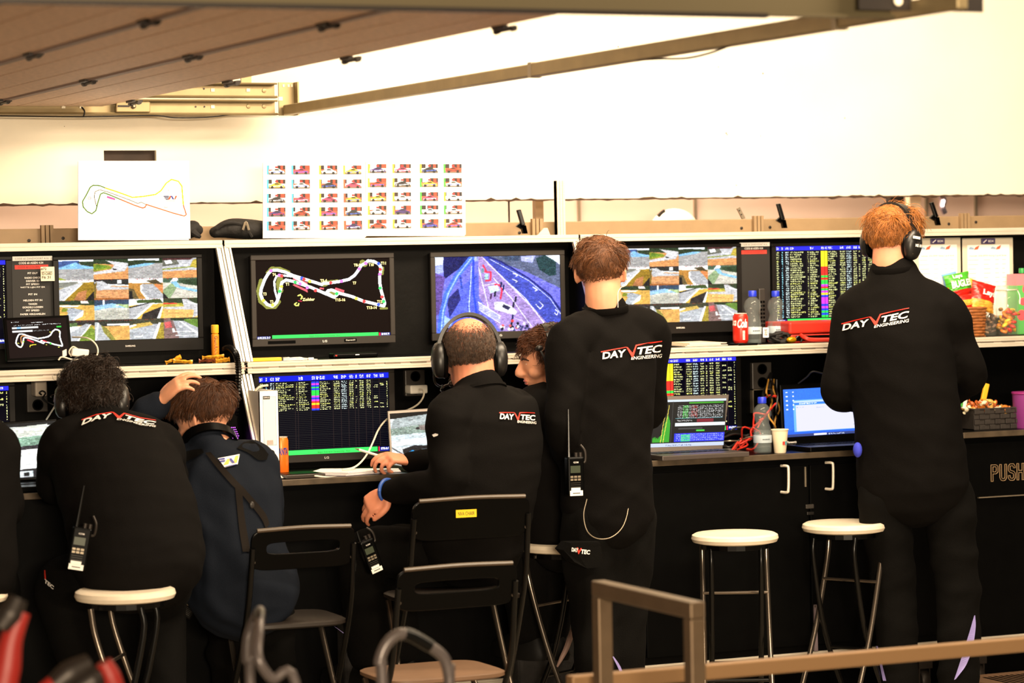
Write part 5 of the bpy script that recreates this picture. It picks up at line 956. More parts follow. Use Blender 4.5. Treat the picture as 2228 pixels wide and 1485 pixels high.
# snack basket, chips, jars, cartons on the far right shelf
m_wick = mat('wicker', (140, 82, 36), .6, noise=.3, nscale=60)
def basket(label, cx, cy, z, w, d, h, M, n_=9, taper=.85):
    t = thing('basket', label, 'basket', (cx, cy, z)); 
    for k in range(n_):
        s0, s1 = k/n_, (k+1)/n_; q = taper+(1-taper)*(s0+s1)/2; mb = MB(); N = 40; R = []
        pts = []
        for i in range(N+1):
            a_ = 2*math.pi*i/N; ex = lambda v_: math.copysign(abs(v_)**.45, v_); pts.append((w*q*ex(math.cos(a_))*(1+.02*math.sin(i*math.pi/2+k*math.pi)), d*q*ex(math.sin(a_))*(1+.03*math.sin(i*math.pi/2+k*math.pi)), h*(s0+s1)/2))
        mb.tube(pts, h/n_*.55, 6); build('woven_band', mb, M, t, world=False)
    mb = MB(); mb.box(-w*taper, w*taper, -d*taper, d*taper, 0, .004); build('bottom', mb, M, t, world=False); return t
bx = X(2108, 690, 9.58); basket('small brown wicker basket with chip bags on the shelf', bx, 9.58, ZS, .052, .06, at(2108, 667, 9.55)[2]-ZS, m_wick, 10)
def chipbag(label, px, py, w, h, rot, cols, Y, txt, tcol, tilt=.2):
    c = at(px, py, Y); t = thing('chip_bag', label, 'chip bag', tuple(c), group='chip bags in the wicker basket'); u = np.array([math.cos(rot), 0, math.sin(rot)]); v = np.array([-math.sin(rot), tilt, math.cos(rot)]); v = nrm(v); n_ = np.cross(u, v); n_ = n_ if n_[1] < 0 else -n_
    N = 12
    def surf(M, v0, v1, nm, sgn=1, lift=0):
        V = []; Fc = []
        for j in range(N+1):
            vv = v0+(v1-v0)*j/N
            for i in range(N+1):
                uu = -1+2*i/N; bulge = max(0, (1-uu**2))**.6*max(0, (1-vv**2))**.5*.028*sgn; V.append(c+u*uu*w*(1-.08*(1-vv*vv))+v*vv*h+n_*(bulge+lift+.002*math.sin(9*uu+5*vv)*(1-vv**2)+.003*random.uniform(-1, 1)*(abs(vv) < .95)))
        for j in range(N):
            for i in range(N): q = j*(N+1)+i; Fc.append((q, q+1, q+N+2, q+N+1))
        mb = MB(); mb.add(V, Fc); return build(nm, mb, M, t, smooth=True, angle=180)
    surf(cols[0], -1, 1, 'bag_back', -1); front = [surf(M, -1+2*i/len(cols), -1+2*(i+1)/len(cols), 'bag_front') for i, M in enumerate(cols)]
    for i, (s, uu, vv, ws, hs, M) in enumerate(txt):
        V, Fc = text2d(s, .1, .04); mb = MB(); P = []
        for a_, b_ in V: x_ = uu+a_*ws; y_ = vv+b_*hs; P.append(c+u*x_*w+v*y_*h+n_*(max(0, 1-x_**2)**.6*max(0, 1-y_**2)**.5*.028+.005))
        mb.add(P, Fc); build('lettering', mb, M, t)
m_cr = mat('bag_red', (205, 32, 24), .28); m_cg = mat('bag_green', (70, 165, 45), .3); m_cb = mat('bag_blue', (110, 165, 215), .28); m_cy = mat('bag_yellow', (235, 185, 60), .35); m_crisp = mat('crisp_print', (225, 160, 60), .4, noise=.4, nscale=50)
chipbag('pale blue chip bag at the back of the basket', 2072, 622, .035, .055, .2, [m_cb, m_cb, m_cb], 9.68, [], None)
chipbag('green BUGLES chip bag in the wicker basket', 2086, 622, .060, .052, .15, [m_cr, m_cg, m_cg], 9.62, [('BUGLES', -.75, -.15, 1.5, .55, m_wlet), ('Lays', -.5, .5, .7, .4, m_wlet)], None)
chipbag('small red chip bag behind the big one', 2118, 640, .045, .06, -.35, [m_cr, m_cr, m_cy], 9.66, [("Lay's", -.4, .3, .7, .4, m_wlet)], None)
chipbag('shiny red Lays chip bag at the front of the basket', 2138, 645, .058, .058, -.25, [m_crisp, m_cr, m_cr], 9.55, [('Lays', -.35, -.1, 1.1, .5, m_wlet)], None)
chipbag('red chip bag sunk low in the basket', 2098, 660, .05, .035, .1, [m_cr, m_crisp, m_cr], 9.56, [], None)
chipbag('small red bag beside the ginger man\'s sleeve', 2062, 652, .03, .04, .5, [m_cr, m_cr], 9.6, [], None)
m_jar = mat('jar_glass', (165, 165, 155), .05, alpha=.13, spec=1.0)
def jar(label, px, w, ytop, Y, fillM, n_, sz, lid):
    x = X(px, 690, Y); h = at(px, ytop, Y)[2]-ZS; t = thing('glass_jar', label, 'jar', (x, Y, ZS), group='glass snack jars'); build('glass_wall', MB().lathe([(w*.9, 0), (w, .008), (w, h*.72), (w*.93, h*.8), (w*.82, h*.86), (w*.82, h*.9)], (0, 0, 0), n=28), m_jar, t, world=False, smooth=True)
    if lid: build('lid', MB().lathe([(w*.9, h*.9), (w*.95, h*.91), (w*.95, h*.97), (w*.85, h), (.003, h)], (0, 0, 0), n=28), m_jar, t, world=False, smooth=True); mb = MB(); an = np.linspace(0, 2*math.pi, 25); mb.tube([(w*.93*math.cos(q), w*.93*math.sin(q), h*.905) for q in an], .002, 6); mb.tube([(w*.9, -.01, h*.9), (w*1.08, -.015, h*.78), (w*1.0, -.02, h*.62), (w*1.1, -.01, h*.7)], .002, 6, 4); build('wire_clasp', mb, m_alu, t, world=False, smooth=True)
    return t, x, h
def fill(parent_lab, cat, nm, x, Y, w, h, n_, sz, Ms, grp):
    rr = random.Random(n_)
    for i in range(n_):
        r = w*.8*math.sqrt(rr.random()); a_ = rr.uniform(0, 6.28); z = ZS+.008+sz*.6+(h-.01)*(i/n_); c = np.array([x+r*math.cos(a_), Y+r*math.sin(a_), z]); d = nrm([rr.uniform(-1, 1), rr.uniform(-1, 1), rr.uniform(-.6, .6)]); s1, s2 = perp(d); mb = MB(); mb.ell(c, d*sz*1.3, s1*sz*.8, s2*sz*.6, 8, 6)
        M = Ms[i % len(Ms)]; o = build(nm, mb, M[0], None, smooth=True, angle=180); tag(o, M[1]+parent_lab, cat, grp)
t, x, h = jar('glass jar of brown nuts beside the basket', 2151, .034, 655, 9.60, None, 0, 0, False); fill(' nut in the glass jar beside the basket', 'nut', 'nut', x, 9.60, .034, h*.62, 46, .0085, [(mat('nut_brown', (120, 92, 74), .6), 'grey brown'), (mat('nut_tan', (158, 122, 92), .6), 'tan'), (mat('nut_dark', (88, 64, 52), .6), 'dark brown')], 'nuts in the jar')
t, x, h = jar('clip top glass jar of gummy sweets', 2192, .046, 620, 9.58, None, 0, 0, True); fill(' gummy in the clip top jar', 'sweet', 'gummy_sweet', x, 9.58, .046, h*.5, 44, .0125, [(mat('gummy_orange', (232, 128, 22), .25), 'orange'), (mat('gummy_yellow', (236, 190, 36), .25), 'yellow'), (mat('gummy_red', (205, 45, 28), .25), 'red'), (mat('gummy_olive', (150, 110, 30), .25), 'amber')], 'gummy sweets in the jar')
x = X(2222, 650, 9.66); t = thing('juice_carton', 'pink and green juice carton with green cap at the right edge', 'carton', (x, 9.66, ZS)); zt = at(2222, 596, 9.66)[2]; bd = build('carton_body', B(x-.04, x+.04, 9.63, 9.70, ZS, zt), mat('carton_green', (92, 178, 92), .5), t, bevel=.002); build('pink_top', B(x-.0405, x+.0405, 9.6295, 9.7005, zt-.045, zt+.001), mat('carton_pink', (236, 130, 140), .5), bd); build('cap', MB().lathe([(.014, 0), (.014, .016), (.012, .02)], (x+.006, 9.66, zt+.004), EZ, 16), mat('cap_green', (30, 140, 60), .4), t, smooth=True); build('neck', MB().lathe([(.012, 0), (.012, .006)], (x+.006, 9.66, zt), EZ, 14), m_clear, t)
for dz, dx, r in ((-.06, .005, .02), (-.11, -.012, .016), (-.165, -.02, .022), (-.13, .02, .014)): mb = MB(); mb.lathe([(r, 0), (r*.8, .001)], (x+dx, 9.6295, zt+dz), (0, -1, 0), 16); build('grapefruit_print', mb, mat('fruit_red', (232, 90, 100), .5), bd)
# lower right: black basket with candy, purple tin
zl = ZD+.045; bx = X(2144, 920, 9.42); m_rat = mat('black_rattan', (46, 41, 38), .5, noise=.2, nscale=60); w_ = (X(2194, 920, 9.42)-X(2094, 920, 9.42))/2; hb = at(2150, 888, 9.36)[2]-zl
t = thing('candy_basket', 'black woven tray basket heaped with wrapped candy', 'basket', (bx, 9.42, zl))
for k in range(4):
    for j in range(9):
        xx = -w_+2*w_*(j+.5)/9; off = .004 if (j+k) % 2 else 0; mb = MB(); mb.box(xx-w_/9*.96, xx+w_/9*.96, -.085-off, -.08-off, hb*k/4+.001, hb*(k+1)/4-.001); build('weave_strip', mb, m_rat, t, world=False, bevel=.0015, seg=1)
mb = MB(); mb.box(-w_, -w_+.004, -.08, .1, 0, hb); mb.box(w_-.004, w_, -.08, .1, 0, hb); mb.box(-w_, w_, .096, .1, 0, hb*1.1); mb.box(-w_, w_, -.08, .1, 0, .004); build('tray_wall', mb, m_rat, t, world=False); mb = MB(); mb.tube([(-w_, -.085, hb), (w_, -.085, hb), (w_, .1, hb*1.05), (-w_, .1, hb*1.05), (-w_, -.085, hb)], .004, 6); build('rim', mb, m_rat, t, world=False)
rr = random.Random(5); CM = [(mat('candy_gold', (240, 180, 96), .25, .1, noise=.4, nscale=70), 'gold'), (mat('candy_amber', (226, 130, 50), .25, .1, noise=.4, nscale=70), 'amber'), (mat('candy_cream', (244, 224, 190), .3, .0, noise=.2, nscale=70), 'cream'), (mat('candy_brown', (178, 92, 44), .3), 'brown')]
for i in range(40):
    px = rr.uniform(2098, 2190); top = 868+abs(px-2150)*.28; py = rr.uniform(top, 892); c = at(px, py, 9.40+rr.uniform(-.04, .06)); c[2] = max(c[2], zl+.02); d = nrm([rr.uniform(-1, 1), rr.uniform(-.6, .6), rr.uniform(-.5, .8)]); s1, s2 = perp(d); M = CM[i % 4]; mb = MB(); mb.ell(c, d*.013, s1*.009, s2*.008, 8, 6); mb.tube([c+d*.012, c+d*.021], [.002, .007], 6); mb.tube([c-d*.012, c-d*.021], [.002, .007], 6); o = build('wrapped_candy', mb, M[0], None); tag(o, M[1]+' wrapped candy heaped in the black basket', 'candy', 'wrapped candies in the black basket')
p0, p1 = at(2137, 880, 9.40), at(2147, 834, 9.40); mb = MB(); d = p1-p0; mb.obox((p0+p1)/2, d/2, nrm(np.cross(d, EY))*.011, EY*.006); o = build('candy_bar', mb, m_yellow, None, bevel=.003); tag(o, 'yellow candy bar sticking up out of the black basket', 'candy bar')
for px, py, M, l in ((2096, 888, m_white, 'white capped tube leaning in the left of the basket'), (2088, 884, m_green, 'green tube at the left end of the basket')): mb = MB(); mb.tube([at(px, py, 9.38), at(px+3, py-22, 9.38)], .012, 10); tag(build('candy_tube', mb, M, None), l, 'candy tube')
x = X(2235, 900, 9.34); zt = at(2228, 852, 9.34)[2]; t = thing('purple_tin', 'purple candy tin at the right edge of the desk', 'tin', (x, 9.34, zl)); hz = zt-zl; build('tin_body', MB().lathe([(.05, 0), (.052, .004), (.058, hz*.95), (.056, hz*.95)], (0, 0, 0), n=32), mat('tin_purple', (128, 52, 120), .4, noise=.15, nscale=8), t, world=False, smooth=True); build('lid_rim', MB().lathe([(.059, hz*.94), (.061, hz*.96), (.06, hz), (.003, hz)], (0, 0, 0), n=32), mat('tin_rim', (140, 40, 110), .4), t, world=False, smooth=True); mb = MB()
for i in range(8): a_ = RD(-112); q = i*math.pi/4; mb.obox((.0575*math.cos(a_)+.006*math.cos(q), .0575*math.sin(a_)-.002, hz*.78+.006*math.sin(q)), (.004*math.cos(q), 0, .004*math.sin(q)), (0, .001, 0), (-.0015*math.sin(q), 0, .0015*math.cos(q)))
build('leaf_print', mb, mat('leaf_green', (70, 110, 60), .6), t, world=False); mb = MB(); mb.ell((.057*math.cos(RD(-80)), .055*math.sin(RD(-80)), hz*.5), (.02, 0, 0), (0, .004, 0), (0, 0, hz*.26), 16, 10); build('figure_print', mb, mat('print_cream', (236, 200, 165), .6), t, world=False)

# ================================================================ STOOLS AND CHAIRS
m_seat = mat('stool_white', (228, 214, 192), .45, noise=.05, nscale=30)
def make_stool(label):
    t = thing('bar_stool', label, 'stool', (0, 0, 0), group='bar stools with round white seats')
    build('seat', MB().lathe([(.02, .682), (.125, .682), (.150, .688), (.156, .700), (.153, .712), (.142, .718), (.11, .714), (.003, .711)], (0, 0, 0), n=40), m_seat, t, world=False, smooth=True)
    build('seat_plate', MB().lathe([(.02, .664), (.12, .664), (.12, .682)], (0, 0, 0), n=24), m_tube, t, world=False)
    for s in (-1, 1):
        mb = MB(); mb.tube([(s*.088, -.07, .67), (s*.088, -.075, .58), (s*.088, .0, .3), (s*.088, .16, .012)], .010, 10, 4); build('leg', mb, m_tube, t, world=False, smooth=True)
        mb = MB(); mb.tube([(s*.115, .08, .67), (s*.115, .06, .56), (s*.118, -.03, .3), (s*.122, -.17, .012)], .010, 10, 4); build('leg', mb, m_chrome, t, world=False, smooth=True)
        build('leg_foot', MB().lathe([(.014, 0), (.014, .02), (.011, .025)], (s*.122, -.17, 0), n=10), m_tube, t, world=False); build('leg_foot', MB().lathe([(.014, 0), (.014, .02), (.011, .025)], (s*.088, .16, 0), n=10), m_tube, t, world=False)
    for z, y, h in ((.50, .035, .117), (.20, -.07, .12), (.25, .025, .088)): mb = MB(); mb.tube([(-h, y, z), (h, y, z)], .006, 8); build('crossbar', mb, m_chrome if z == .5 else m_tube, t, world=False, smooth=True)
    return t
S1 = at(1599, 1178, 8.93); st = make_stool('round white bar stool left of the one beside the ginger man'); st.location = (S1[0], S1[1], 0); st.rotation_euler = (0, 0, RD(-26)); PM[st.name] = Matrix.Translation(st.location)
q = at(1837, 1148, 9.05); dup(st, (q[0], q[1], 0), RD(-62), 'round white bar stool at the ginger man\'s left leg')
q = at(1225, 1184, 9.03); dup(st, (q[0], q[1], 0), RD(30), 'white bar stool under the young man in profile')
q = at(272, 1276, 8.48); dup(st, (q[0], q[1], 0), RD(60), 'white bar stool under the curly man leaning forward')

def chair(label, x, y, rz, sz, tz, w, seatM, slot=True, tag_=None):
    t = thing('folding_chair', label, 'chair', (x, y, 0), RD(rz), group='black folding chairs')
    hw = w/2; hb = .135; yb = -.20; d0 = .03                       # back panel leans away from the sitter
    def P(u, v): return (u, yb-d0*(v-(tz-hb))/hb, v)
    # rounded panel with a hand slot, built as outer and inner ring
    N = 48; out = []; inn = []
    for i in range(N):
        a = 2*math.pi*i/N; ex = lambda q_, p_: math.copysign(abs(q_)**p_, q_)
        out.append((hw*ex(math.cos(a), .28), hb/2*ex(math.sin(a), .4))); inn.append((hw*.70*ex(math.cos(a), .35), .019*ex(math.sin(a), .5)+.004))
    zc = tz-hb/2; V = []; Fc = []
    for th in (0, .016):
        for ring in (out, inn): V += [np.array(P(u, zc+v))+np.array([0, th, 0]) for u, v in ring]
    for i in range(N):
        j = (i+1) % N
        if slot: Fc += [(i, j, N+j, N+i), (2*N+j, 2*N+i, 3*N+i, 3*N+j), (N+i, N+j, 3*N+j, 3*N+i)]
        Fc += [(j, i, 2*N+i, 2*N+j)]
    if not slot: Fc += [tuple(range(N)), tuple(range(3*N-1, 2*N-1, -1))]
    mb = MB(); mb.add(V, Fc); bp = build('backrest', mb, m_blackg, t, world=False, bevel=.003, seg=2)
    mb = MB(); mb.tube([P(-hw*.9, tz-.003), P(0, tz+.001), P(hw*.9, tz-.003)], .007, 8, 6); build('top_highlight', mb, mat('edge_highlight', (70, 58, 46), .3), t, world=False, smooth=True)  # lighter tube along the backrest top, a highlight put in as colour
    if tag_:
        lb = MB(); c = np.array(P(tag_[1], tz-.05)); lb.obox(c+np.array([0, -.004, 0]), EX*.035, EY*.001, EZ*.0125); l = build('yellow_label', lb, mat('label_yellow', (238, 205, 30), .5), t, world=False); V_, F_ = text2d(tag_[0], 0, .0); mb = MB(); mb.add(np.c_[c[0]-.028+V_[:, 0]*.056, np.full(len(V_), c[1]-.006), c[2]-.006+V_[:, 1]*.012], F_); build('lettering', mb, mat('label_ink', (60, 60, 30), .6), l, world=False)
    mb = MB(); R = []
    for k, (sc_, zz) in enumerate(((.94, sz-.02), (1, sz-.014), (1, sz-.004), (.96, sz))):
        R.append(np.array([(hw*1.02*sc_*math.copysign(abs(math.cos(a))**.4, math.cos(a)), .17*sc_*math.copysign(abs(math.sin(a))**.4, math.sin(a)), zz) for a in np.arange(40)*2*math.pi/40]))
    mb.rings(R); build('seat', mb, seatM, t, world=False, smooth=True, angle=50)
    for s in (-1, 1):
        mb = MB(); mb.tube([P(s*hw*.97, tz-.06), P(s*hw*.98, tz-.13), (s*hw*1.0, yb+.05, sz+.02), (s*hw*1.03, .03, sz*.5), (s*hw*1.06, .2, .01)], .010, 10, 5); build('front_leg', mb, m_tube, t, world=False, smooth=True)
        mb = MB(); mb.tube([(s*hw*.9, .12, sz-.03), (s*hw*.93, .0, sz*.6), (s*hw*1.0, -.2, .01)], .010, 10, 5); build('rear_leg', mb, m_chrome, t, world=False, smooth=True)
        build('screw', MB().lathe([(.006, 0), (.005, .003)], (s*hw*.94, P(0, tz-.105)[1]-.002, tz-.105), (0, -1, 0), 10), m_chrome, t, world=False)
        for yy, xx in ((.2, 1.06), (-.2, 1.0)): build('leg_cap', MB().lathe([(.014, 0), (.014, .02), (.011, .025)], (s*hw*xx, yy, 0), n=10), m_tube, t, world=False)
    for yy, zz in ((.14, sz*.2), (-.13, sz*.22)): mb = MB(); mb.tube([(-hw*.98, yy, zz), (hw*.98, yy, zz)], .007, 8); build('crossbar', mb, m_tube, t, world=False, smooth=True)
    return t
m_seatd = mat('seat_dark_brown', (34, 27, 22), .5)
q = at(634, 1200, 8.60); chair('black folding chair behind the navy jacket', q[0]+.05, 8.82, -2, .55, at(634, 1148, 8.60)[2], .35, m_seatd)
q = at(950, 1270, 8.0); chair('empty black folding chair in front of the bald man', q[0]+.07, 8.22, 0, .43, at(950, 1232, 8.0)[2], .40, m_brown)
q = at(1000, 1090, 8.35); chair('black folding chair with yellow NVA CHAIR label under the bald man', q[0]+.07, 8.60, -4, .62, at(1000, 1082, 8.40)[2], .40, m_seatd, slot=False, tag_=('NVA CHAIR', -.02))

# ================================================================ PEOPLE
m_skin = mat('skin', (214, 150, 116), .55, sss=.15, noise=.06, nscale=30)
m_skin2 = mat('skin_ruddy', (216, 140, 108), .55, sss=.15, noise=.07, nscale=30)
m_shirt = mat('black_shirt', (10, 8, 7), .85, bump=.2, bscale=420, spec=.08)
m_navy = mat('navy_jacket', (15, 20, 29), .85, bump=.2, bscale=380, spec=.12)
m_pants = mat('black_work_trousers', (7, 6, 5), .9, bump=.25, bscale=300, spec=.1)
m_shoe = mat('black_shoe', (12, 11, 10), .6, spec=.2)
def remesh(mb, vox, sm=6, dec=None):
    me = bpy.data.meshes.new('tmp'); me.from_pydata(np.vstack(mb.v).tolist(), [], mb.f); o = bpy.data.objects.new('tmp', me); COL.objects.link(o)
    r = o.modifiers.new('r', 'REMESH'); r.mode = 'VOXEL'; r.voxel_size = vox; r.adaptivity = 0
    s = o.modifiers.new('s', 'SMOOTH'); s.iterations = sm; s.factor = .5
    if dec: d = o.modifiers.new('d', 'DECIMATE'); d.ratio = dec
    dg = bpy.context.evaluated_depsgraph_get(); dg.update(); m2 = bpy.data.meshes.new_from_object(o.evaluated_get(dg))
    bpy.data.objects.remove(o); bpy.data.meshes.remove(me); return m2
def folds(me, amp, seed, fl=16.0, zrange=None):
    n = len(me.vertices); V = np.empty(n*3); me.vertices.foreach_get('co', V); V = V.reshape(-1, 3); N = np.empty(n*3); me.vertices.foreach_get('normal', N); N = N.reshape(-1, 3)
    rg = np.random.default_rng(seed); h = np.zeros(n)
    wp = sum(rg.uniform(.3, 1)*np.sin(V @ rg.normal(0, 9, 3)+rg.uniform(0, 6)) for _ in range(3))
    for k in range(5):
        d = nrm([rg.normal(0, .7), rg.normal(0, .7), rg.normal(0, 1.2)]); f_ = fl*rg.uniform(.7, 1.9); h += (.5+.5*np.cos(V @ d*f_*1.6+wp*.9+rg.uniform(0, 6)))**3*rg.uniform(.4, 1)/(1+.25*k)
    h -= h.mean(); V += N*(h*amp)[:, None]; me.vertices.foreach_set('co', V.ravel()); me.update()
def addmesh(name, me, M, parent, label=None):
    me.materials.clear(); me.materials.append(M); me.name = name
    me.polygons.foreach_set('use_smooth', [True]*len(me.polygons)); inv = PM[parent.name].inverted(); me.transform(inv)
    o = bpy.data.objects.new(name, me); COL.objects.link(o); o.parent = parent; PM[o.name] = PM[parent.name]
    if label: o['label'] = label
    return o
def fv(a): a = RD(a); return np.array([math.sin(a), math.cos(a), 0])
class HF:                                      # head frame
    def __init__(s, C, yaw, pitch=0, tilt=0, size=1.0):
        f = fv(yaw); r = np.array([f[1], -f[0], 0]); p = RD(pitch); f2 = f*math.cos(p)-EZ*math.sin(p); u = EZ*math.cos(p)+f*math.sin(p)
        k = RD(tilt); s.r = r*math.cos(k)-u*math.sin(k); s.u = u*math.cos(k)+r*math.sin(k); s.f = f2; s.C = np.asarray(C, float); s.k = size
    def p(s, r, f, u): return s.C+s.k*(s.r*r+s.f*f+s.u*u)
def head_mesh(mb, H, nose=1.0, neck=None, nw=1.0, bf=None):
    k = H.k; e = lambda c, a, b, d: mb.ell(H.p(*c), H.r*a*k, H.f*b*k, H.u*d*k, 26, 18)
    e((0, -.012, .028), .077, .096, .088); e((0, .028, .005), .070, .074, .085); e((0, .034, -.058), .055, .056, .056); e((0, .052, -.088), .032, .034, .026)      # skull, face, jaw, chin
    e((0, .078, .022), .050, .022, .014); e((.042, .06, -.03), .022, .028, .022); e((-.042, .06, -.03), .022, .028, .022)
    mb.tube([H.p(0, .092, .018), H.p(0, .106, -.008), H.p(0, .116*nose, -.030), H.p(0, .094, -.040)], np.array([.009, .012, .0145, .010])*k, 10, 3)
    e((.011, .096, -.034), .008, .01, .007); e((-.011, .096, -.034), .008, .01, .007)
    e((0, .086, -.058), .024, .014, .0062); e((0, .084, -.069), .021, .013, .0062)
    for s_ in (-1, 1):
        c = H.p(s_*.080, -.010, -.008); ax = H.u*.032*k-H.f*.006*k; mb.ell(c, H.r*.008*k+H.f*.004*k*s_*0, H.f*.018*k-H.r*s_*.008*k, ax, 14, 10); mb.ell(H.p(s_*.074, .004, -.012), H.r*.012*k, H.f*.012*k, H.u*.022*k, 12, 8)
    if neck is not None: mb.loft([H.C-bf*.022*k-H.u*.02*k, H.C-bf*.028*k-H.u*.04*k-EZ*.035*k, neck], [.058*k*nw, .058*k*nw, .066*k*nw], [.060*k*nw, .060*k*nw, .068*k*nw], H.r, 20)
def hand(mb, wr, d, n, side, curl=.35, spread=.06, size=1.0, thumb=.6, curls=None):   # d along fingers, n out of the palm, side +1: thumb on +s
    d = nrm(d); n = nrm(n-np.dot(n, d)*d); s = np.cross(d, n)*side; k = size; wr = np.asarray(wr, float)
    mb.loft([wr-d*.02*k, wr+d*.02*k, wr+d*.055*k, wr+d*.088*k], np.array([.024, .030, .039, .040])*k, np.array([.019, .017, .0155, .0125])*k, s, 18)
    L = [.070, .078, .073, .057]; off = [.030, .010, -.010, -.029]
    for i in range(4):
        b = wr+d*(.086-.006*abs(i-1))*k+s*off[i]*k; a = (curls[i] if curls else curl*(1+.12*i)); ang = a*.8; P = [b-d*.02*k, b]; p = b; dr = nrm(d+s*(off[i]/.03)*spread)
        for seg, l in enumerate((.45, .31, .24)): p = p+(dr*math.cos(ang)+n*math.sin(ang))*L[i]*l*k*1.15; P.append(p); ang += a*1.1
        mb.tube(P, np.array([.0098, .0096, .0086, .0078, .0064])*k, 10, 3); mb.ell(P[-1], d*.006*k, s*.0062*k, n*.006*k, 8, 6)
    b = wr+d*.022*k+s*.026*k; P = [b-s*.006*k, b+(d*.5+s*.7)*.022*k+n*.006*k, b+(d*.8+s*.55)*.05*k*1.0+n*thumb*.024*k, b+(d*1.0+s*.35)*.076*k+n*thumb*.045*k]; mb.tube(P, np.array([.015, .0135, .0108, .0082])*k, 10, 3); mb.ell(P[-1], d*.008*k, s*.007*k, n*.007*k, 8, 6)
def limb(mb, P, r, k=6): mb.loft(P, r, r, perp(nrm(np.asarray(P[-1])-np.asarray(P[0])))[0], 18, k)

def person(label, J, face, H, skin, shirtM, pantsM, wid=1.0, infl=.012, vox=.006, hands=(), sleeveL=True, seed=1, famp=.005, nose=1.0, hem=.09, hipw=1.0, waistw=1.0, collar=.03, loose=0.0, nw=1.0):
    t = thing('person', label, 'person', (J['P'][0], J['P'][1], 0)); f = fv(face); r = np.array([f[1], -f[0], 0]); N = J['N']
    # --- body, one continuous surface
    mb = MB(); head_mesh(mb, H, nose, N+np.array([0, 0, .005]), nw, f)
    sp = [J['P'], J['W'], J['C'], N-np.array([0, 0, .035])]; mb.loft(sp, np.array([.145, .125, .145, .05])*wid, np.array([.10, .09, .10, .042])*wid, r, 24)
    for s_ in 'LR':
        limb(mb, [J['C']*.35+N*.65, J['S'+s_], J['S'+s_]*.5+J['E'+s_]*.5, J['E'+s_], J['E'+s_]*.5+J['A'+s_]*.5, J['A'+s_]], [.045, .043, .038, .032, .030, .026]); limb(mb, [J['P'], J['H'+s_], J['K'+s_], J['F'+s_]], [.09, .075, .05, .035])
        ft = J['F'+s_]; fd = J.get('fd', f); mb.loft([ft, ft+fd*.06-EZ*.03, ft+fd*.15-EZ*.045], [.036, .036, .03], [.035, .028, .018], np.cross(fd, EZ), 14)
    for a in hands: hand(mb, **a)
    body = addmesh('body', remesh(mb, vox, 5, .5 if vox < .005 else None), skin, t)
    # --- shirt
    mb = MB(); g = infl
    top = N+(N-J['C'])*.02
    lo = J['P']+(J['P']-J['W'])*hem/np.linalg.norm(J['P']-J['W'])*.6
    mb.loft([lo, J['P'], J['W'], J['C'], J['C']*.45+N*.55, N+EZ*.004], (np.array([.155*hipw, .16*hipw, .15*waistw, .168, .15, .064*nw])+loose)*wid+g, np.array([.115*hipw, .118*hipw, .11*waistw,   .122, .095, .060*nw])*wid+g, r, 28)
    cax = nrm(nrm(H.C-f*.028*H.k-EZ*.075*H.k-N)+EZ*.6)
    if collar: mb.loft([N-cax*.04, N, N+cax*(collar-.012)], [.076*nw*H.k, .072*nw*H.k, .069*nw*H.k], [.080*nw*H.k, .076*nw*H.k, .072*nw*H.k], r, 24)
    for s_ in 'LR':
        S_, E_, A_ = J['S'+s_], J['E'+s_], J['A'+s_]; mid = J['C']*.25+N*.75
        mb.loft([N-nrm(N-J['C'])*.0+(S_-N)*.22, S_*.55+N*.45-EZ*.012, S_], [.05, .052, .058], [.05, .06, .064], r*0+f, 16)
        mb.loft([mid, S_, S_*.5+E_*.5, E_, E_*.5+A_*.5, A_+(E_-A_)*.02], [.075, .073+g*.3, .062+g*.4, .055+g*.4, .05+g*.3, .040], [.08, .075+g*.3, .063+g*.4, .055+g*.4, .05+g*.3, .040], perp(nrm(A_-S_))[0], 20)
    me = remesh(mb, .010, 8); folds(me, famp, seed, 20)
    shirt = addmesh('shirt', me, shirtM, t)
    # collar band
    if collar:
        mb = MB(); ax = cax; u1 = nrm(r-np.dot(r, ax)*ax); u2 = np.cross(ax, u1); an = np.arange(28)*2*math.pi/28; R = []
        for h_, k_ in ((collar*.35, 1.04), (collar*.4, 1.07), (collar, 1.05), (collar, .99), (collar*.3, .99)): R.append(N+ax*h_+(np.cos(an)[:, None]*u1*.070+np.sin(an)[:, None]*u2*.072)*k_*H.k*nw)
        mb.rings(R, cap=False); build('collar', mb, shirtM, t, smooth=True, angle=70)
    # --- trousers
    mb = MB(); mb.loft([J['P']+(J['W']-J['P'])*.35, J['P']], np.array([.135, .148])*wid*hipw, np.array([.10, .108])*wid*hipw, r, 24)
    for s_ in 'LR': limb(mb, [J['P']*.55+J['H'+s_]*.45, J['H'+s_], J['H'+s_]*.5+J['K'+s_]*.5, J['K'+s_], J['K'+s_]*.5+J['F'+s_]*.5, J['F'+s_]+EZ*.03], [.088*hipw, .092*hipw, .092, .083, .079, .072])
    me = remesh(mb, .012, 8); folds(me, famp*1.4, seed+50, 20); pants = addmesh('trousers', me, pantsM, t)
    for s_ in 'LR':
        ft = J['F'+s_]; fd = J.get('fd', f); mb = MB(); b = np.array([ft[0], ft[1], max(ft[2]-.085, 0)]); sd = np.cross(fd, EZ); R = []
        for h_, k_ in ((0, .95), (.02, 1), (.05, .92), (.09, .62)): R.append(np.array([b+EZ*h_+fd*(.055*(1 if h_ < .06 else .2)+.14*(k_ if h_ < .06 else .45)*math.cos(a))+sd*.048*k_*math.sin(a) for a in np.arange(20)*2*math.pi/20]))
        mb.rings(R); build('shoe', mb, m_shoe, t, smooth=True, angle=60)
    bv = BVHTree.FromPolygons([tuple(PM[t.name] @ v.co) for v in shirt.data.vertices], [tuple(p_.vertices) for p_ in shirt.data.polygons])
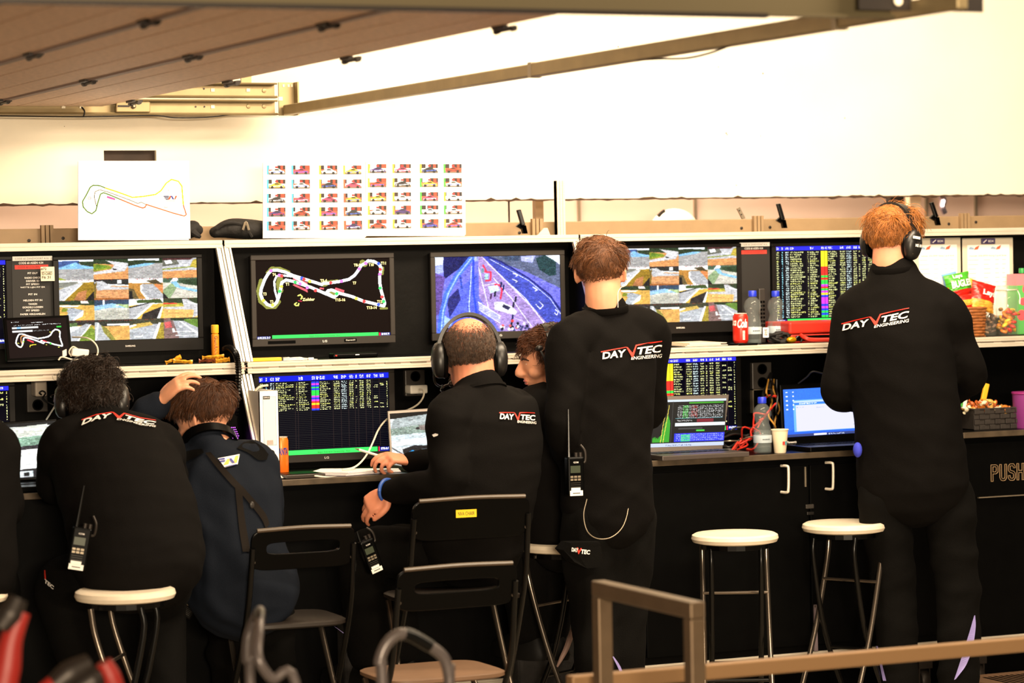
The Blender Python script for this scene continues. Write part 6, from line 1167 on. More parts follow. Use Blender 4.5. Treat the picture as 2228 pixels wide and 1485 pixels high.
    bp = BVHTree.FromPolygons([tuple(PM[t.name] @ v.co) for v in pants.data.vertices], [tuple(p_.vertices) for p_ in pants.data.polygons])
    return t, bv, bp
CO = Vector((0, 0, CH))
def onto(bv, px, py, off=.004, Yd=9.0):       # point where the sight line meets a garment, lifted off it
    d = Vector(ray(px, py)).normalized(); h = bv.ray_cast(CO, d)
    if h[0] is None: return None
    n = h[1] if h[1].dot(d) < 0 else -h[1]; return np.array(h[0])+np.array(n)*off*.3-np.array(d)*off*.7
def decal(t, bv, F2, fmap, M, name, label=None, V=None, off=.005):
    P = [onto(bv, *fmap(*uv), off) for uv in V]; ok = [p for p in P if p is not None]
    if not ok: return
    m0 = np.mean(ok, 0); P = [m0 if p is None else p for p in P]; mb = MB(); mb.add(P, [f_ for f_ in F2]); build(name, mb, M, t, label=label)
def subd(V, Fc, n=1): return V, Fc
def logo(t, bv, fmap, off=.006):              # DAYVTEC ENGINEERING, printed on the cloth; fmap: unit (u right, v down) -> pixel
    for s, u0, u1, v0, v1, b in (('DAY', 0, .41, .2, .9, .03), ('TEC', .59, 1, .2, .82, .028), ('ENGINEERING', .475, 1, .93, 1.22, .012)):
        V, Fc = text2d(s, .22, b); decal(t, bv, Fc, fmap, m_wlet, 'logo_lettering', None, [(u0+(u1-u0)*a, v1-(v1-v0)*c) for a, c in V], off)
    red = [([(0, .06), (.2, .0), (.41, -.03), (.44, .04), (.2, .1), (0, .17)], 0), ([(.41, -.03), (.44, .04), (.51, .62), (.515, 1.0), (.49, .98)], 0), ([(.60, -.06), (.585, .05), (.515, 1.0), (.505, .66), (.57, -.06)], 0), ([(.57, -.06), (.8, -.09), (1, -.08), (1, -.01), (.8, .0), (.585, .05)], 0)]
    V = []; Fc = []
    for P, _ in red: Fc.append(tuple(range(len(V), len(V)+len(P)))); V += P
    decal(t, bv, Fc, fmap, m_rlet, 'logo_swoosh', None, V, off)
def quadmap(tl, tr, bl, br):
    tl, tr, bl, br = (np.array(q_, float) for q_ in (tl, tr, bl, br)); return lambda u, v: tuple((tl*(1-u)+tr*u)*(1-v)+(bl*(1-u)+br*u)*v)

# ---- hair: scalp cap plus strands in one mesh
def hair(t, H, M, region, n=2600, length=.05, lenf=None, lift=.3, curl=0, grav=.25, thick=.0011, crown=(0, -.45, .9), cap=True, jit=.25, seed=1, seg=6, fwd=0.0, thin=None, capmin=-2, rad=(.080, .100, .092), cen=(0, -.012, .030)):
    rg = np.random.default_rng(seed); k = H.k; Rr = np.array(rad)
    d = rg.normal(0, 1, (n*4, 3)); d /= np.linalg.norm(d, axis=1)[:, None]; d = d[region(d[:, 0], d[:, 1], d[:, 2])]
    if thin is not None: d = d[rg.random(len(d)) < thin(d[:, 0], d[:, 1], d[:, 2])]
    d = d[:n]; n = len(d)
    L = np.full(n, length)*rg.uniform(.7, 1.15, n)
    if lenf is not None: L = L*lenf(d[:, 0], d[:, 1], d[:, 2])
    cr = nrm(crown); crj = cr+rg.normal(0, .22, (n, 3)); crj /= np.linalg.norm(crj, axis=1)[:, None]; pos = d*Rr; nm = d/Rr; nm /= np.linalg.norm(nm, axis=1)[:, None]
    tan = d-crj; tan = tan-np.sum(tan*nm, 1)[:, None]*nm; tan /= np.linalg.norm(tan, axis=1)[:, None]+1e-6
    K = max(8, n//14); cc = d[rg.integers(0, n, K)]; asg = np.argmax(d @ cc.T, 1); jv = np.clip(rg.normal(0, jit, (K, 3)), -1.3*jit, 1.3*jit)[asg]+rg.normal(0, jit*.3, (n, 3)); shade = (rg.uniform(.55, 1.3, K)[asg]*rg.uniform(.75, 1.25, n)); pts = [pos.copy()]; cd = d @ cr; lf = (lift*np.where(cd > .88, .15, 1))[:, None]; L = L*np.where(cd > .9, .6, 1); jv = jv*np.where(cd > .88, .6, 1)[:, None]; ph = rg.uniform(0, 6.28, K)[asg]+rg.normal(0, .5, n)
    for i in range(seg):
        s = (i+1)/seg; dr = tan+jv+nm*lf*(1-1.4*s)+np.array([0, fwd, -grav*s])
        if curl: dr = dr+curl*(np.cos(ph+s*7)[:, None]*np.cross(nm, tan)+np.sin(ph+s*7)[:, None]*nm)
        dr /= np.linalg.norm(dr, axis=1)[:, None]; pos = pos+dr*(L/seg)[:, None]
        q = pos/Rr; m_ = np.linalg.norm(q, axis=1); ins = m_ < 1.03; pos[ins] = (q[ins]/m_[ins][:, None]*1.03)*Rr
        nm = pos/Rr**2; nm /= np.linalg.norm(nm, axis=1)[:, None]; tan = dr-np.sum(dr*nm, 1)[:, None]*nm*.6; tan /= np.linalg.norm(tan, axis=1)[:, None]; jv *= .8; pts.append(pos.copy())
    PT = np.stack(pts, 1); W = np.stack([H.r, H.f, H.u]); PT = H.C+k*((PT+np.array(cen)) @ W)
    tg = np.gradient(PT, axis=1); tg /= np.linalg.norm(tg, axis=2)[..., None]+1e-9; rf = rg.normal(0, 1, (n, 1, 3)); s1 = np.cross(tg, rf); s1 /= np.linalg.norm(s1, axis=2)[..., None]+1e-9; s2 = np.cross(tg, s1)
    rad_ = (thick*np.linspace(1, .35, seg+1)**.8)[None, :, None]; V = np.stack([PT+rad_*(math.cos(a)*s1+math.sin(a)*s2) for a in (0, 2.094, 4.189)], 2)   # n, seg+1, 3, 3
    idx = np.arange(n*(seg+1)*3).reshape(n, seg+1, 3); Q = []
    for j in range(3): a = idx[:, :-1, j]; b = idx[:, :-1, (j+1) % 3]; c = idx[:, 1:, (j+1) % 3]; e = idx[:, 1:, j]; Q.append(np.stack([a, b, c, e], -1).reshape(-1, 4))
    Q = np.vstack(Q); V = V.reshape(-1, 3)
    if cap:
        nu, nv = 48, 32; cv_ = []; cf = []
        th = np.arange(nu)*2*math.pi/nu
        D = np.array([(math.cos(p)*math.cos(a), math.cos(p)*math.sin(a), math.sin(p)) for p in np.linspace(-1.5, 1.57, nv) for a in th]); keep = region(D[:, 0], D[:, 1], D[:, 2]) & (D[:, 2] > capmin)
        cvv = H.C+k*((D*Rr*1.005+np.array(cen)) @ W); o0 = len(V)
        for i in range(nv-1):
            for j in range(nu):
                q = [i*nu+j, i*nu+(j+1) % nu, (i+1)*nu+(j+1) % nu, (i+1)*nu+j]
                if keep[q].all(): cf.append([x_+o0 for x_ in q])
        V = np.vstack([V, cvv]); Q = np.vstack([Q, np.array(cf)]) if cf else Q
    inv = np.array(PM[t.name].inverted()); V = V @ inv[:3, :3].T+inv[:3, 3]
    me = bpy.data.meshes.new('hair'); me.vertices.add(len(V)); me.vertices.foreach_set('co', V.ravel()); nq = len(Q); me.loops.add(4*nq); me.loops.foreach_set('vertex_index', Q.astype(np.int32).ravel()); me.polygons.add(nq); me.polygons.foreach_set('loop_start', np.arange(0, 4*nq, 4, dtype=np.int32)); me.update(calc_edges=True); me.validate()
    sh = np.full(len(V), .35); sh[:n*(seg+1)*3] = np.repeat(shade, (seg+1)*3); ca = me.color_attributes.new('Col', 'FLOAT_COLOR', 'POINT'); ca.data.foreach_set('color', np.c_[np.outer(sh, lin(M[1])), np.ones(len(V))].astype(np.float32).ravel()); M = mat('hair_strands', (255, 255, 255), .42, attr=True, spec=.35)  # scalp cap coloured darker, standing in for shade between the strands
    me.polygons.foreach_set('use_smooth', [True]*len(me.polygons)); me.materials.append(M); o = bpy.data.objects.new('hair', me); COL.objects.link(o); o.parent = t; PM[o.name] = PM[t.name]; return o
def scalp(r, f, u, back=-.55, front=.5, side=-.25):   # where hair grows on a normal head
    low = np.where(f < -.25, back, np.where(f < .35, side+.0*f, front)); return (u > low) & ~((f > .45) & (u < .55))

def headset(label, H, mic=None, tagtxt=None, band_tilt=0.0, size=1.0):
    t = thing('headset', label, 'headset', tuple(H.C)); k = H.k*size; m_hs = mat('headset_black', (24, 22, 21), .38)
    P = lambda a, fo, o=0: H.C+k*(H.r*(.094+o)*math.cos(a)+H.u*((.122+o)*math.sin(a)+.0)+H.f*(fo+band_tilt*math.sin(a)))
    mb = MB(); R = []
    for a in np.linspace(RD(8), RD(172), 25):
        w_ = .015+.008*math.sin(a); R.append(np.array([P(a, -.012-w_, 0), P(a, -.012-w_, .010), P(a, -.012+w_, .010), P(a, -.012+w_, 0)]))
    mb.rings(R); build('headband', mb, m_hs, t, smooth=True, angle=50)
    for s_ in (-1, 1):
        c = H.p(s_*.088, -.012, -.012); ax = H.r*s_
        mb = MB(); R = []; an = np.arange(26)*2*math.pi/26
        for o_, k_ in ((-.012, .86), (-.004, 1.0), (.008, 1.0), (.018, .93), (.026, .70), (.030, .35), (.031, .02)): R.append(c+ax*o_*k+k_*k*(np.cos(an)[:, None]*H.f*.040+np.sin(an)[:, None]*H.u*.056))
        mb.rings(R); cup = build('ear_cup', mb, m_hs, t, smooth=True, angle=60)
        mb = MB(); R = []
        for o_, k_ in ((-.018, .7), (-.018, .95), (-.010, 1.04), (-.003, .98)): R.append(c+ax*o_*k+k_*k*(np.cos(an)[:, None]*H.f*.040+np.sin(an)[:, None]*H.u*.056))
        mb.rings(R); build('cushion', mb, m_blackg, cup, smooth=True)
        mb = MB(); mb.tube([P(RD(90-s_*78), -.03, .006), c+ax*.022*k-H.f*.02*k+H.u*.03*k, c+ax*.030*k], .0035, 6, 3); mb.tube([P(RD(90-s_*78), .012, .006), c+ax*.022*k+H.f*.02*k+H.u*.03*k, c+ax*.030*k], .0035, 6, 3); build('yoke_wire', mb, m_chrome, cup, smooth=True)
        mb = MB()
        for dz in (-.02, -.032): mb.ell(c+ax*.021*k-H.f*.018*k+H.u*dz*k, H.r*.004, H.f*.004, H.u*.004, 8, 6)
        build('knob', mb, m_chrome, cup, smooth=True)
    if mic:
        s_, pts = mic; mb = MB(); mb.tube([H.p(*q_) for q_ in pts], .004, 8, 5); mb.ell(H.p(*pts[-1]), H.r*.011, H.f*.014, H.u*.011, 12, 8); build('microphone_boom', mb, m_hs, t, smooth=True)
    return t
def radio(label, c, ux, uz, s=1.0, ant=.16, lab=True):
    c = np.asarray(c, float); ux = nrm(ux); uz = nrm(uz-np.dot(uz, ux)*ux); n = np.cross(ux, uz); t = thing('walkie_talkie', label, 'radio', tuple(c-uz*.06*s), group='walkie talkies')
    mb = MB(); mb.obox(c, ux*.027*s, n*.018*s, uz*.06*s); bd = build('radio_body', mb, m_blackg, t, bevel=.006, seg=3); g = lambda a, b, d: c+ux*a*s+uz*b*s+n*d*s
    mb = MB(); mb.tube([g(-.017, .058, 0), g(-.017, .078, 0), g(-.016, .078+ant, 0)], np.array([.006, .005, .0028])*s, 8); build('antenna', mb, m_tube, t, smooth=True)
    for a in (.006, .02): build('knob', MB().lathe([(.0065*s, 0), (.006*s, .014*s), (.002, .015*s)], g(a, .058, 0), uz, 12), m_dark, t, smooth=True)
    build('display', MB().obox(g(-.003, .022, .0182), ux*.016*s, n*.0008, uz*.011*s), mat('radio_display', (58, 66, 52), .3), bd)
    text('ICOM', g(-.009, .046, .0185), ux, uz, .016*s, .005*s, m_wlet, bd)
    for i in range(3):
        for j in range(2): build('key', MB().obox(g(-.015+i*.012, -.001-j*.009, .0185), ux*.0046*s, n*.001, uz*.003*s), m_alud, bd)
    mb = MB()
    for i in range(5): mb.obox(g(-.003, -.02-i*.006, .0183), ux*.016*s, n*.0006, uz*.0009*s)
    build('speaker_grille', mb, m_bezel, bd)
    if lab:
        mb = MB(); mb.obox(g(-.001, -.052, .0188), ux*.021*s, n*.0007, uz*.008*s); mb.obox(g(-.003, -.040, .0188), ux*.015*s, n*.0007, uz*.005*s); lb = build('label_tape', mb, m_paper, t); build('label_print', MB().obox(g(-.001, -.052, .0198), ux*.012*s, n*.0003, uz*.0012*s), m_bezel, lb)
    mb = MB(); mb.tube([g(.027, .04, 0), g(.036, .045, 0), g(.036, .075, .0), g(.025, .095, -.01)], .004*s, 8, 4); build('plug_lead', mb, m_dark, t, smooth=True)
    return t

def J_(**k): return {a: at(*v) for a, v in k.items()}
# ---- the standing man with the earpiece
J = J_(N=(1318, 688, 8.78), C=(1322, 800, 8.78), W=(1318, 960, 8.77), P=(1322, 1085, 8.77), SL=(1240, 742, 8.75), SR=(1408, 722, 8.80), EL=(1222, 930, 8.72), AL=(1250, 1030, 8.92), ER=(1412, 900, 8.90), AR=(1372, 730, 9.04), HL=(1280, 1125, 8.77), HR=(1372, 1120, 8.77), KL=(1292, 1330, 8.78), KR=(1358, 1325, 8.78), FL=(1305, 1565, 8.74), FR=(1352, 1560, 8.76))
H5 = HF(at(1306, 592, 8.80), 27, 3, 0, 1.0)
t5, b5, p5 = person('man standing in black shirt with an earpiece seen from behind', J, 8, H5, m_skin, m_shirt, m_pants, .95, .012, .005, hands=[dict(wr=at(1372, 728, 9.04), d=at(1350, 650, 8.98)-at(1372, 728, 9.04), n=np.array([-.8, -.3, .2]), side=1, curl=.8)], seed=5, nw=1.08, hem=.12, waistw=1.05, collar=.035)
m_h5 = ('brown_hair', (100, 62, 36)); R5 = lambda r, f, u: scalp(r, f, u, -.85, .5, -.1)
hair(t5, H5, m_h5, R5, 6000, .050, lambda r, f, u: np.clip(.22+.95*(u+.45), .10, 1.2), .22, 0, .12, .0011, (.2, -.35, .95), jit=.30, seed=5, fwd=.15, thin=lambda r, f, u: np.where(f < .1, np.clip((u+.85)/.45, 0, 1), 1.0), capmin=-.32)
logo(t5, b5, quadmap((1307, 763), (1440, 743), (1311, 783), (1440, 771)))
t = thing('earpiece', 'pale coiled earpiece behind the standing man\'s right ear', 'earpiece', tuple(H5.p(.085, -.01, -.02)))
mb = MB(); q = H5.p; mb.tube([q(.085, -.005, -.018), q(.094, -.015, -.03), q(.088, -.03, -.045), q(.075, -.04, -.052)], .0035, 8, 5); build('ear_hook', mb, m_cable, t, smooth=True); mb = MB(); mb.tube([q(.08, -.03, -.045), q(.062, -.06, -.07), q(.06, -.07, -.10), q(.06, -.075, -.13)], .0013, 6, 4); build('clear_tube', mb, m_cable, t, smooth=True)
mb = MB(); mb.ell(H5.p(-.083, .0, -.03), EX*.002, EY*.002, EZ*.002, 8, 6); build('ear_stud', mb, m_chrome, t5)
rp = onto(p5, 1252, 1035, .03); rp = at(1250, 1033, 8.58) if rp is None else rp; rp = at(1250, 1035, 8.61)
radio('walkie talkie on the standing man\'s hip', rp, np.array([.93, -.1, 0.]), np.array([.03, 0, 1.]), 1.08, .13)
mb = MB(); mb.tube([at(1277, 1085, 8.62), at(1270, 1120, 8.62), at(1278, 1155, 8.61), at(1300, 1171, 8.61), at(1330, 1168, 8.62), at(1355, 1145, 8.63), at(1367, 1105, 8.65), at(1364, 1072, 8.66)], .0018, 6, 6); build('earpiece_cord', mb, m_alud, t, smooth=True)
P = [onto(p5, x, y, .012) for x, y in ((1228, 1192), (1262, 1178), (1305, 1180), (1309, 1232), (1280, 1234), (1250, 1222))]; 
A = [at(1226, 1196, 8.66), at(1240, 1180, 8.65), at(1305, 1178, 8.65), at(1311, 1205, 8.65), at(1306, 1233, 8.65), at(1278, 1236, 8.65), at(1250, 1222, 8.65)]; mb = MB(); n_ = len(A); mb.add(A+[q_+EY*.07 for q_ in A], [tuple(range(n_))[::-1], tuple(range(n_, 2*n_))]+[(i, (i+1) % n_, (i+1) % n_+n_, i+n_) for i in range(n_)]); pk = build('pocket_flap', mb, m_pants, t5, label='cargo pocket flap with small logo')
for s, x0, x1, y0, y1, M in (('DAY', 1243, 1258, 1190, 1199, m_wlet), ('TEC', 1264, 1284, 1194, 1204, m_wlet), ('V', 1255, 1266, 1190, 1204, m_rlet)):
    a = at(x0, y0, 8.646); b = at(x1, y0+2, 8.646); c = at(x0, y1, 8.646); text(s, a, b-a, EZ, np.linalg.norm(b-a), a[2]-c[2], M, pk, bold=.04, shear=.2)

# ---- the ginger man at the right
J = J_(N=(1945, 600, 8.95), C=(1955, 745, 8.93), W=(1975, 915, 8.93), P=(1985, 1040, 8.95), SL=(1862, 672, 9.05), SR=(2052, 672, 8.84), EL=(1822, 850, 9.10), AL=(1885, 880, 9.36), ER=(2112, 815, 8.86), AR=(2060, 870, 9.16), HL=(1925, 1075, 9.0), HR=(2058, 1075, 8.9), KL=(1945, 1290, 9.02), KR=(2085, 1290, 8.9), FL=(1958, 1530, 9.0), FR=(2088, 1545, 8.88))
H6 = HF(at(1943, 522, 8.97), 66, 6, 4, 1.04)
t6, b6, p6 = person('tall ginger man standing in black shirt at the right', J, 42, H6, m_skin2, m_shirt, m_pants, 1.07, .018, .007, seed=6, nw=1.1, hem=.05, hipw=1.12, waistw=1.12, collar=.035)
m_h6 = ('ginger_hair', (158, 98, 46))
hair(t6, H6, m_h6, lambda r, f, u: scalp(r, f, u, -.85, .45, -.15), 6000, .060, lambda r, f, u: np.clip(.35+.9*(u+.4), .14, 1.3), .25, .0, .25, .0012, (.1, -.35, .95), jit=.33, seed=8, fwd=.1, thin=lambda r, f, u: np.where(f < .1, np.clip((u+.85)/.45, 0, 1), 1.0), capmin=-.32)
logo(t6, b6, quadmap((1831, 702), (1978, 671), (1833, 721), (1978, 695)))
hs = headset('black headset worn by the tall ginger man', H6); c = H6.p(.125, -.022, .004)
mb = MB(); mb.obox(H6.p(.119, -.030, .012), H6.f*.022+H6.r*-.002, H6.r*.003-H6.f*.000, H6.u*.005); build('name_strip', mb, m_paper, hs); a = H6.p(.121, -.040, -.010)
text('ME 81', a, H6.f*.9+H6.r*.1, H6.u, .034, .011, m_wlet, hs, bold=.03, off=.004)
def patch(t, bv, pts, M, name, off=.006, label=None):
    P = [onto(bv, x, y, off) for x, y in pts]
    if any(p_ is None for p_ in P): P = [p_ for p_ in P if p_ is not None]
    if len(P) < 3: return
    mb = MB(); mb.add(P, [tuple(range(len(P)))]); build(name, mb, M, t, label=label)
def strip(t, bv, L, Rr, M, name, label=None, n=10):
    L = smoothpts(np.c_[np.array(L, float), np.zeros(len(L))], n)[:, :2]; Rr = smoothpts(np.c_[np.array(Rr, float), np.zeros(len(Rr))], n)[:, :2]; V = []; Fc = []
    rows = []
    for a, b in zip(L, Rr):
        p_, q_ = onto(bv, a[0], a[1], .006), onto(bv, b[0], b[1], .006)
        if p_ is not None and q_ is not None: rows.append((p_, q_))
    for i, (p_, q_) in enumerate(rows):
        V += [p_, q_]
        if i: k = 2*i; Fc.append((k-2, k-1, k+1, k))
    if Fc: mb = MB(); mb.add(V, Fc); build(name, mb, M, t, label=label)
strip(t6, p6, [(2119, 1338), (2110, 1370), (2098, 1410), (2082, 1460), (2076, 1478)], [(2121, 1338), (2122, 1365), (2116, 1405), (2102, 1445), (2080, 1476)], m_lilac, 'reflective_stripe', 'lilac reflective stripe on the trouser leg')
strip(t6, p6, [(1903, 1385), (1908, 1410), (1914, 1440), (1922, 1480)], [(1905, 1385), (1912, 1410), (1919, 1440), (1929, 1480)], m_lilac, 'reflective_stripe', 'lilac reflective stripe on the trouser leg')
mb = MB(); mb.ell(at(1866, 978, 8.98), EX*.016, EY*.02, EZ*.028, 12, 8); build('undershirt', mb, mat('blue_cloth', (50, 60, 190), .8), t6, smooth=True, label='blue cloth peeking out under the hem')

# ---- the bald man seated in the middle
J = J_(N=(1044, 858, 8.74), C=(1062, 935, 8.72), W=(1050, 1060, 8.70), P=(1030, 1175, 8.74), SL=(978, 905, 8.66), SR=(1122, 893, 8.80), EL=(972, 1052, 8.60), AL=(848, 1066, 8.82), ER=(1000, 1010, 9.10), AR=(893, 1004, 9.24), HL=(985, 1205, 8.75), HR=(1045, 1200, 8.82), KL=(790, 1205, 8.98), KR=(850, 1200, 9.12), FL=(800, 1440, 9.02), FR=(870, 1430, 9.14)); J['fd'] = fv(-35)
H3 = HF(at(1020, 774, 8.80), 16, 8, 0, 1.09)
wr = at(893, 1003, 9.24); hl = at(848, 1066, 8.82)
t3, b3, p3 = person('balding man in black shirt seated at the desk with a pen', J, -12, H3, m_skin2, m_shirt, m_pants, 1.1, .014, .0045, hands=[dict(wr=wr, d=at(828, 990, 9.22)-wr, n=np.array([-.25, .35, -1.0]), side=-1, curls=[.55, .75, .9, 1.0], thumb=.9), dict(wr=hl, d=at(806, 1095, 8.86)-hl, n=np.array([.5, .6, -.5]), side=1, curls=[.45, .5, .6, .7], thumb=.3)], seed=9, nw=1.15, hem=.05, waistw=1.15, collar=.016)
m_h3 = ('dark_grey_hair', (72, 54, 42))
hair(t3, H3, m_h3, lambda r, f, u: (u > -.62) & (f < .30) & (u < .80+.1*np.abs(r)) & ~((f > -.1) & (u < -.2)), 9000, .011, lambda r, f, u: np.where(u > .5, .6, 1.0), .35, 0, .3, .0008, (0, -.2, 1), cap=False, jit=.25, seed=4, seg=3, thin=lambda r, f, u: np.clip(1.05-(u-.05)*1.55, .0, 1)*np.where((np.abs(r) > .5) | (u < .35), 1, .75))
hair(t3, H3, m_h3, lambda r, f, u: (u < -.42) & (f > .15) & (u > -.95), 1500, .02, None, .4, 0, .4, .0008, (0, .2, 1), cap=False, jit=.3, seed=14, seg=3, rad=(.062, .085, .105), cen=(0, .02, -.01))
headset('black headset worn by the balding man', H3, mic=(-1, [(-.11, .0, -.04), (-.105, .03, -.075), (-.08, .08, -.085), (-.045, .105, -.075)]))
logo(t3, b3, quadmap((1086, 896), (1163, 899), (1087, 913), (1166, 918)))
mb = MB(); pts = [at(838+9*math.cos(a), 1064, 8.82)*0+J['AL']+nrm(np.cross(J['EL']-J['AL'], EZ))*.039*math.cos(a)+EZ*.037*math.sin(a)-nrm(J['EL']-J['AL'])*.012 for a in np.linspace(0, 2*math.pi, 25)]; mb.tube(pts, .0065, 8); build('wristband', mb, mat('blue_band', (40, 80, 160), .5), t3, smooth=True, label='blue wristband')
mb = MB(); cc = [at(962+2*math.sin(i*1.6), 838+i*3.2, 8.70+.014*math.cos(i*1.6)) for i in range(24)]; mb.tube(cc, .004, 6, 3); o = build('coiled_cord', mb, m_tube, None, smooth=True); tag(o, 'black coiled headset cord hanging before the bald man\'s collar', 'cord')
patch(t3, b3, [(944, 950), (941, 945), (948, 942), (954, 944), (953, 947)], m_wlet, 'sleeve_mark')
radio('walkie talkie lying on the bald man\'s thigh', at(806, 1208, 8.83), at(840, 1188, 8.83)-at(780, 1215, 8.83), at(770, 1175, 8.83)-at(806, 1216, 8.83), .95, .02)
patch(t3, p3, [(757, 1210), (762, 1206), (774, 1220), (772, 1230), (766, 1222)], m_wlet, 'thigh_logo')

# ---- the young man in profile between the others
J = J_(N=(1203, 850, 9.10), C=(1215, 960, 9.10), W=(1222, 1060, 9.08), P=(1228, 1135, 9.06), SL=(1152, 895, 9.04), SR=(1275, 885, 9.14), EL=(1160, 1030, 9.06), AL=(1180, 1010, 9.30), ER=(1285, 1020, 9.16), AR=(1240, 1000, 9.34), HL=(1195, 1150, 9.06), HR=(1260, 1150, 9.08), KL=(1130, 1170, 9.14), KR=(1190, 1170, 9.22), FL=(1150, 1380, 9.14), FR=(1200, 1380, 9.20))
H4 = HF(at(1195, 783, 9.10), -76, 8, -4, 1.0)
t4, b4, p4 = person('curly haired young man in profile wearing a headset', J, -20, H4, m_skin, m_shirt, m_pants, .95, .012, .0045, seed=12, nose=1.0)
m_h4 = ('curly_brown_hair', (78, 44, 24))
hair(t4, H4, m_h4, lambda r, f, u: (u > np.where(f > .5, .38, np.where(f > -.1, .05, -.5))), 4200, .065, None, .3, .8, .3, .0013, (0, -.1, 1), jit=.4, seed=21, seg=9, fwd=.25)
hair(t4, H4, m_h4, lambda r, f, u: (np.abs(r) < .30) & (f > .8) & (u > -.62) & (u < -.5), 260, .007, None, .3, 0, .5, .0006, (0, .3, 1), cap=False, seed=31, seg=2, rad=(.06, .086, .09), cen=(0, .022, -.005))
m_eye = mat('eye_white', (225, 215, 205), .25); m_iris = mat('iris', (52, 34, 24), .2); m_brow = mat('brow', (52, 30, 18), .7); m_lip = mat('lips', (176, 92, 78), .45)
for s_ in (-1, 1):
    mb = MB(); mb.ell(H4.p(s_*.030, .0835, .004), H4.r*.0115, H4.f*.009, H4.u*.0075, 14, 10); e_ = build('eye', mb, m_eye, t4, smooth=True, angle=180); mb = MB(); mb.ell(H4.p(s_*.029, .0900, .003), H4.r*.0055, H4.f*.003, H4.u*.0058, 12, 8); build('iris', mb, m_iris, e_, smooth=True, angle=180)
    mb = MB(); mb.tube([H4.p(s_*.012, .0985, .018), H4.p(s_*.030, .0965, .024), H4.p(s_*.050, .082, .017)], [.0035, .0045, .002], 8, 4); build('eyebrow', mb, m_brow, t4, smooth=True)
    mb = MB(); mb.tube([H4.p(s_*.018, .089, .0095), H4.p(s_*.030, .0925, .0125), H4.p(s_*.042, .083, .0085)], [.0015, .0028, .0015], 6, 4); build('eyelid', mb, m_skin, t4, smooth=True)
mb = MB(); mb.ell(H4.p(0, .0955, -.0585), H4.r*.021, H4.f*.0065, H4.u*.0045, 16, 8); mb.ell(H4.p(0, .0925, -.0685), H4.r*.019, H4.f*.0065, H4.u*.005, 16, 8); build('lips', mb, m_lip, t4, smooth=True, angle=180)
headset('black headset worn by the curly young man in profile', H4, mic=(-1, [(-.115, .01, -.05), (-.12, .03, -.02), (-.118, .04, .03), (-.112, .05, .062)]))

# ---- the curly man leaning over the left desk
J = J_(N=(212, 918, 8.93), C=(245, 1000, 8.83), W=(282, 1110, 8.70), P=(300, 1205, 8.62), SL=(138, 968, 8.88), SR=(342, 965, 8.83), EL=(118, 1055, 9.00), AL=(165, 1035, 9.28), ER=(378, 1070, 8.96), AR=(330, 1040, 9.26), HL=(238, 1235, 8.64), HR=(355, 1235, 8.60), KL=(130, 1280, 8.90), KR=(352, 1320, 8.86), FL=(190, 1500, 8.78), FR=(358, 1530, 8.73))
H1 = HF(at(200, 868, 8.98), 16, 30, 0, 1.02)
t1, b1, p1 = person('man with dark curly hair leaning over the left desk', J, 12, H1, m_skin, m_shirt, m_pants, 1.12, .016, .007, seed=15, hem=.06, waistw=1.17, hipw=1.1, collar=.03)
m_h1 = ('dark_curly_hair', (38, 26, 18))
hair(t1, H1, m_h1, lambda r, f, u: scalp(r, f, u, -.75, .4, -.35), 5600, .085, None, .25, .6, .35, .0013, (0, -.2, 1), jit=.45, seed=23, seg=9)
headset('black headset worn by the curly man at left', H1)
def arc(u, v):    # the logo bends over his shoulders
    x = 178+u*160; y = 921-16*math.sin(math.pi*min(1, u*1.25)**.9*.8)+22*max(0, u-.35)**1.4; return (x, y-8+v*(15-3*u))
logo(t1, b1, arc, .012)
radio('walkie talkie on the curly man\'s belt', at(172, 1192, 8.50), np.array([.9, -.2, -.18]), np.array([-.12, .0, 1.]), 1.08, .10)
for s, x0, x1, y0, y1, M in (('TEC', 99, 119, 1262, 1282, m_wlet),):
    V, Fc = text2d(s, .2, .04); decal(t1, p1, Fc, lambda u, v: (98+u*20, 1258+u*16+v*9), M, 'thigh_logo', None, [(a, 1-b) for a, b in V])
decal(t1, p1, [(0, 1, 2, 3)], lambda u, v: (97+u*4, 1240+v*20), m_rlet, 'thigh_logo_swoosh', None, [(0, 0), (.6, 0), (1, 1), (.3, 1)])

# ---- the young man in the navy jacket
J = J_(N=(462, 978, 8.96), C=(490, 1075, 8.91), W=(512, 1185, 8.84), P=(530, 1275, 8.81), SL=(392, 1010, 9.02), SR=(555, 1008, 8.92), EL=(262, 958, 9.12), AL=(345, 876, 9.02), ER=(582, 1130, 9.00), AR=(520, 1160, 9.20), HL=(497, 1308, 8.85), HR=(562, 1308, 8.82), KL=(500, 1320, 9.18), KR=(590, 1325, 9.16), FL=(505, 1530, 9.21), FR=(595, 1530, 9.16))
H2 = HF(at(446, 906, 9.04), -34, 18, -6, 1.0)
wl = at(347, 874, 9.02)
t2, b2, p2 = person('young man in navy jacket with a hand on his head', J, 12, H2, m_skin, m_navy, m_pants, .98, .014, .0045, hands=[dict(wr=wl, d=at(398, 822, 8.97)-wl, n=np.array([.6, .3, -.7]), side=1, curls=[.40, .42, .45, .48], spread=.14, thumb=.5, size=.98)], seed=18, famp=.016, hem=.07, collar=.045, hipw=1.06)
m_h2 = ('chestnut_hair', (80, 48, 27))
hair(t2, H2, m_h2, lambda r, f, u: scalp(r, f, u, -.75, .45, .08), 6000, .065, lambda r, f, u: np.clip(.2+1.0*(u+.45), .12, 1.3), .2, .1, .3, .0012, (.1, -.3, .95), jit=.3, seed=33, fwd=.2, thin=lambda r, f, u: np.where(f < .1, np.clip((u+.72)/.45, 0, 1), 1.0), capmin=-.2)
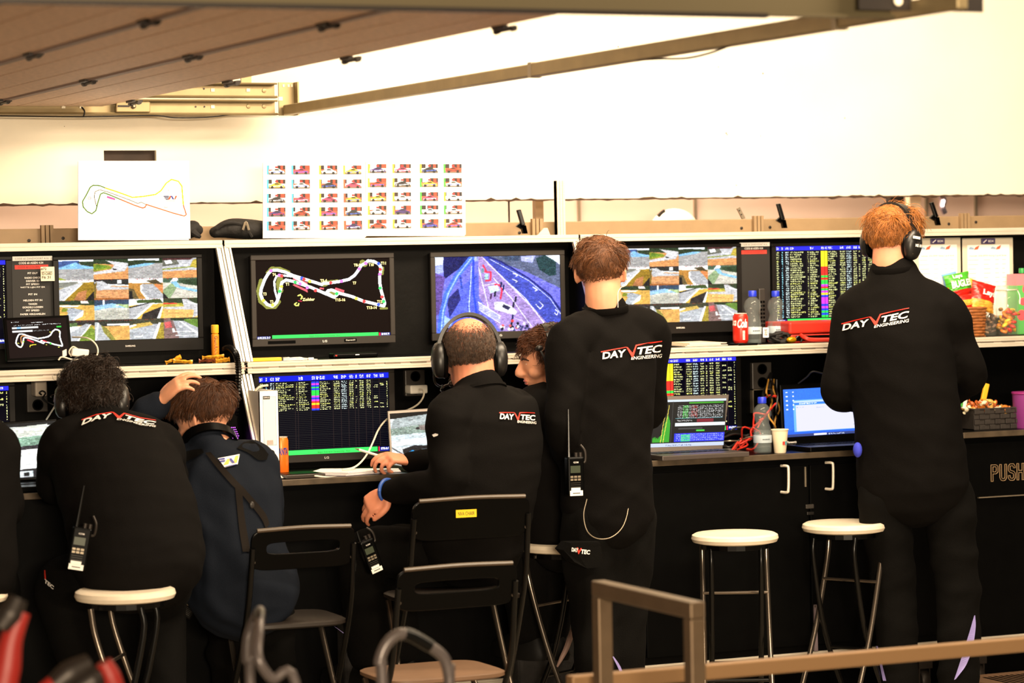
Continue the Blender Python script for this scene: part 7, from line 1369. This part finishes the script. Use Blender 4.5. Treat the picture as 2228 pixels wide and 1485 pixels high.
# headset round the neck and head
t = thing('headset', 'black headset hanging round the neck of the navy jacket', 'headset', tuple(J['N'])); mb = MB(); ax = nrm(H2.C-fv(12)*.028-EZ*.075-J['N']+EZ*.03); u1 = np.array([math.cos(RD(12)), -math.sin(RD(12)), 0]); u2 = np.cross(ax, u1); R = []
for a in np.linspace(RD(175), RD(365), 22): c = J['N']+ax*.030+(u1*math.cos(a)*.082+u2*math.sin(a)*.084)*1.0; o_ = nrm(u1*math.cos(a)+u2*math.sin(a)); R.append(np.array([c-ax*.014, c+o_*.009-ax*.014, c+o_*.009+ax*.016, c+ax*.016]))
mb.rings(R); build('headband', mb, m_blackg, t, smooth=True, angle=60)
for s_ in (-1, 1): c = J['N']+ax*.02+u1*s_*.085+H2.f*.05; mb = MB(); mb.ell(c, H2.r*.022, H2.f*.04, ax*.042, 18, 10); build('ear_cup', mb, m_blackg, t, smooth=True)
# suspenders and back patch
strip(t2, b2, [(447, 985), (470, 1015), (500, 1050), (512, 1062)], [(458, 983), (482, 1010), (512, 1043), (527, 1058)], mat('strap_brown', (22, 17, 13), .8, spec=.1), 'suspender_strap')
strip(t2, b2, [(511, 1058), (515, 1100), (520, 1150), (528, 1200)], [(527, 1056), (529, 1100), (536, 1150), (545, 1200)], mat('strap_brown', (22, 17, 13), .8, spec=.1), 'suspender_strap')
strip(t2, b2, [(518, 1066), (545, 1098), (568, 1128), (578, 1150)], [(526, 1056), (556, 1090), (578, 1118), (586, 1140)], mat('strap_brown', (22, 17, 13), .8, spec=.1), 'suspender_strap')
strip(t2, b2, [(392, 1010), (420, 998), (445, 984)], [(396, 985), (420, 978), (440, 976)], mat('yoke_black', (9, 8, 7), .85, spec=.08), 'shoulder_yoke'); strip(t2, b2, [(515, 975), (540, 985), (562, 1000), (580, 1000)], [(530, 962), (550, 960), (570, 972), (584, 988)], mat('yoke_black', (9, 8, 7), .85, spec=.08), 'shoulder_yoke')
patch(t2, b2, [(474, 997), (521, 988), (517, 1010), (489, 1017)], m_paper, 'back_patch', .007, 'white patch with blue and orange letters')
for P, M in (([(475, 998), (488, 996), (490, 1000), (477, 1001)], 'navy'), ([(478, 1003), (490, 1001), (489, 1005), (480, 1006)], 'navy'), ([(486, 1012), (494, 999), (500, 998), (497, 1010)], 'or'), ([(497, 998), (503, 997), (511, 1007), (505, 1008)], 'navy'), ([(507, 1008), (512, 992), (519, 991), (515, 1007)], 'or'), ([(489, 1015), (515, 1009.5), (515, 1011), (489, 1016.5)], 'navy')):
    patch(t2, b2, P, mat('patch_navy', (44, 48, 130), .6) if M == 'navy' else mat('patch_orange', (238, 170, 70), .6), 'patch_letter', .010)
c = onto(b2, 548, 1098, .006)
if c is not None: mb = MB(); mb.ell(c, EX*.008, EY*.004, EZ*.012, 10, 6); build('strap_buckle', mb, m_bezel, t2)
radio('walkie talkie hanging at the curly man\'s right thigh', at(417, 1312, 8.98), np.array([.75, -.1, -.5]), np.array([-.42, 0, .9]), .85, .01, lab=False)

# ---- the person cut by the left edge
J = J_(N=(-105, 905, 8.85), C=(-95, 1000, 8.80), W=(-92, 1110, 8.74), P=(-95, 1215, 8.7), SL=(-185, 975, 8.85), SR=(-20, 975, 8.75), EL=(-200, 1090, 8.9), AL=(-150, 1060, 9.2), ER=(10, 1110, 8.78), AR=(-30, 1075, 9.1), HL=(-140, 1240, 8.7), HR=(-40, 1240, 8.7), KL=(-150, 1290, 9.0), KR=(-10, 1290, 8.95), FL=(-140, 1520, 8.9), FR=(-5, 1530, 8.85))
H0 = HF(at(-105, 820, 8.9), 15, 10, 0, 1.0)
t0, b0, p0_ = person('person in black at the left picture edge', J, 12, H0, m_skin, m_shirt, m_pants, 1.1, .016, .008, seed=20, hem=.06)
hair(t0, H0, m_h1, lambda r, f, u: scalp(r, f, u), 1200, .05, None, .4, .2, .2, .0018, seed=40)
q = at(-95, 1262, 8.7); dup(st, (q[0], q[1], 0), RD(20), 'white bar stool under the person cut by the left edge')

# ================================================================ FOREGROUND, OUT OF FOCUS
m_gal = mat('galvanised_tube', (104, 86, 66), .42, .55, noise=.1, nscale=14)
bar = thing('barrier_frame', 'blurred square tube frame rising in front of the standing man', 'barrier', (3.1, 6.2, 0)); a = at(1318, 1262, 6.45); b = at(1500, 1308, 5.95); xb_ = (a[0]+b[0])/2; zt = (a[2]+b[2])/2
build('top_bar', B(xb_-.02, xb_+.02, 5.93, 6.47, zt-.04, zt), m_gal, bar, bevel=.004); build('post', B(xb_-.02, xb_+.02, 6.43, 6.47, 0, zt-.04), m_gal, bar, bevel=.004); build('post', B(xb_-.02, xb_+.02, 5.93, 5.97, 0, zt-.04), m_gal, bar, bevel=.004); build('foot_bar', B(xb_-.03, xb_+.03, 5.8, 6.6, 0, .03), m_gal, bar, bevel=.004)
rl = thing('long_rail', 'blurred tan rail running to the right edge at the bottom', 'rail', (4, 6.55, 0)); a = at(1500, 1455, 6.55); x0 = xb_+.03; zr = a[2]
build('rail_bar', B(x0-.08, 6.2, 6.53, 6.57, zr-.03, zr+.01), mat('rail_tan', (140, 108, 74), .45, .35), rl, bevel=.006, seg=3)
for x in (x0-.05, 4.9, 6.1): build('post', B(x-.02, x+.02, 6.535, 6.565, 0, zr-.03), m_gal, rl, bevel=.004)
def handle(label, pts, r):
    t = thing('tube_handle', label, 'handle', tuple(np.array(pts[0])*np.array([1, 1, 0])), group='blurred bent tube handles'); mb = MB(); mb.tube(pts, r, 14, 7); build('bent_tube', mb, mat('grey_grip', (92, 84, 82), .35, .3), t, smooth=True)
    P = smoothpts(pts, 7); i = len(P)//2; mb = MB(); mb.tube(P[i-4:i+5], r*1.12, 14); build('grip', mb, m_tube, t, smooth=True); return t
Yh = 6.2; g = lambda x, y, dy=0: at(x, y, Yh+dy)
p0, p1 = g(832, 1500), g(978, 1500)
handle('blurred bent tube handle before the empty chair', [p0*np.array([1, 1, 0]), p0, g(826, 1440), g(845, 1395), g(880, 1378), g(930, 1402), g(965, 1430), g(977, 1470), p1, p1*np.array([1, 1, 0])], .014)
p0, p1 = g(545, 1500), g(585, 1500)
handle('blurred upright tube handle beside the folding chair', [p0*np.array([1, 1, 0]), p0, g(537, 1440), g(540, 1385), g(555, 1345), g(566, 1330, -.05), g(563, 1375, -.15), g(562, 1430, -.2), g(590, 1475, -.2), p1-EY*.2, (p1-EY*.2)*np.array([1, 1, 0])], .0115)
Yt = 5.7; g = lambda x, y: at(x, y, Yt)
def tool(label, pts, r, tip, loc):
    t = thing('power_tool', label, 'tool', loc, group='blurred red and black tools'); mb = MB(); mb.tube(pts, r, 12, 5); build('handle', mb, mat('dark_red_plastic', (138, 26, 18), .5), t, smooth=True); mb = MB(); mb.tube(tip, [.022, .028, .02], 12, 4); build('head', mb, m_dark, t, smooth=True)
    q = np.array(pts[0]); mb = MB(); mb.obox((q[0], q[1], q[2]/2), EX*.05, EY*.05, EZ*q[2]/2); build('stand', mb, m_tube, t, bevel=.01); return t
tool('blurred red and black tool at the left picture edge', [g(5, 1500), g(15, 1450), g(25, 1390), g(48, 1330)], [.03, .03, .024, .018], [g(0, 1365), g(22, 1335), g(40, 1300)], tuple(g(5, 1500)*np.array([1, 1, 0])))
tool('blurred red and grey tool at the bottom left', [g(250, 1500), g(240, 1470), g(225, 1440)], [.022, .022, .018], [g(115, 1495), g(150, 1465), g(195, 1440)], tuple(g(250, 1500)*np.array([1, 1, 0])))
tool('blurred small red tool lying low at the bottom left', [g(90, 1510), g(115, 1492), g(140, 1478)], [.02, .022, .014], [g(170, 1500), g(200, 1480), g(220, 1470)], tuple(g(90, 1510)*np.array([1, 1, 0])))
# ================================================================ SMALL THINGS LOW DOWN
t = thing('green_bag', 'black bag with green letter marks under the middle desk', 'bag', tuple(at(1190, 1420, 9.22)*np.array([1, 1, 0]))); a = at(1120, 1250, 9.2); b = at(1255, 1250, 9.2); build('bag_body', B(a[0], b[0], 9.185, 9.275, 0, a[2]+.02), m_blackf, t, bevel=.02, seg=3)
for P in ([(1149, 1290), (1163, 1279), (1174, 1328), (1166, 1318)], [(1178, 1270), (1191, 1262), (1184, 1303)], [(1203, 1268), (1212, 1290), (1200, 1291)], [(1199, 1300), (1216, 1300), (1222, 1310), (1194, 1330)]):
    Q = [at(x, y, 9.183) for x, y in P]; mb = MB(); mb.add(Q, [tuple(range(len(Q)))]); build('green_mark', mb, m_green, t)
t = thing('green_bag', 'black bag with a green leaf shape beside the navy jacket\'s chair', 'bag', tuple(at(790, 1420, 9.0)*np.array([1, 1, 0]))); a = at(745, 1340, 9.05); b = at(830, 1340, 9.05); build('bag_body', B(a[0], b[0], 9.03, 9.12, 0, a[2]), m_blackf, t, bevel=.02, seg=3)
for P, M in (([(808, 1371), (814, 1380), (817, 1395), (810, 1410), (797, 1425), (799, 1400)], m_green), ([(760, 1418), (781, 1408), (795, 1420), (790, 1440), (765, 1440)], m_green), ([(715, 1352), (722, 1358), (783, 1399), (779, 1410), (750, 1388), (748, 1378)], m_lilac)):
    Q = [at(x, y, 9.027) for x, y in P]; mb = MB(); mb.add(Q, [tuple(range(len(Q)))]); build('colour_mark', mb, M, t)
t = thing('hanging_strap', 'pale webbing strap hanging by the standing man\'s leg', 'strap', tuple(at(1225, 1480, 9.0))); mb = MB(); mb.tube([at(1265, 1338, 9.0), at(1258, 1348, 9.0), at(1245, 1375, 9.0), at(1232, 1410, 9.0), at(1222, 1430, 9.0), at(1212, 1450, 9.0)], [.006, .010, .011, .010, .008, .004], 8, 4); build('webbing', mb, mat('pale_strap', (150, 122, 112), .7), t, smooth=True); mb = MB(); mb.ell(at(1264, 1340, 8.99), EX*.012, EY*.008, EZ*.012, 12, 8); build('knot', mb, mat('pale_strap', (150, 122, 112), .7), t, smooth=True)
t = thing('bent_hose', 'short beige curved hose beside the standing man\'s foot', 'hose', tuple(at(1290, 1485, 9.0))); mb = MB(); mb.tube([at(1266, 1434, 8.95), at(1280, 1435, 8.95), at(1292, 1450, 8.95), at(1298, 1475, 8.95), at(1300, 1500, 8.95)], .009, 10, 5); build('hose', mb, mat('beige_hose', (176, 138, 108), .6), t, smooth=True); mb = MB(); mb.tube([at(1278, 1432, 8.96), at(1287, 1420, 8.96), at(1289, 1405, 8.96)], .006, 8, 4); build('orange_end', mb, m_orange, t, smooth=True)
strip(t5, p5, [(1332, 1428), (1345, 1455), (1355, 1480)], [(1334, 1427), (1350, 1450), (1362, 1480)], m_lilac, 'reflective_stripe', 'lilac reflective stripe on the trouser leg')
o = build('green_tape', B(*[f_(at(1392, 1470, CF-.02)[0], at(1408, 1470, CF-.02)[0]) for f_ in (min, max)], CF-.024, CF-.019, at(1400, 1478, CF-.02)[2], at(1400, 1459, CF-.02)[2]), m_green, None); tag(o, 'small green tape on the corner of the right cabinet', 'tape')
t = thing('drain_ramp', 'tan slotted floor ramp at the bottom right corner', 'ramp', tuple(at(2180, 1480, 9.1)*np.array([1, 1, 0]))); a = at(2118, 1478, 9.15); b = at(2290, 1460, 9.15); build('plate', B(a[0], b[0], 8.9, 9.25, a[2]-.02, a[2]+.0), m_brown, t, bevel=.004)
for k in range(9): xx = a[0]+.06+k*.025; mb = MB(); mb.box(xx, xx+.012, 8.98, 9.18, a[2]-.001, a[2]+.0012); build('slot', mb, m_blackg, t)
for xx in (a[0]+.03, b[0]-.03): build('support', B(xx-.02, xx+.02, 8.95, 9.2, 0, a[2]-.02), m_dark, t)
t = thing('wall_strip', 'pale vertical strip on the right cabinet beside the far stool', 'strip', tuple(at(1775, 1415, CF))); mb = MB(); A = [at(1771, 1315, CF-.016), at(1777, 1315, CF-.016), at(1780, 1416, CF-.016), at(1772, 1416, CF-.016)]; mb.hexa([A[3], A[2], A[1], A[0]], [q_+EY*.006 for q_ in (A[3], A[2], A[1], A[0])]); build('strip', mb, mat('mauve_strip', (112, 98, 104), .6), t); mb = MB(); c = at(1774, 1318, CF-.02); mb.ell(c, EX*.004, EY*.003, EZ*.004, 8, 6); build('rivet', mb, m_chrome, t)
